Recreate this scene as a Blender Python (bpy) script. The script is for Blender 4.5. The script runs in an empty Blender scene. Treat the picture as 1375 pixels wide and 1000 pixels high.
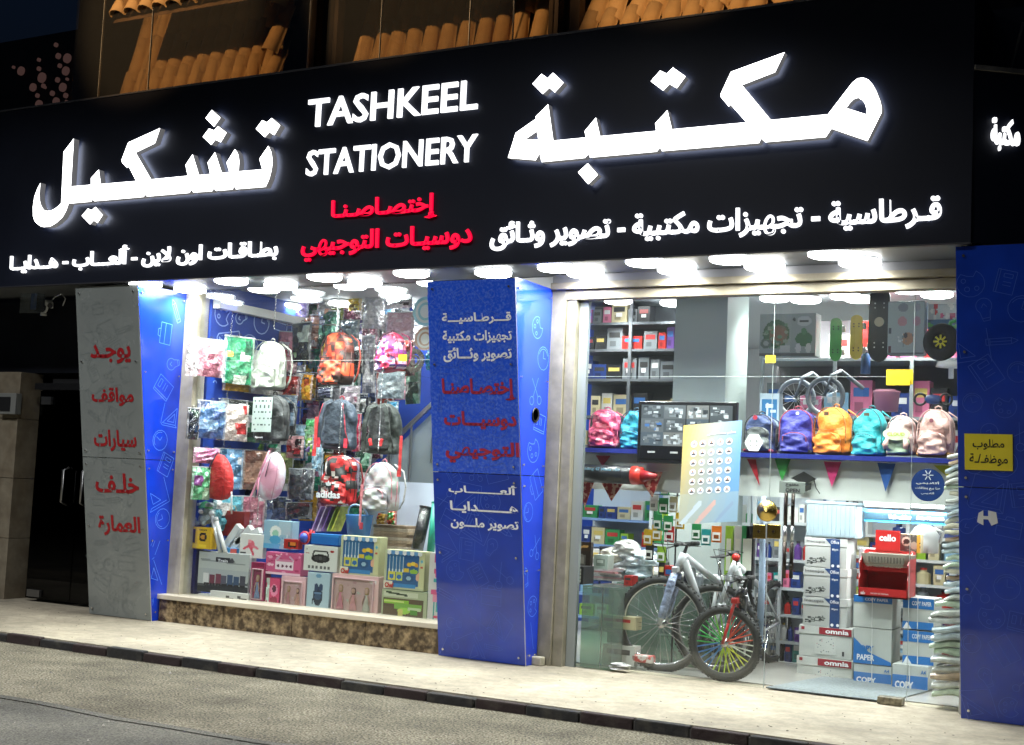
import bpy, math, random
import numpy as np
from mathutils import Vector, Matrix
R = math.radians
rnd = random.Random(7)
scene = bpy.context.scene
COL = scene.collection
PI = math.pi

# ------------------------------------------------------------------ camera
FPX, PW, PH = 1797.0, 1375.0, 1000.0
def cam_axes(yaw, pitch, roll):
    y, p, r = map(math.radians, (yaw, pitch, roll))
    f = Vector((-math.sin(y)*math.cos(p), math.cos(y)*math.cos(p), math.sin(p)))
    rt = Vector((math.cos(y), math.sin(y), 0)); up = rt.cross(f)
    return rt*math.cos(r)+up*math.sin(r), up*math.cos(r)-rt*math.sin(r), f
CR, CU, CF = cam_axes(29.1, 4.85, 2.66)
CO = Vector((0, -9.59, 1.4))
cd = bpy.data.cameras.new('camera'); camera = bpy.data.objects.new('camera', cd); COL.objects.link(camera)
camera.matrix_world = Matrix(((CR.x, CU.x, -CF.x, CO.x), (CR.y, CU.y, -CF.y, CO.y), (CR.z, CU.z, -CF.z, CO.z), (0, 0, 0, 1)))
cd.sensor_width = 36; cd.lens = FPX/PW*36; cd.clip_start = .05; cd.clip_end = 600
scene.camera = camera

# ------------------------------------------------------------------ night sky
w = bpy.data.worlds.new('World'); scene.world = w; w.use_nodes = True
nt = w.node_tree; bg = nt.nodes['Background']
sky = nt.nodes.new('ShaderNodeTexSky'); sky.sky_type = 'NISHITA'; sky.sun_disc = False
sky.sun_elevation = R(-3); sky.sun_rotation = R(140)
tn = nt.nodes.new('ShaderNodeVectorMath'); tn.operation = 'MULTIPLY'; tn.inputs[1].default_value = (.22, .5, 1.1)
nt.links.new(sky.outputs[0], tn.inputs[0]); nt.links.new(tn.outputs[0], bg.inputs['Color']); bg.inputs['Strength'].default_value = 0.15
sun = bpy.data.lights.new('moonlight', 'SUN'); sun.energy = 0.02; sun.angle = R(.5); sun.color = (.75, .85, 1)
so = bpy.data.objects.new('moonlight', sun); COL.objects.link(so); so.rotation_euler = (R(40), 0, R(-35))
vs = scene.view_settings; scene.display_settings.display_device = 'sRGB'
vs.view_transform = 'Standard'; vs.look = 'None'; vs.exposure = 0; vs.gamma = 1; vs.use_curve_mapping = False
scene.cycles.max_bounces = 8; scene.cycles.transparent_max_bounces = 16; scene.cycles.sample_clamp_indirect = 6
scene.cycles.caustics_reflective = False; scene.cycles.caustics_refractive = False
scene.cycles.use_denoising = True

# photograph point -> place on a plane of the building
def ray(px, py): return CR*((px-PW/2)/FPX) - CU*((py-PH/2)/FPX) + CF
def ony(px, py, y):
    r = ray(px, py); return CO + r*((y-CO.y)/r.y)
def onx(px, py, x):
    r = ray(px, py); return CO + r*((x-CO.x)/r.x)
def onz(px, py, z):
    r = ray(px, py); return CO + r*((z-CO.z)/r.z)
def proj_(x, y, z):
    d = Vector((x, y, z))-CO; k = FPX/d.dot(CF); return PW/2+k*d.dot(CR), PH/2-k*d.dot(CU)
def rect(x0, y0, x1, y1, Y):
    xm, ym = (x0+x1)/2, (y0+y1)/2
    return ony(x0, ym, Y).x, ony(x1, ym, Y).x, ony(xm, y1, Y).z, ony(xm, y0, Y).z

# ------------------------------------------------------------------ materials
MATS = {}
def srgb(h):
    c = [int(h[i:i+2], 16)/255 for i in (0, 2, 4)]
    return tuple(((x/12.92) if x <= .04045 else ((x+.055)/1.055)**2.4) for x in c)
def mat(key, col=(.5, .5, .5), rough=.5, metal=0, nz=0.0, nsc=8, bump=0.0, bsc=60, coat=0, emit=None, es=1, col2=None, spec=None, sheen=0, bd=.01, edge=(.35, .65)):
    if key in MATS: return MATS[key]
    if isinstance(col, str): col = srgb(col)
    if isinstance(col2, str): col2 = srgb(col2)
    col = tuple(float(x) for x in col); col2 = tuple(float(x) for x in col2) if col2 is not None else None
    m = bpy.data.materials.new(key); MATS[key] = m; m.use_nodes = True
    t = m.node_tree; b = t.nodes['Principled BSDF']
    b.inputs['Roughness'].default_value = rough; b.inputs['Metallic'].default_value = metal
    b.inputs['Coat Weight'].default_value = coat; b.inputs['Coat Roughness'].default_value = .08
    if sheen: b.inputs['Sheen Weight'].default_value = sheen
    if spec is not None: b.inputs['Specular IOR Level'].default_value = spec
    tc = t.nodes.new('ShaderNodeTexCoord')
    if nz or col2:
        n = t.nodes.new('ShaderNodeTexNoise'); n.inputs['Scale'].default_value = nsc; n.inputs['Detail'].default_value = 5
        t.links.new(tc.outputs['Object'], n.inputs['Vector'])
        r = t.nodes.new('ShaderNodeValToRGB'); r.color_ramp.elements[0].position, r.color_ramp.elements[1].position = edge
        c2 = col2 or tuple(min(1, c*(1+nz)) for c in col)
        c1 = col if col2 else tuple(c*(1-nz) for c in col)
        r.color_ramp.elements[0].color = (*c1, 1); r.color_ramp.elements[1].color = (*c2, 1)
        t.links.new(n.outputs['Fac'], r.inputs[0]); t.links.new(r.outputs[0], b.inputs['Base Color'])
        rr = t.nodes.new('ShaderNodeMapRange'); rr.inputs['To Min'].default_value = max(0, rough-.08); rr.inputs['To Max'].default_value = min(1, rough+.08)
        t.links.new(n.outputs['Fac'], rr.inputs['Value']); t.links.new(rr.outputs[0], b.inputs['Roughness'])
    else: b.inputs['Base Color'].default_value = (*col, 1)
    if bump:
        n2 = t.nodes.new('ShaderNodeTexNoise'); n2.inputs['Scale'].default_value = bsc; n2.inputs['Detail'].default_value = 4
        t.links.new(tc.outputs['Object'], n2.inputs['Vector'])
        bp = t.nodes.new('ShaderNodeBump'); bp.inputs['Strength'].default_value = bump; bp.inputs['Distance'].default_value = bd
        t.links.new(n2.outputs['Fac'], bp.inputs['Height']); t.links.new(bp.outputs[0], b.inputs['Normal'])
    if emit is not None:
        if isinstance(emit, str): emit = srgb(emit)
        b.inputs['Emission Color'].default_value = (*emit, 1); b.inputs['Emission Strength'].default_value = es
    return m
def vcmat(key, rough=.4, coat=0, bump=0, bsc=40, bd=.01, emis=0, metal=0):
    if key in MATS: return MATS[key]
    m = mat(key, (1, 1, 1), rough, metal=metal, bump=bump, bsc=bsc, coat=coat, bd=bd)
    t = m.node_tree; a = t.nodes.new('ShaderNodeVertexColor'); a.layer_name = 'Col'
    b = t.nodes['Principled BSDF']; t.links.new(a.outputs[0], b.inputs['Base Color'])
    if emis:
        t.links.new(a.outputs[0], b.inputs['Emission Color']); b.inputs['Emission Strength'].default_value = emis
    return m
def glassmat(key, tint=(.93, .97, .95), refl=1.0, haze=0.0, rough=0.0):
    m = bpy.data.materials.new(key); MATS[key] = m; m.use_nodes = True; t = m.node_tree; t.nodes.clear()
    o = t.nodes.new('ShaderNodeOutputMaterial'); tr = t.nodes.new('ShaderNodeBsdfTransparent'); tr.inputs[0].default_value = (*tint, 1)
    g = t.nodes.new('ShaderNodeBsdfGlossy'); g.inputs['Roughness'].default_value = rough
    f = t.nodes.new('ShaderNodeLayerWeight'); f.inputs['Blend'].default_value = .5
    pw = t.nodes.new('ShaderNodeMath'); pw.operation = 'POWER'; pw.inputs[1].default_value = 5; t.links.new(f.outputs['Facing'], pw.inputs[0])
    mu = t.nodes.new('ShaderNodeMath'); mu.operation = 'MULTIPLY_ADD'; mu.inputs[1].default_value = .96*refl; mu.inputs[2].default_value = .04*refl; mu.use_clamp = True
    mx = t.nodes.new('ShaderNodeMixShader'); t.links.new(pw.outputs[0], mu.inputs[0]); t.links.new(mu.outputs[0], mx.inputs[0])
    src = tr
    if haze:
        d = t.nodes.new('ShaderNodeBsdfDiffuse'); d.inputs[0].default_value = (.8, .85, .85, 1); m2 = t.nodes.new('ShaderNodeMixShader'); m2.inputs[0].default_value = haze
        t.links.new(tr.outputs[0], m2.inputs[1]); t.links.new(d.outputs[0], m2.inputs[2]); src = m2
    t.links.new(src.outputs[0], mx.inputs[1]); t.links.new(g.outputs[0], mx.inputs[2]); t.links.new(mx.outputs[0], o.inputs[0])
    return m
PAINT = vcmat('printed_card', .38, coat=.15)
PLAST = vcmat('crinkled_plastic_packet', .16, coat=1, bump=1, bsc=26, bd=.05)
FABRIC = vcmat('woven_nylon', .62, bump=.25, bsc=45, bd=.012)
SCREEN = vcmat('lit_screen', .3, emis=.55)

# ------------------------------------------------------------------ mesh builder
class G:
    def __init__(s): s.v = []; s.f = []; s.c = []; s.m = []; s.cur = None; s.mi = 0
    def add(s, vs, fs):
        k = len(s.v); s.v += [tuple(p) for p in vs]
        for f in fs: s.f.append(tuple(i+k for i in f)); s.c.append(s.cur); s.m.append(s.mi)
        return s
    def box(s, x0, y0, z0, x1, y1, z1):
        return s.add([(x, y, z) for z in (z0, z1) for y in (y0, y1) for x in (x0, x1)],
                     [(0, 2, 3, 1), (4, 5, 7, 6), (0, 1, 5, 4), (2, 6, 7, 3), (0, 4, 6, 2), (1, 3, 7, 5)])
    def obox(s, c, a, b, d, ea, eb, ed):
        c, a, b, d = map(Vector, (c, a, b, d)); P = []
        for k in (-1, 1):
            for j in (-1, 1):
                for i in (-1, 1): P.append(c+a*(i*ea)+b*(j*eb)+d*(k*ed))
        return s.add(P, [(0, 2, 3, 1), (4, 5, 7, 6), (0, 1, 5, 4), (2, 6, 7, 3), (0, 4, 6, 2), (1, 3, 7, 5)])
    def tube(s, pts, r, n=6, closed=False, flat=1.0):
        pts = [Vector(p) for p in pts]; N = len(pts); rings = []
        up0 = Vector((0, 0, 1))
        for i, p in enumerate(pts):
            a = pts[(i-1) % N] if closed or i else p; b = pts[(i+1) % N] if closed or i < N-1 else p
            t = (b-a).normalized(); u = t.cross(up0 if abs(t.z) < .9 else Vector((0, 1, 0))).normalized(); v = t.cross(u)
            rr = r[i] if isinstance(r, (list, tuple)) else r
            rings.append([p+u*(rr*math.cos(2*PI*k/n))+v*(rr*flat*math.sin(2*PI*k/n)) for k in range(n)])
        return s.loft(rings, caps=not closed, wrap=closed)
    def cyl(s, a, b, r0, r1=None, n=10): return s.tube([a, b], [r0, r0 if r1 is None else r1], n)
    def loft(s, rings, caps=True, wrap=False):
        n = len(rings[0]); k = len(rings); V = [p for r_ in rings for p in r_]; F = []
        for i in range(k if wrap else k-1):
            for j in range(n): F.append((i*n+j, i*n+(j+1) % n, ((i+1) % k)*n+(j+1) % n, ((i+1) % k)*n+j))
        if caps: F.append(tuple(range(n))[::-1]); F.append(tuple((k-1)*n+j for j in range(n)))
        return s.add(V, F)
    def lathe(s, prof, c=(0, 0, 0), n=16, ax='z'):
        rings = []
        for r_, h in prof:
            q = []
            for j in range(n):
                a = 2*PI*j/n; x, y = r_*math.cos(a), r_*math.sin(a)
                q.append({'z': (c[0]+x, c[1]+y, c[2]+h), 'y': (c[0]+x, c[1]+h, c[2]-y), 'x': (c[0]+h, c[1]+x, c[2]+y)}[ax])
            rings.append(q)
        return s.loft(rings)
    def torus(s, c, R_, r, n=40, m=8, ax=(0, 1, 0), sx=1.0):
        c = Vector(c); ax = Vector(ax).normalized(); u = ax.cross(Vector((0, 0, 1))).normalized(); v = ax.cross(u); rings = []
        for i in range(n):
            a = 2*PI*i/n; d = u*math.cos(a)+v*math.sin(a)
            rings.append([c+d*(R_+r*math.cos(2*PI*k/m))+ax*(r*sx*math.sin(2*PI*k/m)) for k in range(m)])
        return s.loft(rings, caps=False, wrap=True)
    def prism(s, poly, O, U, V, N, d, holes=(), mis=None):   # flat outline with thickness d along N
        from mathutils.geometry import tessellate_polygon
        O, U, V, N = map(Vector, (O, U, V, N)); loops = [list(poly)]+[list(h) for h in holes]
        allp = [p for l in loops for p in l]; T = tessellate_polygon([[Vector((a, b, 0)) for a, b in l] for l in loops])
        k = len(allp); P = [O+U*a+V*b for a, b in allp]; P += [p+N*d for p in P]
        mis = mis or (s.mi,)*3; keep = s.mi; s.mi = mis[0]
        s.add(P, [tuple(t) for t in T]); s.mi = mis[1]
        s.f += [tuple(i+k+len(s.v)-2*k for i in t)[::-1] for t in T]; s.c += [s.cur]*len(T); s.m += [s.mi]*len(T); s.mi = mis[2]
        base = len(s.v)-2*k; off = 0
        for l in loops:
            n = len(l)
            for i in range(n):
                a, b = base+off+i, base+off+(i+1) % n
                s.f.append((a, b, b+k, a+k)); s.c.append(s.cur); s.m.append(s.mi)
            off += n
        s.mi = keep
        return s
    def mesh(s, name, mats, smooth=False):
        me = bpy.data.meshes.new(name); me.from_pydata(s.v, [], s.f)
        for m_ in (mats if isinstance(mats, (list, tuple)) else [mats]): me.materials.append(m_)
        if any(s.m): me.polygons.foreach_set('material_index', s.m)
        if any(c is not None for c in s.c):
            at = me.color_attributes.new('Col', 'FLOAT_COLOR', 'CORNER'); buf = []
            for f, c in zip(s.f, s.c): buf += [*(c or (.8, .8, .8)), 1.0]*len(f)
            at.data.foreach_set('color', buf)
        if smooth: me.polygons.foreach_set('use_smooth', [True]*len(me.polygons))
        me.update(); return me
    def build(s, name, mats, parent=None, smooth=False, loc=None, bevel=0, rot=None, fixn=False):
        me = s.mesh(name, mats, smooth)
        if fixn:
            import bmesh
            bm = bmesh.new(); bm.from_mesh(me); bmesh.ops.recalc_face_normals(bm, faces=bm.faces); bm.to_mesh(me); bm.free()
        return link(name, me, parent, loc, bevel, rot)
def link(name, me, parent=None, loc=None, bevel=0, rot=None):
    o = bpy.data.objects.new(name, me); COL.objects.link(o)
    if parent: o.parent = parent
    if loc is not None: o.location = loc
    if rot is not None: o.rotation_euler = rot
    if bevel:
        b = o.modifiers.new('bevel', 'BEVEL'); b.width = bevel; b.segments = 2; b.limit_method = 'ANGLE'
    return o
LABELS = set()
def tag(o, label, cat, group=None):
    o['label'] = label; o['category'] = cat
    if group: o['group'] = group
    elif label in LABELS: print('DUPLABEL', label)
    LABELS.add(label); return o
def thing(name, label, cat, loc=(0, 0, 0), rz=0, group=None, rot=None):
    o = bpy.data.objects.new(name, None); COL.objects.link(o); o.empty_display_size = .1
    o.location = loc; o.rotation_euler = rot if rot else (0, 0, rz); return tag(o, label, cat, group)
def structure(o): o['kind'] = 'structure'; return o
def shade(c, k): return tuple(max(0, min(1, x*k)) for x in c)

# ------------------------------------------------------------------ lettering
AR = {'ا': 'FE8D FE8E', 'أ': 'FE83 FE84', 'إ': 'FE87 FE88', 'ب': 'FE8F FE90 FE91 FE92', 'ة': 'FE93 FE94', 'ت': 'FE95 FE96 FE97 FE98', 'ث': 'FE99 FE9A FE9B FE9C',
      'ج': 'FE9D FE9E FE9F FEA0', 'خ': 'FEA5 FEA6 FEA7 FEA8', 'د': 'FEA9 FEAA', 'ر': 'FEAD FEAE', 'ز': 'FEAF FEB0', 'س': 'FEB1 FEB2 FEB3 FEB4',
      'ش': 'FEB5 FEB6 FEB7 FEB8', 'ص': 'FEB9 FEBA FEBB FEBC', 'ط': 'FEC1 FEC2 FEC3 FEC4', 'ظ': 'FEC5 FEC6 FEC7 FEC8', 'ع': 'FEC9 FECA FECB FECC', 'ف': 'FED1 FED2 FED3 FED4',
      'ق': 'FED5 FED6 FED7 FED8', 'ك': 'FED9 FEDA FEDB FEDC', 'ل': 'FEDD FEDE FEDF FEE0', 'م': 'FEE1 FEE2 FEE3 FEE4', 'ن': 'FEE5 FEE6 FEE7 FEE8',
      'ه': 'FEE9 FEEA FEEB FEEC', 'و': 'FEED FEEE', 'ي': 'FEF1 FEF2 FEF3 FEF4', 'ئ': 'FE89 FE8A FE8B FE8C', 'لا': 'FEFB FEFC', 'ـ': '0640 0640 0640 0640'}
AR = {k: [chr(int(x, 16)) for x in v.split()] for k, v in AR.items()}
def shape(txt):
    toks = []; i = 0
    while i < len(txt):
        if txt[i:i+2] == 'لا': toks.append('لا'); i += 2
        else: toks.append(txt[i]); i += 1
    out = []
    for i, c in enumerate(toks):
        if c not in AR: out.append(c); continue
        pj = i > 0 and toks[i-1] in AR and len(AR[toks[i-1]]) == 4
        nj = i < len(toks)-1 and toks[i+1] in AR and len(AR[c]) == 4
        F = AR[c]; out.append(F[(3 if nj else 1) if pj else (2 if nj else 0)])
    return ''.join(reversed(out))
def text_mesh(body, bold=.02, extrude=0.0, res=2):
    if any('\u0600' < ch < '\u06ff' for ch in body): body = shape(body)
    c = bpy.data.curves.new('lettering', 'FONT'); c.body = body; c.offset = bold; c.extrude = extrude; c.resolution_u = res
    o = bpy.data.objects.new('lettering', c); COL.objects.link(o)
    dg = bpy.context.evaluated_depsgraph_get(); me = bpy.data.meshes.new_from_object(o.evaluated_get(dg))
    bpy.data.objects.remove(o); bpy.data.curves.remove(c); return me
def letter(name, body, x0, x1, z0, z1, O, U, V, N, m, parent=None, bold=.02, depth=.001, res=2, split=None):
    """lettering stretched to the u range x0..x1 and v range z0..z1 of a plane"""
    me = text_mesh(body, bold, .5 if depth else 0, res); O, U, V, N = map(Vector, (O, U, V, N))
    P = [v.co.copy() for v in me.vertices]; ax, bx_ = min(p.x for p in P), max(p.x for p in P); ay, by = min(p.y for p in P), max(p.y for p in P)
    for v in me.vertices:
        u = x0+(v.co.x-ax)/(bx_-ax)*(x1-x0); q = z0+(v.co.y-ay)/(by-ay)*(z1-z0)
        v.co = O+U*u+V*q+N*((v.co.z+.5)*depth if depth else 0)
    me.materials.clear(); me.materials.append(m); me.update()
    if split is None: return link(name, me, parent)
    # one object for each letter or word: islands closer than the gap stay together
    n = len(me.vertices); co = [v.co.copy() for v in me.vertices]; us = [(c-O).dot(U) for c in co]
    par = list(range(n))
    def root(i):
        while par[i] != i: par[i] = par[par[i]]; i = par[i]
        return i
    for p in me.polygons:
        a = root(p.vertices[0])
        for k in p.vertices[1:]: par[root(k)] = a
    isl = {}
    for i in range(n): isl.setdefault(root(i), []).append(i)
    spans = sorted((min(us[i] for i in v), max(us[i] for i in v), r_) for r_, v in isl.items())
    groups = []; hi = -1e9
    for a, b_, r_ in spans:
        if a > hi+split*(z1-z0) or not groups: groups.append(set())
        groups[-1].add(r_); hi = max(hi, b_) if len(groups[-1]) > 1 else b_
    out = []
    for gset in groups:
        idx = {}; V = []; F = []
        for p in me.polygons:
            if root(p.vertices[0]) in gset:
                for k in p.vertices:
                    if k not in idx: idx[k] = len(V); V.append(co[k])
                F.append([idx[k] for k in p.vertices])
        m2 = bpy.data.meshes.new(name); m2.from_pydata(V, [], F); m2.materials.append(m); m2.update(); out.append(link(name, m2, parent))
    bpy.data.meshes.remove(me); return out
# ------------------------------------------------------------------ small printed pictures laid out as coloured cells
class Pic:
    def __init__(s, w, h, bg): s.a = np.zeros((h, w, 3)); s.a[:] = C(bg); s.w, s.h = w, h
    def r(s, x0, y0, x1, y1, c): s.a[int(y0*s.h):max(int(y0*s.h)+1, int(round(y1*s.h))), int(x0*s.w):max(int(x0*s.w)+1, int(round(x1*s.w)))] = C(c); return s
    def e(s, cx, cy, rx, ry, c):
        Y, X = np.mgrid[0:s.h, 0:s.w]; X = (X+.5)/s.w; Y = (Y+.5)/s.h
        s.a[((X-cx)/rx)**2+((Y-cy)/ry)**2 < 1] = C(c); return s
    def l(s, x0, y0, x1, y1, wd, c):
        Y, X = np.mgrid[0:s.h, 0:s.w]; X = (X+.5)/s.w; Y = (Y+.5)/s.h; dx, dy = x1-x0, y1-y0; L = dx*dx+dy*dy+1e-9
        t = np.clip(((X-x0)*dx+(Y-y0)*dy)/L, 0, 1); d = np.hypot(X-x0-t*dx, Y-y0-t*dy); s.a[d < wd] = C(c); return s
    def n(s, k, sd=0): s.a *= 1+k*(np.random.RandomState(sd).rand(s.h, s.w, 1)-.5); return s
    def speck(s, n, cols, sd, x0=0, y0=0, x1=1, y1=1, rr=.06):
        q = random.Random(sd)
        for _ in range(n): s.e(q.uniform(x0, x1), q.uniform(y0, y1), q.uniform(.4, 1)*rr, q.uniform(.4, 1)*rr, q.choice(cols))
        return s
def C(c): return np.array(srgb(c) if isinstance(c, str) else c)
def picg(g, pic, O, U, V, w_, h_):
    """append the picture as cells to a builder; row 0 is the top"""
    O, U, V = map(Vector, (O, U, V)); q = np.clip(np.round(pic.a*40)/40, 0, 1)
    for j in range(pic.h):
        i = 0
        while i < pic.w:
            k = i+1
            while k < pic.w and (q[j, k] == q[j, i]).all(): k += 1
            a, b = i/pic.w*w_, k/pic.w*w_; t, bt = (1-j/pic.h)*h_, (1-(j+1)/pic.h)*h_
            g.cur = tuple(float(x) for x in pic.a[j, i]); g.add([O+U*a+V*bt, O+U*b+V*bt, O+U*b+V*t, O+U*a+V*t], [(0, 1, 2, 3)]); i = k
    g.cur = None; return g
EX, EY, EZ = Vector((1, 0, 0)), Vector((0, 1, 0)), Vector((0, 0, 1))
# =================================================================== THE SETTING
ASPH = mat('rough_asphalt', (.125, .113, .082), .93, col2=(.2, .182, .133), nsc=3.2, bump=1, bsc=55, bd=.03, edge=(.3, .7), spec=.2)
def speckle(m, scale, amt):   # aggregate speckle multiplied on the base colour
    t = m.node_tree; b = t.nodes['Principled BSDF']; l = b.inputs['Base Color'].links; tc = [n for n in t.nodes if n.type == 'TEX_COORD'][0]
    n = t.nodes.new('ShaderNodeTexNoise'); n.inputs['Scale'].default_value = scale; n.inputs['Detail'].default_value = 3; t.links.new(tc.outputs['Object'], n.inputs['Vector'])
    r = t.nodes.new('ShaderNodeMapRange'); r.inputs['From Min'].default_value = .35; r.inputs['From Max'].default_value = .65; r.inputs['To Min'].default_value = 1-amt; r.inputs['To Max'].default_value = 1+amt
    mx = t.nodes.new('ShaderNodeVectorMath'); mx.operation = 'MULTIPLY'
    t.links.new(n.outputs['Fac'], r.inputs['Value'])
    if l: t.links.new(l[0].from_socket, mx.inputs[0])
    else: mx.inputs[0].default_value = b.inputs['Base Color'].default_value[:3]
    t.links.new(r.outputs[0], mx.inputs[1]); t.links.new(mx.outputs[0], b.inputs['Base Color'])
speckle(ASPH, 70, .75)
CONC = mat('pale_worn_concrete', (.235, .205, .148), .8, col2=(.3, .265, .195), nsc=1.6, bump=.25, bsc=30, bd=.008, edge=(.2, .6)); speckle(CONC, 9, .14); speckle(CONC, 1.1, .22); speckle(CONC, 38, .1); speckle(ASPH, .8, .18)
structure(G().box(-120, -3.62, -.4, 120, -1.79, -.07).build('road', ASPH))
ASP2 = mat('smoother_dark_asphalt', (.07, .068, .058), .9, col2=(.12, .115, .095), nsc=2.2, bump=.6, bsc=70, bd=.02, edge=(.3, .7), spec=.25); speckle(ASP2, 85, .5); speckle(ASP2, .7, .2)
structure(G().box(-120, -60, -.4, 120, -3.625, -.074).build('road_lane', ASP2))
q = random.Random(9); g = G(); P = [(x_*.35-16, -3.6+q.uniform(-.05, .05)) for x_ in range(60)]
for (ax, ay), (bx_, by) in zip(P, P[1:]): g.add([(ax, ay-.05, -.0685), (bx_, by-.05, -.0685), (bx_, by+.03, -.0685), (ax, ay+.03, -.0685)], [(0, 1, 2, 3)])
structure(g.build('road_seam', ASP2))
structure(G().box(-120, 9.5, -.4, 120, 200, -.01).build('ground', ASPH))
pave = structure(G().box(-60, -1.74, -.3, 60, 9.5, 0).build('pavement', CONC))
KR = mat('dark_red_kerb_paint', (.02, .01, .009), .85, col2=(.055, .045, .035), nsc=8, bump=1, bsc=22, edge=(.5, .75)); KB = mat('worn_black_kerb_paint', (.014, .0135, .013), .85, col2=(.05, .045, .035), nsc=9, bump=1, bsc=22, edge=(.5, .75))
kb = G().box(-60, -1.785, -.3, 60, -1.742, -.02).build('kerb', mat('kerb_bed', (.06, .055, .05), .9)); structure(kb)
x = -16.0; i = 0; krnd = random.Random(3)
while x < 2.5:
    L = .37+krnd.uniform(-.02, .02); dz = krnd.uniform(-.014, .006); dy = krnd.uniform(-.012, .008)
    G().box(x+.005, -1.80+dy, -.2, x+L-.005, -1.737, .001+dz).build('kerbstone', KR if i % 2 else KB, kb, bevel=.01); x += L; i += 1
# pebbles and grit on the road
g = G(); q = random.Random(5)
for _ in range(900):
    x, y, r_ = q.uniform(-13, -.5), q.uniform(-6.5, -1.84), q.uniform(.003, .009)*(1 if q.random() < .93 else 1.8)
    g.add([(x-r_, y, -.071), (x, y-r_, -.071), (x+r_, y, -.071), (x, y+r_, -.071), (x, y, -.071+r_)], [(0, 1, 4), (1, 2, 4), (2, 3, 4), (3, 0, 4)])
o = g.build('loose_grit', mat('grit', (.3, .28, .24), .9, nz=.5, nsc=3)); o['kind'] = 'stuff'; o['label'] = 'loose grit and small stones scattered on the road'

# litter and small stains on the pavement
g = G(); q = random.Random(15)
for _ in range(260):
    x, y, r_ = q.uniform(-12, -.8), -1.7+1.5*q.random()**1.6, q.uniform(.003, .011); a = q.uniform(0, 3); n = 5
    g.add([(x+r_*math.cos(a+k*2*PI/n)*q.uniform(.6, 1.3), y+r_*.7*math.sin(a+k*2*PI/n), .0025) for k in range(n)]+[(x, y, .006)], [(k, (k+1) % n, n) for k in range(n)])
o = g.build('pavement_litter', mat('brown_litter', (.1, .085, .06), .9, nz=.5, nsc=3)); o['kind'] = 'stuff'; o['label'] = 'specks of dirt and litter scattered on the pavement'
DARK = mat('dark_navy_wall', (.006, .008, .014), .5, nz=.3, nsc=3)
MARB = mat('beige_marble', (.28, .255, .185), .35, col2=(.38, .35, .27), nsc=4, edge=(.3, .6), bump=.05); speckle(MARB, 14, .08)
BRN = mat('brown_veined_marble', (.055, .034, .016), .22, col2=(.3, .22, .12), nsc=14, edge=(.42, .64)); speckle(BRN, 30, .35)
WHITE = mat('white_paint', (.72, .73, .72), .5, nz=.04, nsc=3)
SILL = mat('cream_sill_stone', (.52, .47, .37), .35, nz=.08, nsc=5)
DOODBLUE = mat('blue_wall_paint', (.014, .05, .3), .4, nz=.15, nsc=2)
DLINE = mat('pale_blue_print', (.16, .24, .5), .4)
STEEL = mat('brushed_steel', (.55, .55, .55), .3, metal=1)
BLACK = mat('black_plastic', (.012, .012, .013), .4); BRUB = mat('black_rubber', (.018, .018, .018), .75, bump=.2, bsc=80)

# ---- shop building: walls over and beside the bays
b = thing('shop_building', 'dark building front carrying the stationery shop sign and its two display bays', 'building', (-6, 0, 0))
def W(g, name, m, **k): return g.build(name, m, b, loc=(6, 0, 0), **k)
W(G().box(-13.5, .02, 3.16, 2.2, .3, 4.9), 'wall', DARK)
W(G().box(-11.9, -.64, 3.125, -1.66, .02, 3.16), 'soffit', mat('soffit_panel', (.13, .14, .15), .45, nz=.1))
W(G().box(-5.85, .03, 0, -4.99, .28, 3.12), 'wall', WHITE)
W(G().box(-1.7, .02, 0, -1.0, .3, 3.12), 'wall', DARK)
W(G().box(-9.9, .04, 0, -8.93, .28, 3.12), 'wall', DARK)
W(G().box(-1.0, .3, 0, 2.2, .6, 3.12), 'wall', DARK)
# left window: marble jambs, stepped sill, plinth
W(G().box(-8.93, -.02, .22, -8.77, .14, 3.1), 'window_jamb', MARB, bevel=.004)
W(G().box(-8.93, -.14, .205, -5.79, .2, .25), 'window_sill', SILL, bevel=.006)
for k in range(4):
    x0 = -8.92+k*.78; x1 = min(x0+.775, -5.8); W(G().box(x0, -.11, .0, x1, .02, .204), 'plinth_slab', BRN, bevel=.002)
# right bay: door jambs of marble, roller shutter header
MARD = mat('darkened_beige_marble', (.16, .145, .1), .4, col2=(.24, .22, .165), nsc=4, edge=(.3, .6), bump=.1); speckle(MARD, 14, .1)  # darker copy of the beige marble, countering strong lamp light on the jambs
W(G().box(-4.985, -.02, 0, -4.86, .12, 3.0), 'door_jamb', MARD, bevel=.004)
W(G().box(-4.857, .0, 0, -4.77, .14, 2.985), 'door_jamb', MARD, bevel=.004)
W(G().box(-4.767, .06, 0, -4.69, .1, 2.98), 'frame_post', mat('white_aluminium', (.2, .22, .215), .4))
HB = mat('dirty_beige_metal', (.24, .21, .14), .55, col2=(.34, .3, .22), nsc=6, bump=.1)
W(G().box(-4.985, -.06, 3.0, -1.72, .16, 3.055), 'shutter_header', HB, bevel=.006)
W(G().box(-4.985, -.015, 2.92, -1.72, .1, 2.997), 'shutter_header', HB, bevel=.006)
W(G().box(-4.98, -.03, 3.057, -1.72, .02, 3.12), 'shutter_header', mat('header_gap_strip', (.2, .2, .21), .5))  # plain grey strip between header and soffit
W(G().box(-1.75, 0, 0, -1.72, .14, 2.92), 'frame_post', STEEL)
# chipped marble foot beside the pillar
W(G().box(-4.995, -.1, 0, -4.9, -.025, .07), 'broken_marble_foot', MARB, bevel=.01)

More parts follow.
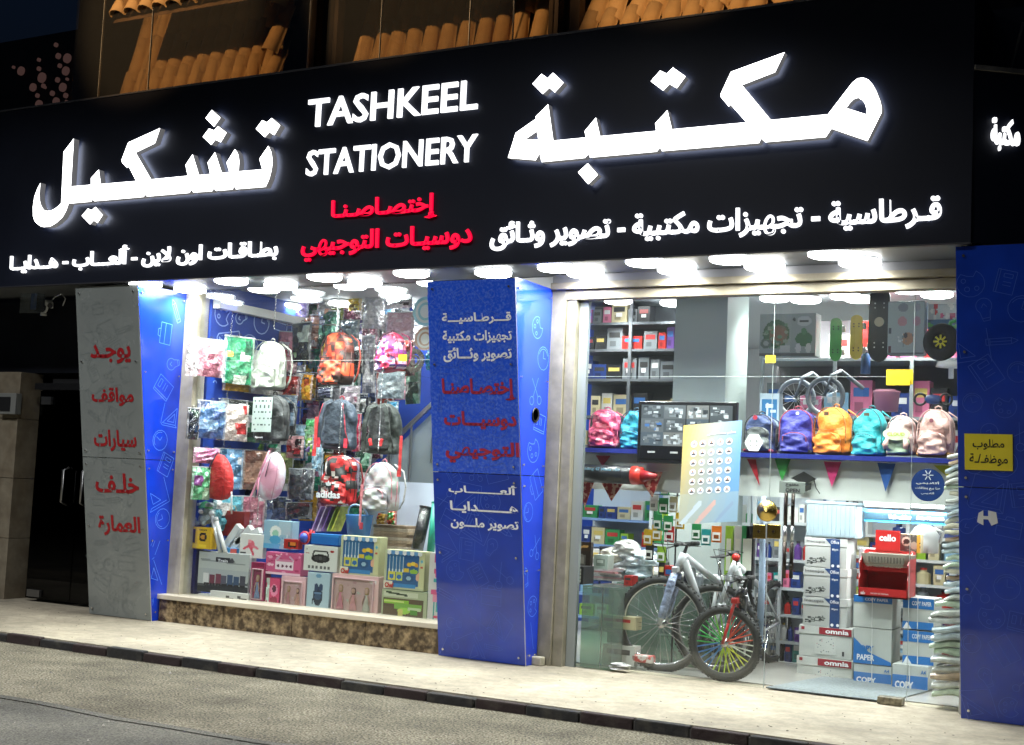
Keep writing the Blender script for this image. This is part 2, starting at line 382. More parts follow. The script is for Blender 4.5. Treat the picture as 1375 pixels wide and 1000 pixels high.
# ---- shop interior shell
SI = G
FLT = mat('polished_floor_tile', (.33, .325, .3), .22, nz=.06, nsc=1.5)
structure(G().box(-8.95, .3, -.05, -1.2, 6.2, .008).build('shop_floor', FLT))
structure(G().box(-8.9, .15, 3.2, -1.2, 6.3, 3.3).build('shop_ceiling', mat('ceiling_paint', (.42, .44, .46), .6)))
structure(G().box(-8.9, .15, .0, -8.75, 2.0, 3.2).build('side_wall', DOODBLUE))
structure(G().box(-8.9, 6.0, 0, -1.2, 6.2, 3.2).build('back_wall', WHITE))
structure(G().box(-1.5, .3, 0, -1.3, 6.0, 3.2).build('side_wall', WHITE))
structure(G().box(-8.745, .16, 2.97, -8.66, 1.95, 3.05).build('wall_beam', WHITE))
structure(G().box(-8.75, 1.9, 0, -6.6, 2.0, 3.2).build('partition_wall', DOODBLUE))
structure(G().box(-8.7, 3.4, 0, -5.4, 3.5, 3.2).build('partition_wall', DOODBLUE))
structure(G().box(-8.75, .21, 0, -5.85, 1.1, .248).build('display_platform', WHITE))

# ---- facade glass: each pane is a thing
GLASS = glassmat('clear_shop_glass', (.955, .975, .965), 1.15, .003); GEDGE = mat('polished_glass_edge', (.5, .62, .6), .15, emit=None)
zj = ony(400, 483, 0).z; zt = ony(1110, 504, 0).z; xa = ony(1030, 650, 0).x; xb = ony(1221, 650, 0).x
def pane(label, x0, x1, z0, z1, y=0.03, edges='tb'):
    t = thing('display_window', label, 'window', (x0, y, z0)); G().box(0, 0, 0, x1-x0, .01, z1-z0).build('pane', GLASS, t)
    e = G()
    if 't' in edges: e.box(0, -.001, z1-z0+.0005, x1-x0, .011, z1-z0+.0025)
    if 'r' in edges: e.box(x1-x0+.0005, -.001, 0, x1-x0+.002, .011, z1-z0)
    if e.v: e.build('polished_edge', mat('bright_glass_edge', (.4, .46, .44), .3), t)
    return t
pane('large lower pane of the left display window in front of the toys', -8.77, -5.86, .25, zj-.004, edges='t')
pane('upper pane of the left display window in front of the top backpacks', -8.77, -5.86, zj, 3.12, edges='')
pane('fixed pane in front of the glass counter and the bicycles', -4.69, xa-.004, .012, zt-.004, .065, 'tr')
pane('upper pane above the bicycles in front of the white column', -4.69, xa-.004, zt, 2.92, .065, 'r')
pane('glass door leaf with the pair of long pull handles', xa, xb-.004, .03, zt-.004, .065, 'tr')
pane('pane above the glass door in front of the skateboards', xa, xb-.004, zt, 2.92, .065, 'r')
pane('narrow right pane beside the blue pillar in front of the hanging sleeves', xb, -1.75, .012, 2.92, .065, '')

# ------------------------------------------------------------------ doodle print on blue panels
def dood(kind):
    c = lambda cx, cy, r_, a0=0, a1=360, n=14: [(cx+r_*math.cos(R(a0+(a1-a0)*i/n)), cy+r_*math.sin(R(a0+(a1-a0)*i/n))) for i in range(n+1)]
    return {0: [[(-.5, -.5), (-.5, .5), (.45, -.5), (-.5, -.5)], [(-.36, -.36), (-.36, .15), (.12, -.36), (-.36, -.36)], [(-.5, -.5), (-.62, -.62), (.6, -.62), (.6, .5), (-.5, .62), (-.62, .5), (-.62, -.62)]],
            1: [c(0, 0, .5, 40, 330), c(-.2, .15, .09), c(.12, .25, .08), c(-.2, -.2, .08), [(.45, -.25), (.25, -.12), (.28, .1), (.38, .32)]],
            2: [[(-.6, -.12), (.35, -.12), (.6, 0), (.35, .12), (-.6, .12), (-.6, -.12)], [(-.45, -.12), (-.45, .12)], [(.35, -.12), (.35, .12)], [(-.45, 0), (.35, 0)]],
            3: [[(-.4, -.5), (.4, -.5), (.4, .5), (-.4, .5), (-.4, -.5)], [(-.3, -.5), (-.3, .5)], [(-.12, .2), (.25, .2), (.25, .36), (-.12, .36), (-.12, .2)], [(-.1, 0), (.25, 0)], [(-.1, -.15), (.25, -.15)]],
            4: [c(0, .2, .28, -50, 230), [(-.18, -.02), (-.12, -.35), (.12, -.35), (.18, -.02)], [(-.12, -.25), (.12, -.25)], [(-.1, .15), (0, .28), (.1, .15)]],
            5: [c(-.3, -.35, .16), c(.3, -.35, .16), [(-.2, -.22), (.25, .5)], [(.2, -.22), (-.25, .5)]],
            6: [c(0, 0, .45), c(0, 0, .36, 20, 160), [(0, 0), (0, .28)], [(0, 0), (.2, 0)]],
            7: [[(-.5, -.3), (.5, -.3), (.5, .4), (-.5, .4), (-.5, -.3)], [(-.2, .4), (-.15, .55), (.15, .55), (.2, .4)], [(-.5, .1), (.5, .1)]]}[kind]
def doodles(name, parent, O, U, V, N, x0, x1, z0f, z1f, sd, m, step=.21, wd=.0035, sc=(.13, .2)):
    g = G(); q = random.Random(sd); z = z0f; O, U, V, N = map(Vector, (O, U, V, N)); k = sd
    row = 0
    while z < z1f:
        x = x0+(row % 2)*step*.45
        while x < x1:
            s_ = q.uniform(*sc); a = q.uniform(-.6, .6)+(PI/2 if q.random() < .3 else 0); cx, cy = x+q.uniform(-.02, .02), z+q.uniform(-.02, .02); k += q.choice((1, 2, 3))
            for pl in dood(k % 8):
                P = [(cx+s_*(px*math.cos(a)-py*math.sin(a)), cy+s_*(px*math.sin(a)+py*math.cos(a))) for px, py in pl]
                for (ax, ay), (bx_, by) in zip(P, P[1:]):
                    d = math.hypot(bx_-ax, by-ay)+1e-9; nx, ny = -(by-ay)/d*wd/2, (bx_-ax)/d*wd/2
                    qd = [(ax+nx, ay+ny), (ax-nx, ay-ny), (bx_-nx, by-ny), (bx_+nx, by+ny)]
                    if all(x0-step*.5 <= u <= x1+step*.5 for u, v in qd) and all(z0f-.1 <= v <= z1f+.1 for u, v in qd):
                        g.add([O+U*u+V*v for u, v in qd], [(0, 1, 2, 3)])
            x += step
        z += step*.95; row += 1
    return g.build(name, m, parent)

# ------------------------------------------------------------------ pillars, wider at the top
PBL = mat('blue_acrylic_panel', (.008, .04, .36), .1, nz=.2, nsc=2.5, coat=.5, bump=.04, bsc=3, bd=.05)
PBR = mat('bright_blue_acrylic_panel', (.006, .04, .5), .14, nz=.12, nsc=3, coat=.5, bump=.04, bsc=3, bd=.05)
PGR = mat('silver_grey_acrylic_panel', (.19, .208, .2), .26, nz=.07, nsc=2.2, coat=.4, bump=.05, bsc=3, bd=.05)
LBL = mat('blue_line_print', (.045, .11, .52), .3); LBR = mat('bright_line_print', (.09, .24, .85), .25); LGR = mat('grey_line_print', (.13, .155, .152), .35)
SCREW = mat('chrome_standoff', (.75, .75, .75), .18, metal=1)
YT, YB, ZT = -.648, -.19, 3.0       # front face at top and bottom
def yf(z): return YB+(YT-YB)*z/ZT
sl = Vector((0, YT-YB, ZT)).normalized(); NF = Vector((0, -ZT, YT-YB)).normalized()
slen = math.hypot(ZT, YT-YB)
def pix_front(px, py, x0):   # pixel -> (u along x, v up the slope) on the sloping front
    n = NF; O = Vector((x0, YB, 0)); r = ray(px, py); p = CO+r*((O-CO).dot(n)/r.dot(n)); d = p-O; return d.x, d.dot(sl)
def pillar(name, label, x0, x1, mf, ms, lf, ls, zjoint, sd, side=True, top=3.02):
    ZH = top; yh = (YT-YB)*ZH/ZT; sh = slen*ZH/ZT
    t = thing(name, label, 'pillar', (x0, YB, 0)); wd = x1-x0; OF = Vector((0, 0, 0))
    c = G(); P = [(0.03, .03, 0), (wd-.03, .03, 0), (wd-.03, -YB, 0), (.03, -YB, 0), (.03, yh+.03, ZH-.01), (wd-.03, yh+.03, ZH-.01), (wd-.03, -YB, ZH-.01), (.03, -YB, ZH-.01)]
    c.add(P, [(0, 3, 2, 1), (4, 5, 6, 7), (0, 1, 5, 4), (1, 2, 6, 5), (2, 3, 7, 6), (3, 0, 4, 7)]); c.build('core', BLACK, t)
    vj = zjoint*slen/ZT
    for k, (a, bb) in enumerate(((.005, vj-.003), (vj+.003, sh-.02))):
        G().obox(OF+EX*(wd/2)+sl*((a+bb)/2), EX, sl, NF, wd/2, (bb-a)/2, .004).build('front_panel', mf[k] if isinstance(mf, tuple) else mf, t, bevel=.002)
        for v in ((a+.06, bb-.06, (a+bb)/2+.1)):
            for u in (.05, wd-.05):
                p = OF+EX*u+sl*v; G().cyl(p+NF*.003, p+NF*.018, .011, .009, 10).build('standoff_screw', SCREW, t)
    doodles('line_print', t, OF+NF*.0055, EX, sl, NF, .09, wd-.09, .1, sh-.15, sd, lf)
    if side:   # the face turned to the right, in two sheets, tapering downwards
        sx = wd
        for a, bb in ((.004, zjoint-.003), (zjoint+.003, ZH-.01)):
            ya, yb = (YT-YB)*a/ZT, (YT-YB)*bb/ZT
            G().add([(sx, ya+.004, a), (sx, -YB-.02, a), (sx, -YB-.02, bb), (sx, yb+.004, bb), (sx+.006, ya+.004, a), (sx+.006, -YB-.02, a), (sx+.006, -YB-.02, bb), (sx+.006, yb+.004, bb)],
                    [(0, 1, 2, 3), (7, 6, 5, 4), (0, 4, 5, 1), (1, 5, 6, 2), (2, 6, 7, 3), (3, 7, 4, 0)]).build('side_panel', ms, t)
            for zz in (a+.08, bb-.08, (a+bb)/2):
                yy = (YT-YB)*zz/ZT
                for y in (yy+.04, -YB-.06): G().cyl((sx+.005, y, zz), (sx+.02, y, zz), .01, .008, 8).build('standoff_screw', SCREW, t)
        g = doodles('line_print', t, (sx+.0075, 0, 0), (0, 1, 0), (0, 0, 1), EX, -.06, .13, .2, ZH-.15, sd+3, ls, step=.26, sc=(.16, .22), wd=.005)
        # keep the print inside the tapering sheet
        import bmesh
        bm = bmesh.new(); bm.from_mesh(g.data)
        bmesh.ops.delete(bm, geom=[f for f in bm.faces if any(v.co.y < (YT-YB)*v.co.z/ZT+.012 or v.co.y > -YB-.03 for v in f.verts)], context='FACES'); bm.to_mesh(g.data); bm.free()
        G().cyl((sx, 0.004, 0), (sx, yh+.004, ZH-.01), .005, .005, 6).build('corner_trim', STEEL, t)
    return t
AX0 = ony(130, 825, -.19).x
zL = ony(205, 617, -.44).z
pl = pillar('grey_pillar', 'pillar with a silver grey front panel lettered in red and a bright blue side', -9.72, -8.93, PGR, PBR, LGR, LBR, zL, 1, top=3.1)
FILM = mat('wrinkled_blue_film', (.015, .08, .62), .16, col2=(.1, .2, .68), nsc=48, edge=(.45, .8), bump=.7, bsc=34, coat=1, bd=.012)
pc = pillar('blue_pillar', 'blue pillar between the bays with white lettering under wrinkled film', -5.79, -4.99, (PBL, FILM), PBR, LBL, LBR, ony(655, 636, -.43).z, 2)
pr = pillar('blue_pillar', 'dark blue pillar at the right end carrying a yellow notice', -1.7, -1.13, PBL, PBL, LBL, LBL, ony(1330, 655, -.43).z, 5, top=3.11)
# round black vent hole on the bright side of the middle pillar
p = onx(719, 557, -4.98); G().lathe([(.0, 0), (.045, 0), (.055, .01), (.06, .004), (.06, 0)], (0, 0, 0), 20, 'x').build('vent_ring', BLACK, pc, loc=(p.x+5.79, p.y-YB, p.z), smooth=True)
TXR = mat('dark_red_lettering', (.3, .008, .012), .45); TXW = mat('white_lettering', (.8, .82, .85), .45); TXRF = mat('faded_red_lettering', (.33, .02, .05), .45)
def ptext(par, x0, rows, m, bold=.02):
    for s_, xl, xr, yt, yb in rows:
        xm, ym = (xl+xr)/2, (yt+yb)/2
        ul = pix_front(xl, ym, x0)[0]; ur = pix_front(xr, ym, x0)[0]; vb = pix_front(xm, yb, x0)[1]; vt = pix_front(xm, yt, x0)[1]
        letter('lettering', s_, ul, ur, vb, vt, NF*.0065, EX, sl, NF, m, par, bold, .002, split=.2)
ptext(pl, -9.72, [('يوجـد', 122, 176, 462, 488), ('مواقف', 124, 180, 520, 545), ('سيارات', 127, 184, 577, 606), ('خلـف', 129, 187, 635, 662), ('العمارة', 133, 189, 692, 720)], TXR, .03)
ptext(pc, -5.79, [('قـــرطـاسيـــة', 594, 687, 419, 435), ('تجهيزات مكتبية', 595, 688, 443, 461), ('تصوير وثـــائق', 596, 688, 466, 486)], TXW, .03)
ptext(pc, -5.79, [('إختصـاصنـا', 594, 694, 508, 537), ('دوسيـــات', 597, 694, 552, 577), ('التوجيهي', 599, 698, 593, 622)], TXRF, .035)
ptext(pc, -5.79, [('ألعــــــــاب', 603, 695, 650, 665), ('هـــــــدايــا', 605, 696, 674, 690), ('تصوير ملـــون', 606, 697, 696, 712)], TXW, .03)
# notice on the right pillar
u0, v0 = pix_front(1296, 630, -1.7); u1, v1 = pix_front(1360, 583, -1.7)
ny = thing('paper_notice', 'yellow job notice taped to the dark blue right pillar', 'notice', Vector((-1.7, YB, 0))+EX*u0+sl*v0+NF*.012)
G().obox(EX*((u1-u0)/2)+sl*((v1-v0)/2), EX, sl, NF, (u1-u0)/2, (v1-v0)/2, .001).build('sheet', mat('yellow_paper', (.75, .62, .03), .5), ny)
wN, hN = u1-u0, v1-v0
letter('lettering', 'مطلوب', wN*.17, wN*.83, hN*.56, hN*.86, NF*.0015, EX, sl, NF, BLACK, ny, .02, .0004)
letter('lettering', 'موظفـ/ـة', wN*.1, wN*.9, hN*.12, hN*.46, NF*.0015, EX, sl, NF, BLACK, ny, .02, .0004)
u, v = pix_front(1325, 695, -1.7)
st = thing('torn_sticker', 'torn white sticker remnant below the yellow notice', 'sticker', Vector((-1.7, YB, 0))+EX*u+sl*v+NF*.007)
G().prism([(-.06, -.03), (-.05, .03), (-.02, .05), (-.02, -.05)], (0, 0, 0), EX, sl, NF, .001).prism([(.01, -.01), (.01, .05), (.06, .04), (.07, -.03), (.03, -.05)], (0, 0, 0), EX, sl, NF, .001).prism([(-.02, -.01), (-.02, .012), (.01, .012), (.01, -.01)], (0, 0, 0), EX, sl, NF, .001).build('paper', WHITE, st)

# ------------------------------------------------------------------ the long signboard
SY = -.70
SGN = mat('black_sign_panel', (.006, .008, .016), .5, nz=.12, nsc=1.2, spec=.2)
sg = thing('shop_sign', 'long black signboard with glowing white and red letters above the shop', 'sign', (-6, SY, 3.11))
def SG(g, name, m, **k): return g.build(name, m, sg, loc=(6, -SY, -3.11), **k)
SX1 = -1.6
SG(G().box(-13.2, SY, 3.11, SX1, SY+.04, 4.87), 'front_panel', SGN)
SG(G().box(-13.2, SY+.041, 4.83, SX1, .0, 4.87), 'top_panel', SGN)
SG(G().box(-13.2, SY-.012, 4.872, SX1, SY+.06, 4.885), 'top_trim', mat('sign_trim', (.08, .08, .09), .4))
SG(G().box(-13.2, SY-.008, 3.098, SX1, SY+.04, 3.109), 'bottom_trim', mat('sign_trim2', (.03, .03, .035), .4))
FACE = mat('lit_white_acrylic', (.9, .9, .9), .4, emit=(1, 1, 1.0), es=5)
FACE2 = mat('lit_white_small_letter', (.9, .9, .9), .4, emit=(.97, .98, 1), es=1.6)
REDF = mat('lit_red_acrylic', (.5, .0, .02), .4, emit=(1, .0, .045), es=1.05)
HALO = mat('led_back_glow', (.9, .9, .9), .4, emit=(.78, .84, 1), es=11)
HALO2 = mat('led_back_glow_small', (.9, .9, .9), .4, emit=(.8, .85, 1), es=2.5)
RETN = mat('grey_letter_side_faint_glow', (.35, .35, .36), .5, emit=(.1, .1, .105), es=1)  # sides given a faint glow of their own to look lit
def tr(poly, ox, oy, k, Y):
    out = []
    for x, y in poly:
        p = ony(x/k+ox, y/k+oy, Y); out.append((p.x, p.z))
    return out
FY = SY-.095
A = lambda P: tr(P, 660, 50, 4.761, FY); B = lambda P: tr(P, 930, 50, 4.761, FY)
Cc = lambda P: tr(P, 30, 130, 5.555, FY); D = lambda P: tr(P, 210, 130, 5.555, FY)
def letters3d(name, loops):
    g = G()
    for poly, holes in loops:
        g.prism(poly, (0, SY-.028, 0), EX, EZ, (0, -1, 0), .067, holes, mis=(2, 0, 1))
    return SG(g, name, [FACE, RETN, HALO])
body = A([(105, 770), (155, 610), (282, 522), (283, 505), (362, 428), (395, 660), (605, 640), (595, 600), (667, 513), (694, 632), (1053, 598), (1046, 550), (1124, 466), (1153, 588)]) + \
    B([(345, 543), (243, 430), (232, 442), (178, 378), (180, 360), (245, 220), (588, 95), (528, 222), (315, 305), (500, 528), (865, 492), (960, 368), (1020, 290), (1055, 262), (1090, 257), (1122, 270), (1150, 300), (1175, 345), (1200, 410), (1209, 450), (1208, 480), (1118, 662), (888, 583), (852, 637), (465, 670), (438, 645), (425, 675)]) + \
    A([(1090, 727), (1078, 703), (1057, 730), (630, 768), (620, 743), (598, 770), (320, 797), (308, 740), (282, 785)])
letters3d('lit_word', [(body, [A([(215, 652), (290, 600), (300, 655)]), B([(982, 452), (1005, 420), (1030, 395), (1060, 385), (1090, 405), (1105, 430), (1112, 460), (1112, 493)])])])
letters3d('lit_dots', [(A([(262, 296), (320, 233), (358, 262), (393, 226), (460, 290), (405, 352), (370, 322), (328, 362)]), [])])
letters3d('lit_dots', [(A([(1018, 280), (1078, 212), (1120, 232), (1160, 193), (1240, 250), (1185, 325), (1138, 298), (1098, 340)]), [])])
letters3d('lit_dot', [(A([(553, 862), (615, 805), (680, 878), (618, 938)]), [])])
body2 = Cc([(135, 640), (110, 690), (90, 745), (79, 820), (80, 890), (92, 925), (110, 945), (135, 963), (160, 970), (210, 965), (255, 938), (300, 895), (328, 845), (345, 795), (514, 780), (525, 760), (538, 777), (905, 745), (917, 725), (930, 742)]) + \
    D([(245, 715), (262, 690), (275, 712), (415, 703), (430, 675), (442, 700), (568, 690), (580, 662), (593, 688), (815, 670), (842, 610), (858, 550), (865, 500), (863, 450), (856, 410), (835, 365), (768, 462), (790, 540), (613, 555), (618, 480), (612, 440), (605, 415), (585, 390), (523, 490), (545, 560), (488, 567), (437, 412), (382, 490), (402, 575), (318, 583), (270, 428), (217, 508), (235, 588)]) + \
    Cc([(960, 615), (845, 415), (990, 345), (1028, 232), (790, 340), (740, 470), (745, 490), (782, 527), (795, 520), (850, 627), (585, 650), (570, 542), (512, 605), (512, 655), (362, 668), (384, 310), (308, 410), (290, 790), (268, 815), (240, 835), (215, 848), (185, 851), (160, 843), (140, 812), (130, 775), (127, 720)])
letters3d('lit_word', [(body2, [])])
letters3d('lit_dots', [(Cc([(443, 887), (490, 832), (515, 845), (545, 820), (600, 880), (560, 940), (533, 920), (505, 950)]), [])])
letters3d('lit_dot', [(D([(367, 158), (413, 97), (477, 155), (430, 222)]), [])])
letters3d('lit_dots', [(D([(346, 297), (393, 235), (430, 250), (460, 218), (523, 267), (480, 338), (440, 318), (410, 357)]), [])])
letters3d('lit_dots', [(D([(742, 238), (790, 173), (825, 190), (860, 157), (923, 212), (880, 285), (842, 262), (810, 300)]), [])])
def stext(body, xl, yl, xr, yr, h, m, bold=.03, split=.02):
    """a line of sign lettering between two photograph points (middle of its left and right ends), h pixels tall"""
    Y = SY-.03; a, c = ony(xl, yl, Y), ony(xr, yr, Y); xm, ym = (xl+xr)/2, (yl+yr)/2
    zt_, zb_ = ony(xm, ym-h/2, Y).z, ony(xm, ym+h/2, Y).z
    zc = (a.z+c.z)/2; hh = (zt_-zb_)/2
    for o in letter('lit_letter' if split == 0 else 'lit_lettering', body, a.x, c.x, zc-hh, zc+hh, (6, -SY-.0, -3.11), EX, EZ, (0, -1, 0), m, sg, bold, .018, split=split):
        o.location = (0, SY-.012, 0)
        o.data.materials.append(HALO2 if m is FACE2 else HALOR)
        for p_ in o.data.polygons:
            if p_.normal.y > .5: p_.material_index = 1
HALOR = mat('led_back_glow_red', (.9, .1, .1), .4, emit=(1, .02, .06), es=1.5)
def latin(body, xl, yl, xr, yr, h):
    stext(body, xl, yl, xr, yr, h, FACE2, .014, 0.0)
latin('TASHKEEL', 413, 151, 641, 127, 39); latin('STATIONERY', 411, 217, 640, 200, 36)
stext('إختصـاصـنـا', 444, 284, 586, 276, 33, REDF, .026); stext('دوسيـات التوجيهي', 404, 333, 633, 318, 40, REDF, .026)
stext('بطـاقـات اون لاين - ألعـــاب - هــدايــا', 13, 350, 372, 336, 32, FACE2, .026)
stext('قـرطاسية - تجهيزات مكتبية - تصوير وثـائق', 658, 314, 1264, 287, 42, FACE2, .026)
# sign return that turns away at the right end, lower than the front, with its own small lit word
e0 = Vector((SX1, SY+.01, 0)); ang = R(38); RU = Vector((math.cos(ang), math.sin(ang), 0)); RN = Vector((math.sin(ang), -math.cos(ang), 0))
SG(G().obox(e0+RU*.9+EZ*3.68+(-RN)*.02, RU, EZ, RN, .9, .57, .02), 'return_panel', SGN)
SG(G().obox(e0+RU*.9+EZ*4.27+(-RN)*.3, RU, RN, EZ, .9, .32, .015), 'return_top', mat('dusty_sign_top', (.2, .18, .15), .8, nz=.3, nsc=6))
SG(G().obox(Vector((SX1-.02, -.33, 4.0)), EX, EY, EZ, .018, .36, .88), 'end_panel', SGN)
def pixr(px, py):
    r = ray(px, py); p = CO+r*((e0-CO).dot(RN)/r.dot(RN)); d = p-e0; return d.dot(RU), p.z
ua, za = pixr(1329, 175); ub, zb = pixr(1367, 190)
o = letter('lit_lettering', 'مكتبة', ua, ub, pixr(1348, 204)[1], pixr(1348, 160)[1], e0+RN*.01-Vector((-6, SY, 3.11)), RU, EZ, RN, FACE2, sg, .03, .02, split=.2)
# ------------------------------------------------------------------ round lamps under the signboard and in the shop
LED = mat('lit_lamp_diffuser', (.9, .9, .9), .5, emit=(.97, 1, 1), es=15)
LRIM = mat('white_lamp_rim', (.8, .8, .8), .4)
def lamp(label, x, y, z, power, r_=.148, cat='lamp', group=None, size=.24, spread=160):
    t = thing('round_ceiling_lamp', label, cat, (x, y, z), group=group)
    G().lathe([(0, .03), (r_-.006, .03), (r_-.006, .042), (0, .042)], n=28).build('rim', LRIM, t, smooth=False)
    G().lathe([(0, -.012), (r_*.6, -.010), (r_*.88, -.004), (r_, .006), (r_+.001, .028), (0, .0295)], n=28).build('diffuser', LED, t, smooth=True)
    l = bpy.data.lights.new('lamp_light', 'AREA'); l.shape = 'DISK'; l.size = size; l.energy = power; l.color = (.96, 1, .97); l.spread = R(spread)
    o = bpy.data.objects.new('lamp_light', l); COL.objects.link(o); o.parent = t; o.location = (0, 0, -.016)
    return t
F1 = [(195, 388, 'over the bright blue side of the grey pillar'), (310, 384, 'over the left end of the left window'), (435, 379, 'over the hanging camouflage backpack'), (552, 374, 'over the right end of the left window'),
      (662, 374, 'over the wrinkled film of the middle pillar'), (747, 367, 'at the left corner of the doorway header'), (862, 358, 'above the white interior column'), (980, 356, 'above the boxed dinosaur set'), (1113, 349, 'above the green penny board')]
F2 = [(250, 394, 'over the beige jamb of the left window'), (375, 390, 'over the white rabbit backpack'), (493, 387, 'over the pink school bag'), (792, 377, 'near the dark shelves left of the column'),
      (906, 369, 'in front of the white column top'), (1025, 365, 'near the upright glass joint of the door'), (1150, 358, 'above the white boxed board')]
for px, py, s_ in F1:
    p = onz(px, py, 3.055); lamp('front row lamp under the sign '+s_, p.x, min(-.3, max(-.55, p.y)), 3.082, 24)
for px, py, s_ in F2:
    p = onz(px, py, 3.055); lamp('rear row lamp under the sign '+s_, p.x, -.17, 3.082, 20)
k = 0
for X, Y, s_ in ((-8.2, .24, 'inside tight behind the left window glass, left'), (-7.2, .24, 'inside tight behind the left window glass, middle'), (-6.3, .24, 'inside tight behind the left window glass, right'), (-4.3, .26, 'inside tight behind the upper pane above the bicycles'), (-3.3, .26, 'inside tight behind the glass by the door joint'), (-2.3, .26, 'inside tight behind the glass near the right pillar'), (-6.2, 2.6, 'inside above the staircase'),  # the six close behind the glass are added to light toys and cartons
                 (-5.0, 3.0, 'inside over the dark shelving'), (-2.6, 3.6, 'deep inside over the stationery racks'), (-4.2, 4.6, 'deepest inside behind the column'), (-3.2, 5.2, 'deepest inside on the right'), (-6.8, 4.8, 'deep inside behind the partition')):
    lamp('round ceiling lamp '+s_, X, Y, 3.13, 24 if X < -6 else 20 if Y < .3 else 20 if Y < 2 else 34, spread=110)
for px, py, pw, s_ in ((385, 416, 9, 'over the pink packets'), (430, 425, 9, 'before the camouflage backpack'), (458, 413, 9, 'right of the camouflage backpack'), (503, 420, 9, 'left of the pink school bag'), (535, 411, 9, 'over the pale pink packet'), (571, 419, 7, 'by the round plates'),
                       (830, 410, 11, 'over the dark shelving'), (905, 413, 9, 'at the left edge of the column'), (955, 412, 9, 'in front of the column'), (1040, 407, 12, 'above the dinosaur box'), (1082, 409, 8, 'left of the green board'), (1135, 404, 12, 'above the penny boards'), (1155, 408, 8, 'above the yellow board'), (1222, 396, 12, 'above the pale blue box'), (1258, 402, 10, 'above the toy bike')):
    p = onz(px, py, 3.12); lamp('ceiling lamp inside, top of the window, '+s_, p.x, p.y, 3.145, pw*1.5, r_=.13, spread=120)  # added lamps standing in for sign lamps reflected in the glass
# tubes: first two unseen, added behind the bulkhead to light cartons and bicycles
TUBE = mat('lit_tube', (.9, .9, .9), .5, emit=(.95, 1, 1), es=7)
for X_, s_ in ((-4.3, 'on the left'), (-2.9, 'on the right')):
    t = thing('tube_lamp', 'lit tube lamp fixed behind the white bulkhead '+s_, 'lamp', (X_, .78, 1.62)); G().cyl((-.5, 0, 0), (.5, 0, 0), .014, n=10).build('tube', TUBE, t); G().box(-.52, -.02, .015, .52, .02, .04).build('housing', LRIM, t)
    l = bpy.data.lights.new('lamp_light', 'AREA'); l.shape = 'RECTANGLE'; l.size = 1.0; l.size_y = .04; l.energy = 22
    o = bpy.data.objects.new('lamp_light', l); COL.objects.link(o); o.parent = t; o.location = (0, 0, -.02)
for x0_, x1_, yy, s_ in ((1161, 1221, 677, 'left of the round blue sticker'), (1224, 1268, 679, 'under the round blue sticker')):
    a, c = ony(x0_, yy, 1.25), ony(x1_, yy, 1.25); t = thing('tube_lamp', 'lit white tube lamp below the pennants '+s_, 'lamp', (a.x, 1.25, a.z))
    G().cyl((0, 0, 0), (c.x-a.x, 0, 0), .014, n=10).build('tube', TUBE, t); G().box(-.01, -.02, .015, c.x-a.x+.01, .02, .04).build('housing', LRIM, t)
    l = bpy.data.lights.new('lamp_light', 'AREA'); l.shape = 'RECTANGLE'; l.size = c.x-a.x; l.size_y = .04; l.energy = 12
    o = bpy.data.objects.new('lamp_light', l); COL.objects.link(o); o.parent = t; o.location = ((c.x-a.x)/2, 0, -.02)

# street lamps on the near side of the road, behind and above the viewer
for X, s_ in ((-11.0, 'further up the road'), (-5.5, 'nearer the bicycles')):
    t = thing('street_lamp', 'grey street lamp arching over the road '+s_, 'street lamp', (X, -11.5, -.1))
    G().tube([(0, 0, 0), (0, 0, 5), (0, .3, 6.6), (0, 1.6, 7.3), (0, 4.6, 7.4)], [.09, .07, .06, .05, .045], 10).build('pole', mat('galvanised_pole', (.3, .31, .32), .5, metal=.7), t, smooth=True)
    G().box(-.16, 4.4, 7.3, .16, 5.3, 7.42).build('lamp_head', mat('galvanised_pole'), t, bevel=.03); G().box(-.12, 4.6, 7.285, .12, 5.2, 7.298).build('diffuser', LED, t)
    l = bpy.data.lights.new('lamp_light', 'AREA'); l.shape = 'RECTANGLE'; l.size = .6; l.size_y = 1.0; l.energy = 430; l.color = (.97, .98, 1); l.spread = R(135)
    o = bpy.data.objects.new('lamp_light', l); COL.objects.link(o); o.parent = t; o.location = (0, 5.2, 7.27)

# ------------------------------------------------------------------ left of the shop: dark glazed doorway, stone strip, camera
DG = glassmat('dark_tinted_glass', (.1, .11, .12), .7)
d = thing('dark_doorway', 'dark glazed doorway left of the grey pillar with two pull handles', 'door', (-10.7, .3, 0))
def Wd(g, n, m, **k): return g.build(n, m, d, loc=(10.7, -.3, 0), **k)
Wd(G().box(-11.05, .35, 0, -9.75, .4, 2.3), 'backing', mat('black_void', (.004, .004, .005), .8))
Wd(G().box(-11.05, .2, .03, -10.42, .212, 2.16), 'door_leaf', DG); Wd(G().box(-10.41, .2, .03, -9.8, .212, 2.16), 'door_leaf', DG)
Wd(G().box(-11.1, .16, 2.17, -9.75, .3, 2.24), 'lintel', mat('dark_bronze', (.02, .02, .022), .4, metal=.6))
for x0_ in (-10.55, -10.28):
    Wd(G().tube([(x0_, .19, 1.0), (x0_, .12, 1.03), (x0_, .12, 1.35), (x0_, .19, 1.38)], .012, 8), 'pull_handle', mat('dull_steel', (.3, .3, .3), .4, metal=1), smooth=True)
Wd(G().box(-11.0, .17, 2.02, -10.86, .22, 2.1), 'patch_fitting', STEEL); Wd(G().box(-11.0, .17, .05, -10.82, .215, .12), 'patch_fitting', mat('dull_steel', (.3, .3, .3), .4, metal=1))
STN = mat('beige_facing_stone', (.13, .105, .07), .6, col2=(.18, .155, .11), nsc=5, bump=.2, bsc=20); speckle(STN, 12, .12)
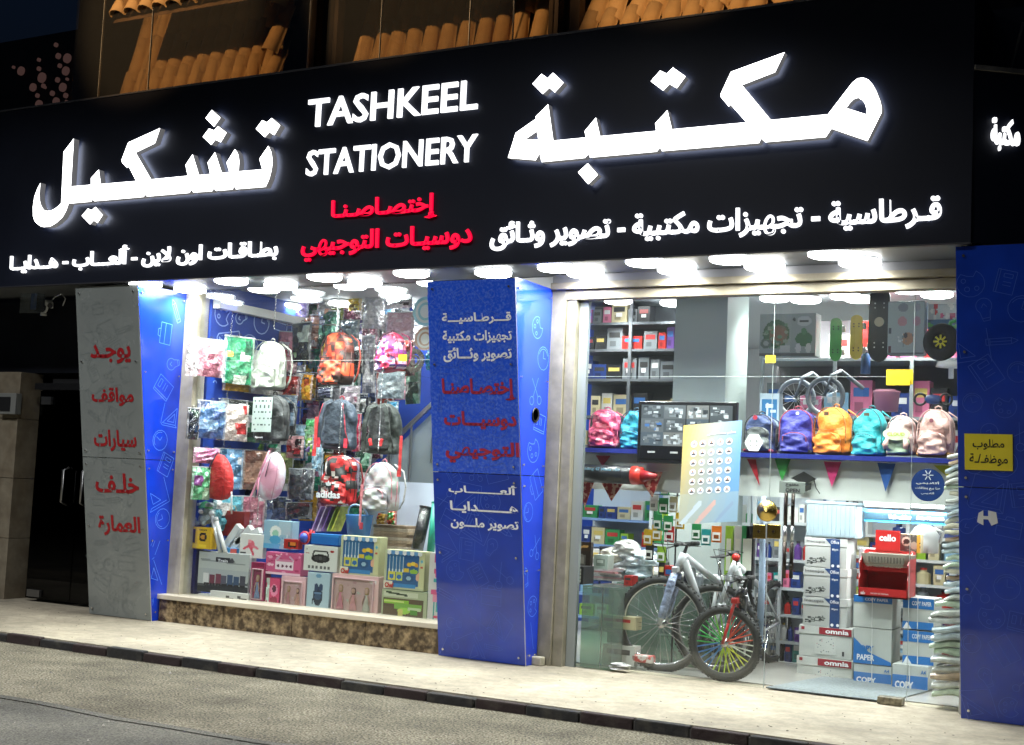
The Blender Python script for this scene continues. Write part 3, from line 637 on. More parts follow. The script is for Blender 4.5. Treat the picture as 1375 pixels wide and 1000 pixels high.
sw = thing('stone_wall', 'beige stone wall strip at the far left beside the dark doorway', 'wall', (-12.2, .1, 0))
for zz, z2 in ((0, .62), (.625, 1.24), (1.245, 1.86), (1.865, 2.35)):
    G().box(-1.4, 0, zz, .95, .3, z2).build('facing_slab', STN, sw, bevel=.004)
x0_, x1_, z0_, z1_ = rect(0, 555, 24, 527, .05)
z0_, z1_ = ony(10, 556, .05).z, ony(10, 528, .05).z
vb_ = thing('meter_box', 'pale metal meter box fixed to the stone wall at the far left', 'box', (x0_, .02, z0_))
G().box(0, 0, 0, x1_-x0_, .08, z1_-z0_).build('case', mat('pale_case', (.15, .155, .145), .5), vb_, bevel=.006); G().box(.02, -.006, .03, (x1_-x0_)*.72, -.001, (z1_-z0_)*.82).build('window', BLACK, vb_)
lw = thing('neighbour_wall', 'dark unlit wall of the neighbouring shop left of the grey pillar', 'wall', (-11, .3, 0))
G().box(-3, 0, 2.36, 1.3, .3, 3.12).build('wall', DARK, lw); G().box(-3.0, .31, 0, .2, .4, 2.36).build('recess', BLACK, lw)
# CCTV camera and its junction box
p = ony(66, 408, -.3)
cc = thing('security_camera', 'small white security camera with looped cable left of the grey pillar', 'camera', p)
G().obox((0, 0, 0), (.8, -.5, -.3), (.5, .85, 0), (0.2, -.2, .95), .07, .032, .03).build('housing', WHITE, cc, bevel=.008)
G().cyl((.05, -.035, -.02), (.066, -.045, -.026), .026, n=12).build('lens', BLACK, cc)
G().tube([(-.02, 0, -.02), (-.05, .02, -.06), (-.09, .03, -.08)], .012, 8).lathe([(0, 0), (.035, .0), (.03, .03), (0, .03)], (-.1, .03, -.11), 12).build('bracket', WHITE, cc, smooth=True)
G().tube([(0, .02, .03), (.05, .02, .07), (.14, .02, .1), (.2, .02, .05), (.17, .02, -.02)], .006, 6).build('cable', WHITE, cc, smooth=True)
jb = thing('junction_box', 'clear junction box left of the security camera', 'box', ony(40, 404, -.2))
G().box(-.14, 0, -.12, .1, .1, .12).build('case', glassmat('clear_plastic_case', (.8, .85, .9), 1.5, .12), jb); G().box(-.02, .03, -.08, .03, .06, .1).build('terminal', mat('blue_terminal', (.03, .1, .3), .4), jb)

# ------------------------------------------------------------------ above the sign: tiled roofs behind a glass parapet
TILE = mat('clay_roof_tile', (.42, .25, .1), .75, col2=(.56, .36, .17), nsc=5, bump=.3, bsc=30, edge=(.3, .7))
rf = thing('tiled_roof', 'clay tiled roof lit orange above the signboard', 'roof', (-6, .6, 4.9))
tg = {}
def tile_mesh(L, r0, r1):
    key = (round(L, 2), r0)
    if key not in tg:
        g = G(); n = 8; P = []
        for z, r_ in ((0, r0), (L, r1)):
            for rr in (r_, r_-.012):
                P += [(rr*math.cos(PI*k/n), -rr*math.sin(PI*k/n), z) for k in range(n+1)]
        m = n+1; F = []
        for k in range(n):
            F += [(k, k+1, 2*m+k+1, 2*m+k), (m+k+1, m+k, 3*m+k, 3*m+k+1), (k+1, k, m+k, m+k+1), (2*m+k, 2*m+k+1, 3*m+k+1, 3*m+k)]
        F += [(0, m, 3*m, 2*m), (n, 2*m+n, 3*m+n, m+n)]
        tg[key] = g.add(P, F).mesh('tile', TILE, True)
    return tg[key]
trn = random.Random(11)
def tile_field(x0, x1, Yb, zb, rows, lean, pitch=.185, L=.52, r0=.092, r1=.07, step=.42, skip=()):
    s2 = Vector((0, math.sin(lean), math.cos(lean)))
    n = int((x1-x0)/pitch)
    for r_ in range(rows):
        for i in range(n):
            if (i, r_) in skip: continue
            p = Vector((x0+(i+.5)*pitch, Yb, zb))+s2*(r_*step)
            o = link('tile', tile_mesh(L, r0, r1), rf, Vector((p.x+6+trn.uniform(-.006, .006), p.y-.6, p.z-4.9)), rot=(-lean+.07, trn.uniform(-.03, .03), trn.uniform(-.1, .1)))
    a, c = Vector((x0, Yb+.03, zb-.05)), s2*(rows*step+.1)
    G().add([a, a+EX*(x1-x0), a+EX*(x1-x0)+c, a+c], [(0, 1, 2, 3)]).build('roof_bed', mat('roof_mortar', (.16, .1, .06), .9, nz=.3), rf, loc=(6, -.6, -4.9))
# lower courses, steep, and upper eaves that jut over them
tile_field(-10.35, -8.3, .28, 5.0, 3, .3); tile_field(-9.9, -7.9, -.3, 5.84, 3, .5)
tile_field(-7.35, -5.3, .28, 5.12, 3, .3); tile_field(-7.35, -5.3, -.3, 5.74, 3, .5)
tile_field(-4.95, -2.6, .0, 4.93, 3, .62)
# leaning ridge tiles at the end of the left group
for k in range(3):
    link('ridge_tile', tile_mesh(.52, .092, .07), rf, Vector((-8.3+k*.07+6, .15-.6, 4.98+k*.44-4.9)), rot=(-.25, .22, 0))
ROOFW = mat('dark_brown_render', (.05, .032, .02), .8, nz=.3, nsc=4)
ub_ = thing('upper_storey', 'dark brown upper storey behind the roof tiles with narrow piers', 'building', (-6, 1.2, 4.9))
G().box(ony(100, 100, 1.2).x+6, 0, 0, 7.5, 1.5, 3.5).build('wall', ROOFW, ub_)
for x in (-7.75, -7.5, -5.2, -5.0, -2.35): G().box(x+6, -1.1, 0, x+6.09, -1.0, 2.2).build('pier', ROOFW, ub_)
G().box(-5.28+6, -.6, 0, -4.97+6, -.2, 2.2).build('pier', mat('brown_render_painted_lit', (.16, .09, .045), .8, nz=.2), ub_)  # pier in a lighter copy of the render, coloured as if lamplit
for a, c, s_ in ((-10.36, -9.98, 'leftmost pane'), (-9.975, -9.32, 'second pane from the left'), (-9.315, -7.4, 'pane before the left group of tiles'), (-7.2, -6.62, 'narrow pane before the middle tiles'), (-6.615, -5.72, 'pane before the middle tiles'), (-5.715, -5.3, 'rightmost pane')):
    pn = thing('parapet_glass', 'dark glass parapet panel on top of the sign, '+s_, 'glass panel', (a, -.32, 4.89)); G().box(0, 0, 0, c-a, .012, 1.6).build('pane', MATS.get('parapet_glass_tint') or glassmat('parapet_glass_tint', (.86, .84, .8), 1.0, .012), pn)
    G().box(c-a-.004, -.003, 0, c-a+.001, .015, 1.6).build('polished_edge', mat('parapet_edge', (.3, .3, .28), .3), pn)
# sodium lamps on tall masts that warm the tiles
for (lx, tx, en, sz, s_) in ((-9.6, -9.1, 1000, 34, 'opposite the left tiles'), (-6.8, -6.3, 900, 32, 'opposite the middle tiles'), (-3.8, -3.7, 1100, 32, 'opposite the right tiles')):
    fl = thing('mast_lamp', 'orange sodium lamp on a tall mast '+s_, 'street lamp', (lx, -11.8, -.1))
    G().tube([(0, 0, 0), (0, 0, 4.6), (0, .6, 6.5), (0, 3, 7.1), (0, 7.1, 7.2)], [.1, .08, .07, .05, .04], 10).build('pole', mat('galvanised_pole'), fl, smooth=True)
    G().box(-.14, 6.7, 7.16, .14, 7.25, 7.3).build('lamp_head', mat('galvanised_pole'), fl, bevel=.03)
    l = bpy.data.lights.new('lamp_light', 'SPOT'); l.energy = en*1.0; l.color = (1, .62, .29); l.spot_size = R(sz); l.spot_blend = .5; l.shadow_soft_size = .05
    o = bpy.data.objects.new('lamp_light', l); COL.objects.link(o); o.parent = fl; o.location = (0, 7.3, 7.1)
    o.rotation_euler = (Vector((tx, .3, 5.75))-Vector((lx, -4.5, 7.0))).to_track_quat('-Z', 'Y').to_euler()
# far building at the left with pale round holes in its screen
fb = thing('far_building', 'dark far building with a screen of pale round openings', 'building', (-16, 4, 0))
G().box(-6, 0.05, 0, 4.2, 4, ony(60, 45, 4).z).build('wall', mat('night_wall', (.007, .009, .015), .8), fb)
gq = G(); HL = [(28, 95, 6), (52, 65, 0), (75, 60, 3), (78, 75, 4), (52, 92, 3), (56, 104, 7), (44, 117, 5.5), (50, 128, 3), (58, 115, 3), (52, 140, 6), (90, 78, 6.5), (80, 88, 3), (88, 95, 6), (77, 107, 3.5), (90, 106, 2), (84, 117, 6), (70, 125, 3.5), (88, 128, 3.5), (75, 136, 5.5), (89, 136, 2), (52, 80, 2.5), (60, 117, 2), (18, 90, 2)]
for px, py, r_ in HL:
    if not r_: continue
    p = ony(px, py, 4.0); k = r_/FPX*(p-CO).dot(CF); g = G().lathe([(0, 0), (k*.8, 0), (k*.85, -.012), (k, -.012), (k, .02), (0, .02)], (0, 0, 0), 14, 'y')
    g.build('round_opening', mat('dim_pink_opening', (.08, .05, .045), .8, emit=(.16, .085, .075), es=.3), fb, loc=(p.x+16, 0, p.z))
# =================================================================== BACKPACKS AND BAGS
def ring(cx, cy, z, a, b, n=20, e=2.6):
    out = []
    for k in range(n):
        t = 2*PI*k/n; c, s_ = math.cos(t), math.sin(t)
        out.append(Vector((cx+a*math.copysign(abs(c)**(2/e), c), cy+b*math.copysign(abs(s_)**(2/e), s_), z)))
    return out
def bagform(w_, h, d, dome=.38, seed=0, puff=.012, taper=.06, rows=16, cy=0, lean=0, pic=None):
    """soft standing bag, back at y=cy+d/2, front at y=cy-d/2"""
    q = random.Random(seed); g = G(); rings = []; n = 24
    if pic: rows, n = 30, 40
    if True: ph = [q.uniform(0, 6) for _ in range(6)]
    for i in range(rows+1):
        t = i/rows
        if t > 1-dome: u = (t-(1-dome))/dome; k = max(.05, (1-u**2.4))**.5
        elif t < .1: k = .9+.1*math.sin(t/.1*PI/2)
        else: k = 1
        k *= 1-taper*t; kd = max(.16, k**.8)*(1-.12*t)
        rg = ring(0, cy, t*h, w_/2*k, d/2*kd, n, 2.9)
        for j, p in enumerate(rg):
            s_ = puff*(math.sin(9*t+ph[0]+p.x*22)+.7*math.sin(15*t+ph[1]-p.x*31)+.5*math.sin(p.x*47+t*23+ph[2]))
            if p.y < cy: p.y -= s_
            p.x += s_*.35*(1 if p.x > 0 else -1)
            p.y += lean*t
        rings.append(rg)
    for i in range(rows):
        for j in range(n):
            quad = [rings[i][j], rings[i][(j+1) % n], rings[i+1][(j+1) % n], rings[i+1][j]]
            if pic: 
                c = (quad[0]+quad[2])/2; g.cur = pic(c.x/w_+.5, (i+.5)/rows, c.y < cy-.1*d)
            g.add(quad, [(0, 1, 2, 3)])
    g.cur = pic(.5, 1, True) if pic else None; g.add(rings[-1], [tuple(range(n))]); g.cur = pic(.5, 0, False) if pic else None; g.add(rings[0], [tuple(range(n))[::-1]])
    return g
def weld(o, d=.0005):
    import bmesh
    bm = bmesh.new(); bm.from_mesh(o.data); bmesh.ops.remove_doubles(bm, verts=bm.verts, dist=d); bm.to_mesh(o.data); bm.free(); return o
def subs(o, lv=1):
    m_ = o.modifiers.new('subdivision', 'SUBSURF'); m_.levels = lv; m_.render_levels = lv; return o
_pc = {}
def cloth(c, nzv=.12):
    k = 'nylon_%02x%02x%02x' % tuple(int(255*x) for x in c)
    if k not in MATS: mat(k, c, .6, nz=nzv, nsc=7, bump=.55, bsc=14, bd=.05, sheen=.1)
    return MATS[k]
def outline(w_, h, dome, y, inset=.9, a0=0.0, n=18, zlo=.12):
    """arch that follows the front outline of a bag"""
    P = []
    for i in range(n+1):
        t = zlo+(1-zlo)*math.sin(PI/2*i/n)*.985; P.append(t)
    def kk(t):
        if t > 1-dome: u = (t-(1-dome))/dome; return max(.02, 1-u**2.4)**.5
        return 1
    L = [(-w_/2*inset*kk(t)*(1-.06*t), y, t*h*.985) for t in P]; Rr = [(-x, y_, z) for x, y_, z in reversed(L)]
    return L+Rr
def backpack(label, bbox, Y, main, second=None, pocket=True, straps_front=False, rz=0, pic=None, d=.17, dome=.38, hang=False, zips=(.02, .02, .02), panel=None, logo=None, seed=0, pockh=.42, handle=True, group=None, lean=0, tilt=0, base=None, straps=None):
    main = tuple(C(main)) if isinstance(main, str) else main; second = tuple(C(second)) if isinstance(second, str) else (second or shade(main, .7))
    x0, x1, z0, z1 = rect(*bbox, Y); w_, h = (x1-x0)*.98, z1-z0
    if w_ > .24: d = d*1.0
    t = thing('backpack', label, 'backpack', ((x0+x1)/2, Y+d/2, z0), rot=(0, tilt, rz), group=group)
    m1 = FABRIC if pic else cloth(main); zm = cloth(zips, .05)
    o = bagform(w_, h*.97, d, dome, seed, pic=pic, lean=lean).build('body', m1, t, smooth=True); weld(o); subs(o)
    yb = -d/2
    if not straps_front:
        if pocket:
            pk = bagform(w_*.8, h*pockh, d*.42, .3, seed+1, .008, pic=(lambda u, v, f: pic(u*.8+.1, v*pockh, True)) if pic else None, cy=0).build('front_pocket', FABRIC if pic else (cloth(second) if second else m1), t, True, loc=(0, yb-.005, h*.03)); weld(pk); subs(pk)
            G().tube([(x_, y_-.035, z_+h*.03) for x_, y_, z_ in outline(w_*.8, h*pockh, .3, yb, .86, zlo=.55)], .0035, 5).build('pocket_zip', zm, t, True)
        for s_ in (-1, 1):
            G().tube([(s_*w_*.2, d*.42, h*.93), (s_*w_*.46, d*.5, h*.8), (s_*w_*.565, d*.46, h*.5), (s_*w_*.53, d*.42, h*.22), (s_*w_*.44, d*.36, h*.06)], .012, 6, flat=.5).build('shoulder_strap', cloth(shade(main, .75)), t, True)
        G().tube([(-w_*.44, yb*.93, h*(pockh+.1)), (0, yb*1.07, h*(pockh+.08)), (w_*.44, yb*.93, h*(pockh+.1))], .0025, 4).build('seam', cloth(shade(main, .5)), t, True)
        G().tube(outline(w_, h*.97, dome, yb*.72, .97, zlo=.25), .0045, 5).build('zip', zm, t, True)
        G().tube([(w_*.505, yb*.2, h*.12), (w_*.51, yb*.1, h*.35), (w_*.49, 0, h*.6)], .004, 5).build('side_zip', zm, t, True)
    else:  # shows its back: padded straps and a back pad
        sc_ = straps or second
        G().obox((0, yb-.002, h*.5), EX, EZ, EY, w_*.3, h*.4, .012).build('back_pad', cloth(shade(main, .7)), t, bevel=.012)
        for s_ in (-1, 1):
            ps = [(s_*w_*.1, yb-.01, h*.93), (s_*w_*.24, yb-.045, h*.86), (s_*w_*.33, yb-.055, h*.6), (s_*w_*.36, yb-.045, h*.35), (s_*w_*.42, yb-.015, h*.12)]
            g = G()
            for a, b_ in zip(ps, ps[1:]): 
                a, b_ = Vector(a), Vector(b_); dd = (b_-a); g.obox((a+b_)/2, EY.cross(dd.normalized()), dd.normalized(), EY, .022, dd.length/2+.004, .007)
            g.build('strap', cloth(shade(main, .9)), t, bevel=.004)
            G().tube([(p_[0]+.021*s_, p_[1]-.006, p_[2]) for p_ in ps], .005, 5).build('strap_piping', cloth(tuple(C(sc_)) if isinstance(sc_, str) else sc_), t, True)
            G().obox((s_*w_*.4, yb-.03, h*.13), EX, EZ, EY, .018, .045, .008).build('strap_tab', cloth(tuple(C(sc_)) if isinstance(sc_, str) else sc_), t, bevel=.003)
    if base: G().obox((0, -d*.02, h*.045), EX, EY, EZ, w_*.485, d*.52, h*.05).build('base_panel', cloth(tuple(C(base))), t, bevel=.02)
    if handle: G().tube([(-.025, d*.1, h*.94), (-.022, d*.08, h*1.01), (0, d*.08, h*1.035), (.022, d*.08, h*1.01), (.025, d*.1, h*.94)], .006, 6).build('top_handle', zm, t, True)
    if panel: panel(t, w_, h, yb)
    if logo:
        lx, lz, lr, lc = logo; G().lathe([(0, -.004), (lr, -.004), (lr, .002), (0, .002)], (lx*w_, yb-.012, lz*h), 12, 'y').build('badge', mat('badge_'+lc, C(lc), .5), t)
    return t, w_, h, yb
def camo(cols, sc, seed):
    q = np.random.RandomState(seed); P = q.rand(90, 2); K = q.randint(0, len(cols), 90); cs = [tuple(C(c)) for c in cols]
    def f(u, v, front):
        d = ((P-[u, v*sc])**2).sum(1) if sc <= 1 else ((P*[1, sc]-[u, v*sc])**2).sum(1); return cs[K[int(d.argmin())]]
    return f
CHROME = mat('chain_chrome', (.8, .8, .8), .2, metal=1)
def chain(label, px, py0, py1, Y):
    a, c = ony(px, py1, Y), ony(px, py0, Y); t = thing('display_chain', label, 'chain', (a.x, Y, a.z)); g = G(); z = 0; i = 0; Lh = c.z-a.z
    while z < Lh:
        u = EX if i % 2 else EY
        g.tube([Vector((0, 0, z+.018))+u*(.006*math.cos(k*PI/4))+EZ*(.016*math.sin(k*PI/4)) for k in range(8)], .0024, 4, closed=True); z += .026; i += 1
    g.build('links', CHROME, t); return t
chain('thin steel chain hanging down the left side of the left window', 298, 405, 640, .4)
chain('steel chain carrying the white rabbit backpack', 368, 375, 442, .62)
chain('steel chain above the camouflage backpack', 452, 378, 440, .6)
chain('steel chain over the back of the red trimmed backpack', 455, 545, 612, .42)
chain('steel chain over the black backpack with red tabs', 508, 498, 606, .42)
chain('steel chain below the pink and white sling bag', 345, 640, 705, .3)
# -- white rabbit backpack
def rabbit(t, w_, h, yb):
    m = mat('white_line', (.8, .8, .8), .5); y = yb-.012
    g = G(); 
    for s_ in (-1, 1): g.tube([(s_*.02, y, h*.76), (s_*.032, y, h*.82), (s_*.028, y, h*.85), (s_*.014, y, h*.82), (s_*.008, y, h*.76)], .0022, 4)
    g.tube([(.045*math.cos(a*PI/6), y, h*.71+.03*math.sin(a*PI/6)) for a in range(12)], .002, 4, closed=True); g.build('printed_face', m, t)
    G().obox((.0, yb-.075, h*.16), EX, EZ, EY, .016, h*.1, .002).build('paper_tag', WHITE, t)
backpack('pale grey backpack with a drawn rabbit face hanging highest left', (334, 455, 378, 523), .55, (.36, .38, .33), (.33, .35, .3), hang=True, panel=rabbit, seed=1, rz=-.15, zips=(.3, .3, .28))
def greyp(t, w_, h, yb):
    pic = Pic(14, 22, (.42, .5, .46)); 
    for k in range(26): pic.e(.1+(k % 5)*.2+(.1 if (k//5) % 2 else 0), .1+(k//5)*.17, .045, .03, (.05, .06, .06))
    g = G(); picg(g, pic, (-w_*.34, 0, 0), EX, EZ, w_*.62, h*.72); g.build('patterned_front', PAINT, t, loc=(0, yb-.055, h*.18))
    letter('lettering', 'Sport', -w_*.2, w_*.05, h*.04, h*.09, (0, yb-.06, 0), EX, EZ, (0, -1, 0), TXW, t, .02, .001)
backpack('black backpack with pale star patterned front under the rabbit backpack', (336, 527, 383, 592), .5, (.02, .022, .024), panel=greyp, seed=2, pocket=False, d=.16, rz=-.1)
backpack('orange and brown camouflage backpack hanging in the middle', (423, 442, 470, 516), .5, 'a03018', pic=camo(['7a2014', 'd24a26', '2a1a16', 'b83a20', '5a2a20', 'e2603a'], 1.6, 3), seed=3, rz=-.25, d=.18, zips=(.05, .01, .01))
backpack('pink and purple school bag hanging beside the round plates', (499, 443, 545, 497), .55, 'c04070', pic=camo(['c8305a', 'e890a8', '7a3080', 'a02040', 'd8c0d0', '402858', 'b02850'], 1.3, 4), seed=4, rz=-.35, d=.15, dome=.5, zips=(.12, .02, .05), tilt=-.12)
backpack('dark backpack hung backwards with pink red piped straps', (427, 533, 473, 604), .48, (.03, .045, .07), straps_front=True, straps='c0283c', seed=5, d=.15, logo=None, zips=(.45, .03, .05))
backpack('black domed backpack hung backwards with two red tabs', (487, 538, 533, 610), .5, (.02, .026, .023), straps_front=True, straps=(.03, .035, .03), seed=6, d=.16, dome=.55, panel=lambda t, w_, h, yb: [G().obox((s_*w_*.16, yb-.05, h*.22), (math.cos(.3), 0, -s_*math.sin(.3)), (s_*math.sin(.3), 0, math.cos(.3)), EY, .013, .034, .01).build('red_tab', cloth(tuple(C('d0282c'))), t, bevel=.004) for s_ in (-1, 1)])
def adi(t, w_, h, yb):
    y = yb-.085; m = TXW
    letter('lettering', 'adidas', -w_*.36, w_*.38, h*.13, h*.27, (0, y, 0), EX, EZ, (0, -1, 0), m, t, .03, .002)
    for a in (-42, 0, 42):
        c_, s_ = math.cos(R(a)), math.sin(R(a)); L = .05 if a == 0 else .045
        G().prism([(0, 0), (.014, L*.5), (0, L), (-.014, L*.5)], (0, y, h*.36), (c_, 0, -s_), (s_, 0, c_), (0, -1, 0), .002).build('trefoil_leaf', m, t)
backpack('red black and white sports backpack lettered adidas', (427, 608, 471, 678), .4, 'a01818', second='7a1010', pic=camo(['a81818', '101010', 'c8c0b8', '8a1212', '181818', 'c02020'], 1.5, 8), seed=7, d=.17, panel=adi, dome=.28, zips=(.01, .01, .01))
backpack('white pastel backpack with pink pull tabs hanging lowest right', (482, 618, 531, 686), .38, (.68, .66, .66), pic=camo(['a4a09e', 'a8989a', '9ca49d', 'a09ea6', 'aaa6a3'], 1.3, 9), seed=8, d=.17, zips=(.6, .2, .25), dome=.5, logo=(.12, .12, .01, '202020'), rz=-.2)
for x_, z_ in ((480, 640), (533, 640)):
    p = ony(x_, z_, .36); q_ = ony(x_+6, z_+54, .36)
tb = thing('luggage_strap', 'long pink strap dangling left of the white pastel backpack', 'strap', ony(484, 650, .36)); p2_ = ony(485, 706, .36)-ony(484, 650, .36)
G().obox(p2_/2, EX, EZ, EY, .011, abs(p2_.z)/2, .003).build('band', cloth((.6, .2, .22)), tb); G().obox(p2_, EX, EZ, EY, .015, .03, .006).build('end_tab', cloth((.5, .04, .06)), tb)
for (x_, y0, y1, s_) in ((422, 560, 612, 'left of the pink piped dark backpack'), (536, 585, 640, 'right of the black domed backpack')):
    a = ony(x_, y1, .36); c_ = ony(x_, y0, .36); tb = thing('luggage_strap', 'bright red strap hanging '+s_, 'strap', a)
    G().obox((0, 0, (c_.z-a.z)/2), EX, EZ, EY, .014, (c_.z-a.z)/2, .003).build('band', cloth((.6, .03, .03)), tb); G().obox((0, -.006, .03), EX, EZ, EY, .02, .03, .004).build('end_tab', cloth((.5, .02, .02)), tb)
# slim sling bags seen from the side
def sling(label, pts, Y, c, straps, two=None, seed=0):
    O = ony(*pts[0], Y); P = [ony(x, y, Y)-O for x, y in pts]; t = thing('sling_bag', label, 'bag', O); n = len(P); g = G()
    cx = sum(p.x for p in P)/n; cz = sum(p.z for p in P)/n; rings = []
    for y_, k in ((-.075, .35), (-.065, .72), (-.035, .95), (0, 1), (.035, .95), (.06, .7)):
        rings.append([Vector((cx+(p.x-cx)*k, y_, cz+(p.z-cz)*k)) for p in P])
    g.loft(rings); o = g.build('body', two or cloth(c), t, True, fixn=True); weld(o); subs(o)
    for i, (pp, r_, cc_) in enumerate(straps):
        G().tube([ony(x, y, Y-.085)-O for x, y in pp], r_, 6, flat=.5).build('strap', cloth(cc_), t, True)
    return t
sling('red nylon bag seen from the side low on the left', [(294, 605), (304, 614), (311, 628), (313, 645), (311, 668), (300, 674), (278, 669), (273, 662), (277, 640), (284, 620)], .14, (.55, .02, .02),
      [([(292, 607), (284, 622), (276, 642), (272, 664)], .009, (.03, .03, .05)), ([(287, 646), (298, 641), (310, 650)], .004, (.2, .01, .01)), ([(302, 611), (302, 640), (297, 673)], .003, (.25, .01, .01)), ([(311, 660), (311, 690)], .01, (.7, .7, .7))])
sling('pink and white bag seen from the side with long pink straps', [(366, 603), (376, 608), (382, 622), (383, 638), (378, 660), (370, 672), (356, 672), (346, 668), (348, 650), (354, 626)], .35, (.62, .32, .4),
      [([(362, 605), (352, 628), (344, 650), (336, 668), (335, 684)], .012, (.6, .22, .32)), ([(366, 604), (360, 625), (356, 640)], .005, (.04, .03, .04)), ([(348, 640), (345, 670)], .008, (.65, .25, .35)), ([(374, 608), (371, 640), (364, 671)], .004, (.4, .16, .24)), ([(357, 632), (369, 628), (381, 633)], .003, (.4, .16, .24))], two=mat('pink_white_cloth', (.62, .3, .4), .6, col2=(.68, .66, .74), nsc=4, edge=(.45, .55), bump=.2))

# =================================================================== PACKETS HANGING ON THE WALLS
CLEAR = glassmat('clear_packet_film', (.97, .97, .97), 1.2, .01, .06)
def packet(label, bbox, Y, cols, sd=0, d=.035, cat='packet', wall=False, nm='hanging_packet'):
    if wall:
        X = Y; xm, ym = (bbox[0]+bbox[2])/2, (bbox[1]+bbox[3])/2
        a, c_ = onx(bbox[0], ym, X), onx(bbox[2], ym, X); zb_, zt_ = onx(xm, bbox[3], X).z, onx(xm, bbox[1], X).z; w_ = abs(c_.y-a.y)
        t = thing(nm, label, cat, (X, (a.y+c_.y)/2, zb_), rz=R(70))
        w_ = w_*.9
    else:
        x0, x1, z0, z1 = rect(*bbox, Y); w_ = x1-x0; zb_, zt_ = z0, z1; t = thing(nm, label, cat, ((x0+x1)/2, Y, zb_), rot=(0, random.Random(sd+5).uniform(-.07, .07), random.Random(sd).uniform(-.3, .12)))
    h = zt_-zb_; q = random.Random(sd); cs = [tuple(C(c)) for c in cols]; nx, nz_ = 12, 16; g = G(); P = []
    pn = random.Random(sd+99); bl = [(pn.random(), pn.random(), pn.uniform(.08, .3), pn.choice(cs)) for _ in range(7)]
    ph = [q.uniform(0, 6) for _ in range(4)]
    V = []
    for j in range(nz_+1):
        for i in range(nx+1):
            u, v = i/nx, j/nz_; e_ = min(1, 6*u*(1-u))*min(1, 6*v*(1-v))
            y = -d*(.15+.85*e_)-.010*e_*(math.sin(u*17+ph[0]+v*6)+math.sin(v*21+ph[1]-u*9)+.6*math.sin(u*31+v*27+ph[2]))
            V.append(((u-.5)*w_*(1-.02*math.sin(v*9+ph[3])), y, v*h*.93))
    for j in range(nz_):
        for i in range(nx):
            u, v = (i+.5)/nx, (j+.5)/nz_; c = cs[0]
            for bx_, by, br, bc in bl:
                if abs(u-bx_) < br and abs(v-by) < br*.6: c = bc
            if abs(u-.5) > .44: c = tuple(.5*x+.25 for x in cs[0])
            g.cur = shade(c, q.uniform(.85, 1.12)); k = j*(nx+1)+i; 
            g.add([V[k], V[k+1], V[k+nx+2], V[k+nx+1]], [(0, 1, 2, 3)])
    g.cur = cs[0]; g.add([(-w_/2, 0, 0), (w_/2, 0, 0), (w_/2, 0, h*.93), (-w_/2, 0, h*.93)], [(3, 2, 1, 0)]); g.cur = None
    o = g.build('pouch', PLAST, t, True); weld(o, .0002)
    G().box(-w_*.5, -.008, h*.93, w_*.5, .004, h*.955).build('header_strip', mat('clear_hanger_plastic', (.5, .52, .53), .25), t)
    G().tube([(0, 0, h*.95), (-.02, 0, h*.975), (-.012, 0, h*1.0), (.012, 0, h*1.0), (.02, 0, h*.975)], .0035, 5).build('hanger_hook', mat('hanger_black', (.03, .03, .03), .3), t)
    return t
XW = -8.6
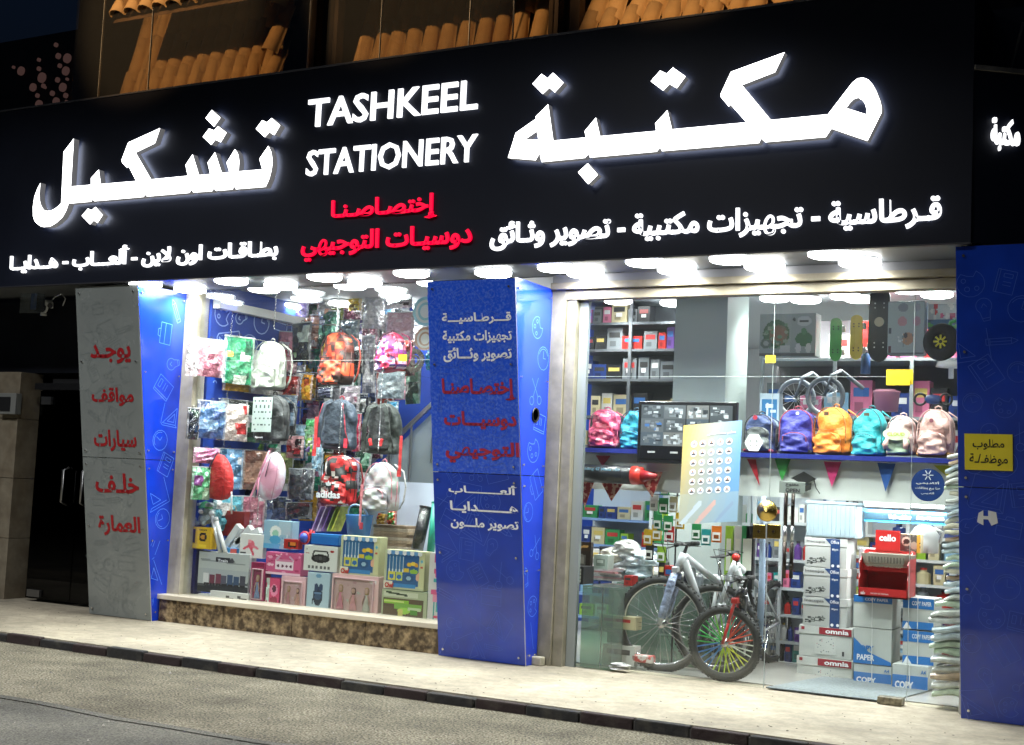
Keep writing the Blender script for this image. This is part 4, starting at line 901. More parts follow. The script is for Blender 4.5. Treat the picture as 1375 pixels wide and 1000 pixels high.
PK = [ # label, bbox, depth, colours
 ('clear packet with white and pink cloth on the top rail beside the window jamb', (251, 448, 264, 505), 'W', ['d8ccd0', 'c890a0', 'e0e0e0']),
 ('pale pink packet second on the top rail', (266, 452, 298, 506), 'W', ['c89aa2', 'd8c0c4', 'a06070', 'e0d8d8']),
 ('glossy green packet with red figures on the top rail', (303, 448, 337, 516), 'W', ['1e7a50', '2e9a68', 'b03028', '0f5038', 'd8e0d0', 'c89028']),
 ('blue packet with a rounded picture on the second rail', (267, 535, 300, 589), 'W', ['2a4c80', '5078a8', '1c3054', '88a8c8']),
 ('clear packet with a red doll on the second rail', (302, 540, 330, 592), 'W', ['c8b8b0', 'a83030', '707880', 'd8d8d8']),
 ('dark blue folded packet below the blue one at the jamb', (252, 545, 266, 590), 'W', ['101c30', '20406a', '183828']),
 ('pink lace packet above the red nylon bag', (262, 600, 292, 622), 'W', ['d080a8', 'c8a0b8', '904060']),
 ('green card packet with a painted figure beside the red nylon bag', (259, 624, 280, 671), 'W', ['5aa878', 'a8c8a8', '7a4080', '2c6a40']),
 ('brown glossy picture packet left of the lime one', (311, 583, 334, 633), 1.05, ['5a3828', '90604a', '2c1a14', 'a0302a']),
 ('lime green packet under the star patterned backpack', (336, 592, 353, 633), 1.0, ['7aa848', 'a8c870', 'd8e0c0']),
 ('white packet with small green prints right of the lime one', (356, 594, 378, 625), 1.05, ['c0d0c8', '40a070', 'd8a0a8']),
 ('pink card packet with a red dress figure', (384, 583, 409, 615), .95, ['d8a0a4', 'b02428', 'e0c8c8', '302020']),
 ('lime and purple packet right of the red dress card', (412, 585, 426, 612), .98, ['88b050', '7a60a0', 'd0d8c0']),
 ('grey crumpled packet hanging behind the rabbit backpack', (340, 439, 362, 462), 1.3, ['8a8484', 'b0aaa8', '6a6062']),
 ('pink packet with a blue dress picture', (371, 442, 398, 500), 1.2, ['c07888', 'd8a8b0', '5878a0', 'b04858', 'e0d8dc']),
 ('black and leaf green packet on the top rail', (392, 430, 421, 486), 1.15, ['181c1a', '88a878', '303834', 'c0ccc0', '101010']),
 ('red costume packet on the middle rail', (377, 502, 402, 540), 1.2, ['982018', 'b84020', '601810', 'c8a020']),
 ('orange yellow packet on the middle rail', (404, 500, 421, 537), 1.2, ['d89018', 'e0b030', '202020', 'b85018']),
 ('clear lunch bag packet with blue print', (369, 528, 398, 571), .9, ['7a90a8', '28406a', 'b8c8d4', '1a2436']),
 ('silver grey crumpled packet high behind the lamps', (429, 394, 457, 414), 1.3, ['a8a8a4', 'c0c0bc', '888884']),
 ('bright yellow packet high behind the lamps', (467, 394, 487, 417), 1.3, ['d8b828', 'e0cc58', '806818']),
 ('clear milky packet high on the right of the yellow one', (489, 394, 515, 441), 1.25, ['aaa8ae', 'c8c6cc', '8c8a92']),
 ('clear packet with white sheets highest right', (518, 390, 553, 414), 1.25, ['b4b4b8', 'd4d4d4', '484848']),
 ('pale pink folded cloth packet right of the clear one', (519, 417, 556, 456), 1.2, ['caa4b0', 'dcc4cc', 'b08898']),
 ('grey teal packet with a red tag behind the camouflage backpack', (456, 428, 484, 466), 1.2, ['7c9098', 'a8b8bc', 'b02c2c', '404850']),
 ('black pouch packet right of the camouflage backpack', (471, 468, 489, 502), 1.0, ['16181a', '2c3032', '8890a0']),
 ('long grey packet between the camouflage and pink bags', (489, 446, 506, 528), 1.05, ['80808a', 'b0b0b8', '505460', 'c8c8cc']),
 ('violet grey packet under the camouflage backpack', (424, 519, 450, 535), 1.05, ['4a4c64', '8488a0', '282a38']),
 ('white and grey striped packet left of the domed backpack', (455, 516, 484, 556), 1.0, ['b0a8b0', '484850', 'd0c0cc', 'c08898']),
 ('white shirt packet in the middle of the rail', (507, 497, 544, 535), 1.0, ['a8b8c0', 'c4d0d4', '98a8b0']),
 ('cyan towel packet below the white shirt packet', (517, 537, 538, 572), 1.0, ['3a90b8', '60b0d0', '2878a0']),
 ('bright teal blue packet beside the staircase', (572, 468, 584, 497), 1.3, ['1c88b0', '2ca0c8', '107090']),
 ('large silver black packet beside the pink and white bag', (386, 627, 420, 671), .8, ['303236', '606468', 'a0a4a8', '1c1c20']),
 ('flat black packet below the silver black one', (383, 673, 421, 697), .8, ['141416', '2a2a2e', '50181c', '707478']),
 ('camouflage green dark packet under the red nylon bag', (291, 668, 318, 690), .8, ['2c3024', '4a5240', '181a16', '606858']),
 ('black draped packet between the red and pink bags', (316, 642, 346, 690), .85, ['151517', '2a2c30', '484c50', '0c0c0e']),
 ('grey black packet left of the adidas backpack', (404, 627, 422, 670), .7, ['3c4046', '787c84', '1e2024']),
 ('light blue packet behind the sports backpack', (421, 580, 436, 640), .9, ['7aa0b8', 'a8c0cc', '90607a']),
 ('red and pink toy packet between the two backward bags', (473, 552, 486, 606), .9, ['b83050', 'd88098', 'e0c0c8', '801828']),
 ('lilac book packet left of the white pastel backpack', (471, 612, 484, 660), .8, ['9a88b0', 'c8b8d0', 'a04858']),
 ('yellow orange and green pot packet under the pastel backpack', (506, 688, 520, 706), .75, ['d8a828', 'c84830', '389048']),
 ('lime and orange sticker packet beside it', (521, 684, 533, 705), .75, ['d85838', '50b858', 'e0c030']),
 ('pink packet in front of the blue wall on the left', (355, 552, 372, 590), 1.2, ['b84858', '50789a', 'd0a0a8']),
 ('small blue shoe packet beside the star patterned backpack', (333, 524, 345, 566), .9, ['3a5080', '7088a8', '1a2844']),
 ('green leaf packet behind the pink piped backpack', (410, 560, 424, 600), 1.1, ['40a058', '88c090', 'c8d8c0']),
 ('brown skirt packet left of the chain near the jamb', (300, 592, 312, 640), 1.0, ['6a4838', '987060', '302018']),
]
for i, (lb, bb, Y, cs) in enumerate(PK):
    packet(lb, bb, XW if Y == 'W' else Y, cs, i+1, wall=(Y == 'W'))
# further packets that fill the blue walls behind
CN = {'rose pink': ['b06878', 'd8a0ac', '803848'], 'sea green': ['2f8a6a', '7ab8a0', '184838'], 'navy blue': ['1c2a50', '4a6090', '10182c'], 'silver grey': ['8c9094', 'b8bcc0', '585c60'],
      'brick red': ['8a2820', 'b85040', '401010'], 'mustard': ['b88a20', 'd8b850', '604010'], 'violet': ['5c4880', '8c78b0', '2c2048'], 'white': ['b8bcbc', 'd4d4d0', '8a9094'],
      'coal black': ['16181a', '34383c', '707478'], 'plum': ['401828', '783850', 'a88090'], 'bottle green': ['123828', '2c6448', '80a890'], 'sky blue': ['6898c0', 'a8c8dc', '305878'], 'charcoal': ['28282e', '484850', '909098'], 'peach': ['c89880', 'dcb8a8', '805040'], 'aqua': ['5098a8', '90c0cc', '205060'], 'olive': ['5c6438', '8c9458', '282c18']}
ROWN = dict(enumerate(('topmost row', 'second row', 'third row', 'fourth row', 'fifth row', 'sixth row', 'seventh row', 'bottom row')))
fq = random.Random(21); used = set(); ks = list(CN)
for r_, (py, hh) in enumerate(((408, 44), (442, 50), (478, 54), (514, 52), (552, 54), (592, 54), (632, 54), (672, 50))):
    px = 342+fq.uniform(0, 8); pi = 0
    while px < (548 if r_ < 4 else 500 if r_ < 6 else 475):
        wpx = fq.uniform(22, 29); k = ks[(r_*4+pi*3+fq.randint(0, 1)) % len(ks)]; tries = 0
        while (k, r_) in used and tries < 30: k = fq.choice(ks); tries += 1
        used.add((k, r_)); cs = CN[k][:]; fq.shuffle(cs)
        packet('%s plastic packet in the %s at the back of the left window%s' % (k, ROWN[r_], ' ' if tries < 30 else ' again'), (px, py-hh/2+fq.uniform(-4, 4), px+wpx, py+hh/2+fq.uniform(-4, 4)), 1.35+fq.uniform(0, .35), cs+['c8c8c8'], 300+r_*20+pi); px += wpx+fq.uniform(-7, -3); pi += 1
for r_, (zc_, hz) in enumerate(((2.42, .42), (1.92, .4), (1.45, .4), (1.02, .36))):
    for j in range(3):
        k = ks[(r_*3+j*2+5) % len(ks)]; y_ = .46+j*.36+fq.uniform(-.04, .04); p0 = proj_(XW-.06, y_-.2, zc_+hz/2); p1 = proj_(XW-.06, y_+.2, zc_-hz/2)
        packet('%s packet on the left side wall, %s rail, %s the glass' % (k, ('top', 'second', 'third', 'bottom')[r_], ('nearest', 'one away from', 'farthest from')[j]), (p0[0], p0[1], p1[0], p1[1]), XW-.06, CN[k]+['d0d0d0'], 500+r_*5+j, wall=True)
# rails the packets hang from
for lb, (xa_, ya_), (xb_, yb_), Y in (('thin chrome rail highest behind the lamps', (425, 392), (556, 389), 1.24), ('thin chrome rail at the height of the rabbit backpack', (338, 438), (556, 436), 1.26), ('thin chrome rail in the middle of the blue wall', (360, 500), (545, 497), 1.22)):
    a, c_ = ony(xa_, ya_, Y), ony(xb_, yb_, Y); t = thing('display_rail', lb, 'rail', (a.x, Y, a.z)); G().cyl((0, 0, 0), (c_.x-a.x, 0, 0), .006, n=8).build('bar', CHROME, t)
    for u in (.05, .5, .95): G().cyl(((c_.x-a.x)*u, 0, 0), ((c_.x-a.x)*u, 1.9-Y, 0), .005, n=6).build('bracket', CHROME, t)
for lb, z_ in (('chrome side rail at the top of the left wall', onx(300, 448, XW).z), ('chrome side rail across the middle of the left wall', onx(300, 535, XW).z), ('lowest chrome side rail on the left wall', onx(280, 600, XW).z)):
    t = thing('display_rail', lb, 'rail', (XW, .2, z_)); G().cyl((0, 0, 0), (0, 1.5, 0), .006, n=8).build('bar', CHROME, t)
    for u in (.1, .8, 1.4): G().cyl((0, u, 0), (-.14, u, 0), .005, n=6).build('bracket', CHROME, t)
doodles('wall_doodles', None, (-8.747, .2, 2.0), (0, 1, 0), (0, 0, 1), (1, 0, 0), .1, 1.5, .35, .95, 6, mat('white_blue_print', (.3, .42, .75), .4), step=.3, sc=(.2, .3), wd=.012)['kind'] = 'structure'
# round plates and wreaths on the wall beside the stairs
def plate(lb, cx, cy, rx, Y, c1, c2, nm='party_plate', wreath=False):
    p = ony(cx, cy, Y); r_ = rx*(p-CO).dot(CF)/FPX*1.05; t = thing(nm, lb, 'plate' if not wreath else 'wreath', p)
    if wreath:
        g = G(); q = random.Random(cx)
        g.torus((0, 0, 0), r_*.8, r_*.16, 28, 6); g.torus((0, 0, 0), r_*.4, r_*.1, 20, 5)
        for k in range(26): a = k*2*PI/26; g.obox((r_*.85*math.cos(a), -.01, r_*.9*math.sin(a)), (math.cos(a), 0, math.sin(a)), EY, (-math.sin(a), 0, math.cos(a)), r_*.2, .012, r_*.07)
        g.build('leaves', mat('grey_brown_wreath', c1, .7, nz=.4, nsc=20), t)
    else:
        g = G(); n = 28
        for a, b_, c in ((0, .45, c1), (.45, .62, c2), (.62, .8, c1), (.8, 1.0, shade(c2, 1.1))):
            g.cur = c; g.add([(r_*rr*(1+(.04*math.sin(12*PI*2*k/n) if rr == 1 else 0))*math.cos(2*PI*k/n), -.012*(rr)**2, r_*rr*math.sin(2*PI*k/n)) for rr in (a, b_) for k in range(n)], [(k, (k+1) % n, n+(k+1) % n, n+k) for k in range(n)])
        g.cur = None; g.build('disc', PAINT, t)
plate('large pale round plate with a blue rim at the top right of the left window', 572, 418, 19, 1.15, (.5, .56, .56), (.2, .42, .48))
plate('pale round plate with brown rings below the blue rimmed plate', 571, 455, 15, 1.1, (.5, .52, .48), (.35, .22, .15))
plate('grey brown wreath hanging right of the pink school bag', 557, 484, 14, 1.05, (.22, .2, .17), (.3, .3, .3), 'leaf_wreath', True)
plate('small blue grey plate behind the highest lamps', 583, 440, 8, 1.1, (.45, .5, .55), (.3, .35, .5))

# =================================================================== STAIRCASE BEHIND
sr = thing('staircase', 'staircase with a glass balustrade and steel handrail behind the right end of the left window', 'staircase', (-6.2, 2.0, 0))
a, c_ = ony(528, 592, 1.75)-Vector((-6.2, 2.0, 0)), ony(604, 520, 1.75)-Vector((-6.2, 2.0, 0))
a = a+(a-c_)*.6; c_ = c_+(c_-a)*.4; dr = (c_-a).normalized(); up_ = Vector((-dr.z, 0, dr.x))
G().obox((a+c_)/2, dr, up_, EY, (c_-a).length/2, .022, .018).build('handrail', STEEL, sr, bevel=.005)
G().obox((a+c_)/2-EZ*.5+EY*.03, dr, EZ, EY, (c_-a).length/2, .42, .006).build('balustrade_glass', glassmat('green_balustrade_glass', (.72, .84, .78), 1.2, .3), sr)
G().obox((a+c_)/2-EZ*1.05+EY*.05, dr, EZ, EY, (c_-a).length/2, .1, .03).build('stringer', WHITE, sr)
for k in (.25, .42, .6, .78):
    p = a+(c_-a)*k; G().cyl(p+EY*-.01, p+EY*-.01-EZ*.62, .012, n=8).build('baluster', STEEL, sr)
for k in range(9):
    p = a+(c_-a)*(k/8)-EZ*.95; G().box(p.x-.02, .08, p.z-.03, p.x+.26, .9, p.z).build('tread', mat('grey_stone_tread', (.35, .35, .33), .4), sr)

# =================================================================== BOXES OF TOYS IN THE LEFT WINDOW
def carton(label, bbox, Y, pic=None, d=.12, side=(.7, .7, .7), top=None, cat='toy box', nm='toy_box', rz=0, extra=None, tilt=0, lie=0, group=None, flip=False):
    x0, x1, z0, z1 = rect(*bbox, Y); w_, h = x1-x0, z1-z0; side = tuple(C(side))
    t = thing(nm, label, cat, (x0+w_/2, Y, z0), rot=(lie, tilt, rz), group=group)
    G().box(-w_/2, .001, 0, w_/2, d, h).build('carton', mat('card_%02x%02x%02x' % tuple(int(255*c) for c in side), side, .5, nz=.06, nsc=5), t, bevel=.002)
    if pic: g = G(); picg(g, pic, (-w_/2+.001, -.0012, .001), EX, EZ, w_-.002, h-.002); g.build('printed_front', PAINT, t)
    if extra: extra(t, w_, h)
    return t
def cword(s_, u0, u1, v0, v1, m=TXW, bold=.02, y=-.003):
    return lambda t, w_, h: letter('lettering', s_, (u0-.5)*w_, (u1-.5)*w_, v0*h, v1*h, (0, y, 0), EX, EZ, (0, -1, 0), m, t, bold, .0008)
def many(*fs):
    def f(t, w_, h):
        for k in fs: k(t, w_, h)
    return f
def window_doll(cols, n=1, wx=(.08, .92), wz=(.12, .88), film=True):
    """a recessed window showing dolls: each head, hair, dress and arms"""
    def f(t, w_, h):
        X0, X1 = (wx[0]-.5)*w_, (wx[1]-.5)*w_; Z0, Z1 = wz[0]*h, wz[1]*h
        q = random.Random(n*7+int(w_*1000))
        fr = G().box(X0-.006, -.022, Z0-.006, X0, -.001, Z1+.006).box(X1, -.022, Z0-.006, X1+.006, -.001, Z1+.006).box(X0, -.022, Z0-.006, X1, -.001, Z0).box(X0, -.022, Z1, X1, -.001, Z1+.006)
        fr.build('window_rim', mat('pale_pink_card', (.65, .45, .48), .5), t)
        for i in range(n):
            cx = X0+(X1-X0)*(i+.5)/n; hh = (Z1-Z0)*q.uniform(.78, .9); wd = (X1-X0)/n*.5; c = tuple(C(cols[i % len(cols)]))
            dl = G().lathe([(0, 0), (wd*.62, hh*.02), (wd*.55, hh*.12), (wd*.22, hh*.5), (wd*.3, hh*.62), (wd*.1, hh*.7), (0, hh*.71)], (cx, -.004, Z0), 10)
            dl.v = [(x, -.004+(y+.004)*.25, z) for x, y, z in dl.v]; dl.build('doll_dress', cloth(c), t, True)
            hd = G().lathe([(0, -.5), (.3, -.42), (.48, -.1), (.46, .2), (.25, .45), (0, .5)], n=12); hd.v = [(cx+x*wd*.62, -.008+y*.018, Z0+hh*.8+z*hh*.2) for x, y, z in hd.v]; hd.build('doll_head', mat('doll_skin', (.62, .38, .28), .5), t, True)
            hr = G().lathe([(0, .55), (.42, .42), (.56, .05), (.5, -.5), (.36, -.8)], n=12); hr.v = [(cx+x*wd*.66, -.002+y*.016, Z0+hh*.82+z*hh*.22) for x, y, z in hr.v]; hr.build('doll_hair', mat(('blonde_doll_hair', 'brown_doll_hair')[i % 2], ((.45, .3, .12), (.16, .07, .04))[i % 2], .6), t, True)
            for s_ in (-1, 1): G().tube([(cx+s_*wd*.22, -.01, Z0+hh*.62), (cx+s_*wd*.5, -.012, Z0+hh*.42), (cx+s_*wd*.45, -.014, Z0+hh*.28)], [.006, .005, .004], 6).build('doll_arm', mat('doll_skin'), t, True)
        if film: G().box(X0, -.021, Z0, X1, -.0205, Z1).build('window_film', CLEAR, t)
    return f
# bottom row
P = Pic(20, 40, '1c1c58').r(0, .88, 1, 1, '101040').e(.5, .55, .3, .3, '28306a').e(.45, .62, .14, .07, '4868b8').e(.45, .75, .13, .06, '4060b0').e(.6, .5, .12, .12, 'b8b8d0').e(.55, .4, .1, .05, '8080b8').r(.2, .93, .8, .95, 'a8a8c8').e(.35, .4, .1, .1, '5a3a88').l(.2, .8, .8, .3, .02, '7878c0')
carton('tall purple blue robot box at the left corner of the display', (238, 735, 262, 800), .14, P, .1, '2a2a58', extra=cword('KBO', .15, .7, .82, .9, mat('lilac_ink', (.3, .28, .5), .5)))
P = Pic(56, 34, 'a8aeb0').r(0, 0, 1, .42, 'b4bab8').l(.05, .2, .9, .25, .02, '8a9090').r(.35, .14, .62, .24, '303038').e(.66, .19, .05, .06, '404048').r(0, .82, 1, 1, '20242a').l(.02, .82, 1, .72, .03, '484c50')
for k, c in enumerate(['d8d8d8', '6a3040', '703848', '505060', '385070', '304868', '3a3a48']): P.r(.12+k*.12, .55+(k % 2)*.02, .22+k*.12, .78, c); P.e(.15+k*.12, .79, .025, .03, '101014'); P.e(.2+k*.12, .79, .025, .03, '101014')
carton('wide grey train set box second in the bottom row', (266, 742, 334, 797), .15, P, .1, 'b0b4b4', extra=cword('Train', .38, .58, .77, .84))
carton('small white box at the foot of the train set box', (266, 797, 281, 808), .12, Pic(16, 10, 'd0d0cc').r(.1, .3, .45, .9, '9a9a9a').r(.55, .3, .9, .9, '8a8a8a'), .05, 'c8c8c8')
P = Pic(44, 18, 'd4d4d0').r(.02, .5, .3, .6, '808080').r(.45, .45, .62, .55, '303030').r(.42, .3, .5, .5, '505050').r(.75, .4, .95, .5, '303030').r(.72, .25, .8, .45, '505050').speck(12, ['a0a0a0', '707070'], 3, .3, .7, .95, .95, .02)
carton('flat white box with two small black toy pictures', (282, 795, 334, 812), .1, P, .04, 'd0d0cc')
carton('narrow magenta box with a blonde doll in a blue dress', (336, 755, 355, 813), .13, Pic(12, 30, '982858').r(0, .86, 1, 1, 'b03870').r(.1, .02, .9, .12, '7a1840'), .09, '8a2850', extra=window_doll(['8098c0'], 1, (.2, .86), (.16, .84)))
carton('magenta box with a pink haired toy', (357, 776, 375, 817), .13, Pic(16, 26, 'c8406c').e(.6, .4, .28, .2, 'e088a8').e(.6, .35, .14, .12, '502038').r(0, 0, .22, 1, 'b0b8b0').speck(10, ['c8e0d8', 'b02858'], 5, 0, 0, .2, 1, .1).e(.6, .75, .3, .15, '8a2040'), .1, 'b03868')
carton('pale pink window box with two dolls in frilled dresses', (377, 774, 410, 819), .12, Pic(24, 26, 'd8b0b4').speck(14, ['e0c8c8', 'c89098'], 6, rr=.05), .1, 'd0a8ac', extra=window_doll(['c88890', 'd8a090'], 2, (.14, .88), (.12, .84)))
P = Pic(44, 30, 'c85884').speck(30, ['e898b8', 'a83060', 'f0c0d0'], 7, rr=.07).r(.28, .35, .8, .78, 'e8d8e0').r(.3, .3, .78, .4, 'd080a0').l(.3, .32, .4, .15, .03, 'c8a0b8').l(.78, .32, .68, .15, .03, 'c8a0b8')
for k in range(4): P.e(.36+k*.12, .6, .035, .06, '602848')
carton('pink carriage toy box above the magenta toy box', (357, 742, 404, 772), .14, P.r(0, .92, 1, 1, 'e8c8d4'), .12, 'c06088')
P = Pic(24, 40, 'a8c0cc').e(.5, .08, .12, .05, '6090b0').e(.5, .6, .22, .25, '18283c').e(.42, .38, .1, .1, '20385a').e(.62, .38, .1, .1, '20385a').l(.25, .85, .3, .6, .015, '182838').r(0, .92, 1, 1, 'c0d0d4').e(.5, .62, .15, .08, '304a68').r(.35, .52, .65, .54, '5a7898')
carton('light blue box with a dark blue carrier bag picture', (412, 769, 442, 821), .12, P, .1, 'a0b8c4')
carton('wide pink window box with a row of baby dolls', (445, 772, 508, 826), .12, Pic(40, 32, 'd8b4b0').e(.88, .14, .08, .05, 'e8e0e0').speck(16, ['e8d0cc', 'c0c8b8', 'c89aa0'], 8, rr=.04), .12, 'd0b0ac', extra=window_doll(['d88898', 'e0a0a0', 'c8c8b8'], 3, (.06, .9), (.1, .9)))
P = Pic(56, 40, 'a8b090').r(.04, .06, .8, .2, 'c8ccb0').l(.12, .08, .55, .14, .03, '283820').r(.05, .25, .92, .8, '5a4a38').r(.06, .3, .6, .42, '88b838').r(.06, .34, .5, .38, 'c8d880').r(.3, .4, .9, .58, '78a848').e(.5, .62, .14, .1, '98c850').r(.38, .58, .48, .82, 'c8c070').r(.6, .5, .88, .6, 'b8c8a0').r(.65, .58, .8, .72, '508838').r(0, .86, .4, 1, 'd0d8c8').r(.4, .9, 1, 1, '60a890').speck(24, ['e0e4d0', '688840'], 9, .1, .8, .9, 1, .03)
carton('green toy blaster box under the chef set', (512, 793, 573, 837), .12, P, .12, '98a888')
P = Pic(24, 60, 'd0ccc8').r(.3, .02, .42, .14, 'b82050').r(.5, .02, .62, .14, 'b82050').r(.7, .02, .9, .12, 'c83060').l(.3, .25, .95, .25, .03, 'c84878').r(.4, .25, .95, .33, 'd85088').r(.3, .36, .9, .4, '309898').r(.2, .5, .95, .56, 'd05080').r(.3, .58, .9, .66, 'e090a8').r(.5, .68, .9, .8, '40a098').r(.35, .68, .42, .95, '38908c').r(.85, .68, .9, .95, '38908c').e(.1, .93, .06, .02, '303030').r(.4, .86, .9, .88, 'c02858')
carton('tall white box with pink and teal toy shelves beside the pillar', (575, 742, 598, 842), .13, P, .12, 'c8c4c0')
# second row
SPK = Pic(44, 34, 'd4d6d0').e(.5, .5, .28, .17, '141414').e(.38, .5, .07, .1, '38383a').e(.62, .5, .07, .1, '38383a').r(.3, .2, .7, .24, '202020').l(.3, .22, .26, .4, .02, '202020').l(.7, .22, .74, .4, .02, '202020').r(.46, .44, .54, .56, '505050').e(.84, .2, .06, .05, 'a02828').r(.06, .3, .16, .33, 'a03030').e(.08, .15, .02, .03, '303030')
for k in range(6): SPK.r(.14+k*.12, .82, .2+k*.12, .9, '606060')
carton('white box with a black portable speaker picture', (408, 733, 453, 767), .14, SPK, .12, 'd0d0cc')
def chef(t, w_, h):
    q = random.Random(4)
    for k in range(9): G().prism([(k/9*w_*.86-.43*w_, h*.98), ((k+1)/9*w_*.86-.43*w_, h*.98), ((k+1)/9*w_*.86-.43*w_, h*.9), ((k+.5)/9*w_*.86-.43*w_, h*.87), (k/9*w_*.86-.43*w_, h*.9)], (0, -.004, 0), EX, EZ, (0, -1, 0), .004).build('awning_stripe', mat('awning_blue', (.12, .3, .55), .4) if k % 2 else WHITE, t)
    letter('lettering', 'Chef', -.46*w_, -.24*w_, h*.03, h*.16, (0, -.006, 0), EX, EZ, (0, -1, 0), mat('red_ink', (.5, .05, .04), .4), t, .04, .002)
    for k in range(5):
        x = (-.36+k*.085)*w_; G().cyl((x, -.008, h*.5), (x, -.008, h*.84), .0025, n=5).obox((x, -.009, h*.48), EX, EZ, EY, .006, .012, .002).build('toy_utensil', mat('white_toy_plastic', (.75, .78, .75), .3), t)
P = Pic(50, 40, 'b8bc98').r(.06, .12, .86, .9, '2c5a8c').r(.1, .14, .5, .55, '38709c').e(.62, .35, .06, .05, 'd8b030').e(.72, .32, .06, .05, 'e8c848').e(.8, .36, .05, .05, 'd89828').e(.55, .5, .08, .06, 'd8b838').e(.74, .52, .1, .06, '90b840').r(.1, .55, .28, .78, 'd8d050').r(.3, .55, .46, .78, 'c8d058').e(.19, .68, .06, .06, '3068a8').e(.38, .68, .06, .06, '3068a8').e(.62, .7, .13, .1, '285078').e(.62, .7, .07, .05, '98b8c8').e(.86, .66, .07, .1, 'd8a888').r(.88, .05, 1, .95, 'c8c898').e(.93, .25, .04, .04, '60a8c0').e(.93, .4, .03, .03, 'c05040').r(.0, .8, .22, 1, 'e0dcc8').r(.22, .86, .8, .96, '3880b8')
import copy
carton('blue and yellow kitchen play set box standing on the doll boxes', (457, 720, 509, 773), .14, P, .12, 'b8b890', extra=chef)
carton('blue and yellow kitchen play set box standing on the blaster box', (516, 739, 570, 792), .13, copy.deepcopy(P), .12, 'b8b890', extra=chef)
carton('flat bright blue box lying on the speaker box', (418, 717, 455, 731), .15, Pic(10, 4, '2068b8').r(0, 0, 1, .3, '3080c8'), .1, '2468b0')
t = thing('toy_ball', 'blue and red rubber toy left of the flat blue box', 'toy', ony(409, 722, .2))
G().lathe([(0, -.05), (.035, -.035), (.05, 0), (.035, .035), (0, .05)], n=12).build('body', mat('blue_rubber', (.04, .08, .4), .35), t, True); G().torus((0, 0, 0), .05, .012, 16, 6).build('band', mat('red_rubber', (.5, .03, .04), .35), t, True)
t = thing('toy_ball', 'small red knobbly toy beside the blue and red rubber toy', 'toy', ony(419, 716, .24)); g = G().lathe([(0, -.03), (.022, -.02), (.03, 0), (.022, .02), (0, .03)], n=10)
for k in range(6): g.cyl((.02*math.cos(k), -.01, .02*math.sin(k)), (.04*math.cos(k), -.02, .04*math.sin(k)), .008, .004, 6)
g.build('body', mat('red_rubber'), t, True)
# left upper clutter
t = carton('yellow open tray box with a toy car and bear', (240, 707, 282, 736), .12, Pic(30, 20, 'd8b020').r(.05, .1, .55, .75, '3a2a28').e(.3, .4, .14, .2, '901c28').e(.2, .65, .12, .12, 'd8b878').e(.78, .45, .12, .22, '201a18').e(.78, .45, .07, .12, 'c89030').r(.1, .82, .9, .95, 'e8c838').r(.6, .1, .68, .9, 'e0b828'), .1, 'c8a020', extra=cword('toys', .65, .9, .82, .92, BLACK))
for k, (cx, cz) in enumerate(((.2, .1), (.8, .1))):
    pass
def plush(label, cx, cy, r_, Y, c, hat=None, ears=True):
    p = ony(cx, cy, Y); k = r_/FPX*(p-CO).dot(CF); t = thing('plush_toy', label, 'plush toy', p); m = mat('plush_%02x%02x%02x' % tuple(int(255*x) for x in c), c, .9, nz=.2, nsc=30, bump=.8, bsc=60, bd=.02, sheen=.4)
    G().lathe([(0, -1.9*k), (.7*k, -1.8*k), (.95*k, -1.2*k), (.75*k, -.6*k), (.3*k, -.4*k), (0, -.35*k)], n=14).build('body', m, t, True)
    G().lathe([(0, -.85*k), (.6*k, -.7*k), (.95*k, -.1*k), (.85*k, .45*k), (.4*k, .8*k), (0, .88*k)], n=16).build('head', m, t, True)
    G().lathe([(0, -.3*k), (.3*k, -.2*k), (.4*k, 0), (.3*k, .2*k), (0, .3*k)], (0, -.85*k, -.2*k), 10).build('snout', mat('plush_pale', (.6, .55, .5), .9), t, True)
    for s_ in (-1, 1):
        if ears: G().lathe([(0, -.05), (.3*k, -.04), (.36*k, 0), (.3*k, .04), (0, .05)], (s_*.75*k, -.1*k, .75*k), 10, 'y').build('ear', m, t, True)
        G().lathe([(0, -.09*k), (.09*k, 0), (0, .09*k)], (s_*.35*k, -.86*k, .2*k), 8).build('eye', BLACK, t, True)
        G().tube([(s_*.6*k, -.2*k, -.7*k), (s_*1.05*k, -.5*k, -1.1*k), (s_*1.0*k, -.8*k, -1.5*k)], [.28*k, .26*k, .2*k], 8).build('arm', m, t, True)
        G().tube([(s_*.4*k, -.3*k, -1.6*k), (s_*.7*k, -1.0*k, -1.8*k)], [.32*k, .3*k], 8).build('leg', m, t, True)
    if hat: G().lathe([(1.0*k, .3*k), (1.0*k, .38*k), (.8*k, .6*k), (.5*k, 1.1*k), (0, 1.25*k)], n=14).build('hat', mat('hat_green', hat, .7), t, True)
    return t
plush('grey plush toy with a green cap on the yellow box', 276, 685, 10, .2, (.25, .3, .32), hat=(.05, .3, .09))
plush('pale pink plush toy at the left edge of the window', 251, 697, 10, .2, (.5, .33, .31))
t = carton('white box with a pink winged figure picture', (323, 717, 352, 749), .18, Pic(28, 30, 'd8d8d4').e(.5, .45, .14, .2, 'd86878').e(.42, .3, .08, .08, 'e898a0').l(.4, .5, .2, .62, .05, 'd05868').l(.6, .5, .78, .6, .05, 'd87888').l(.5, .6, .6, .85, .05, 'c85060').r(.05, .78, .3, .84, '404040'), .06, 'd0d0cc', rz=.1)
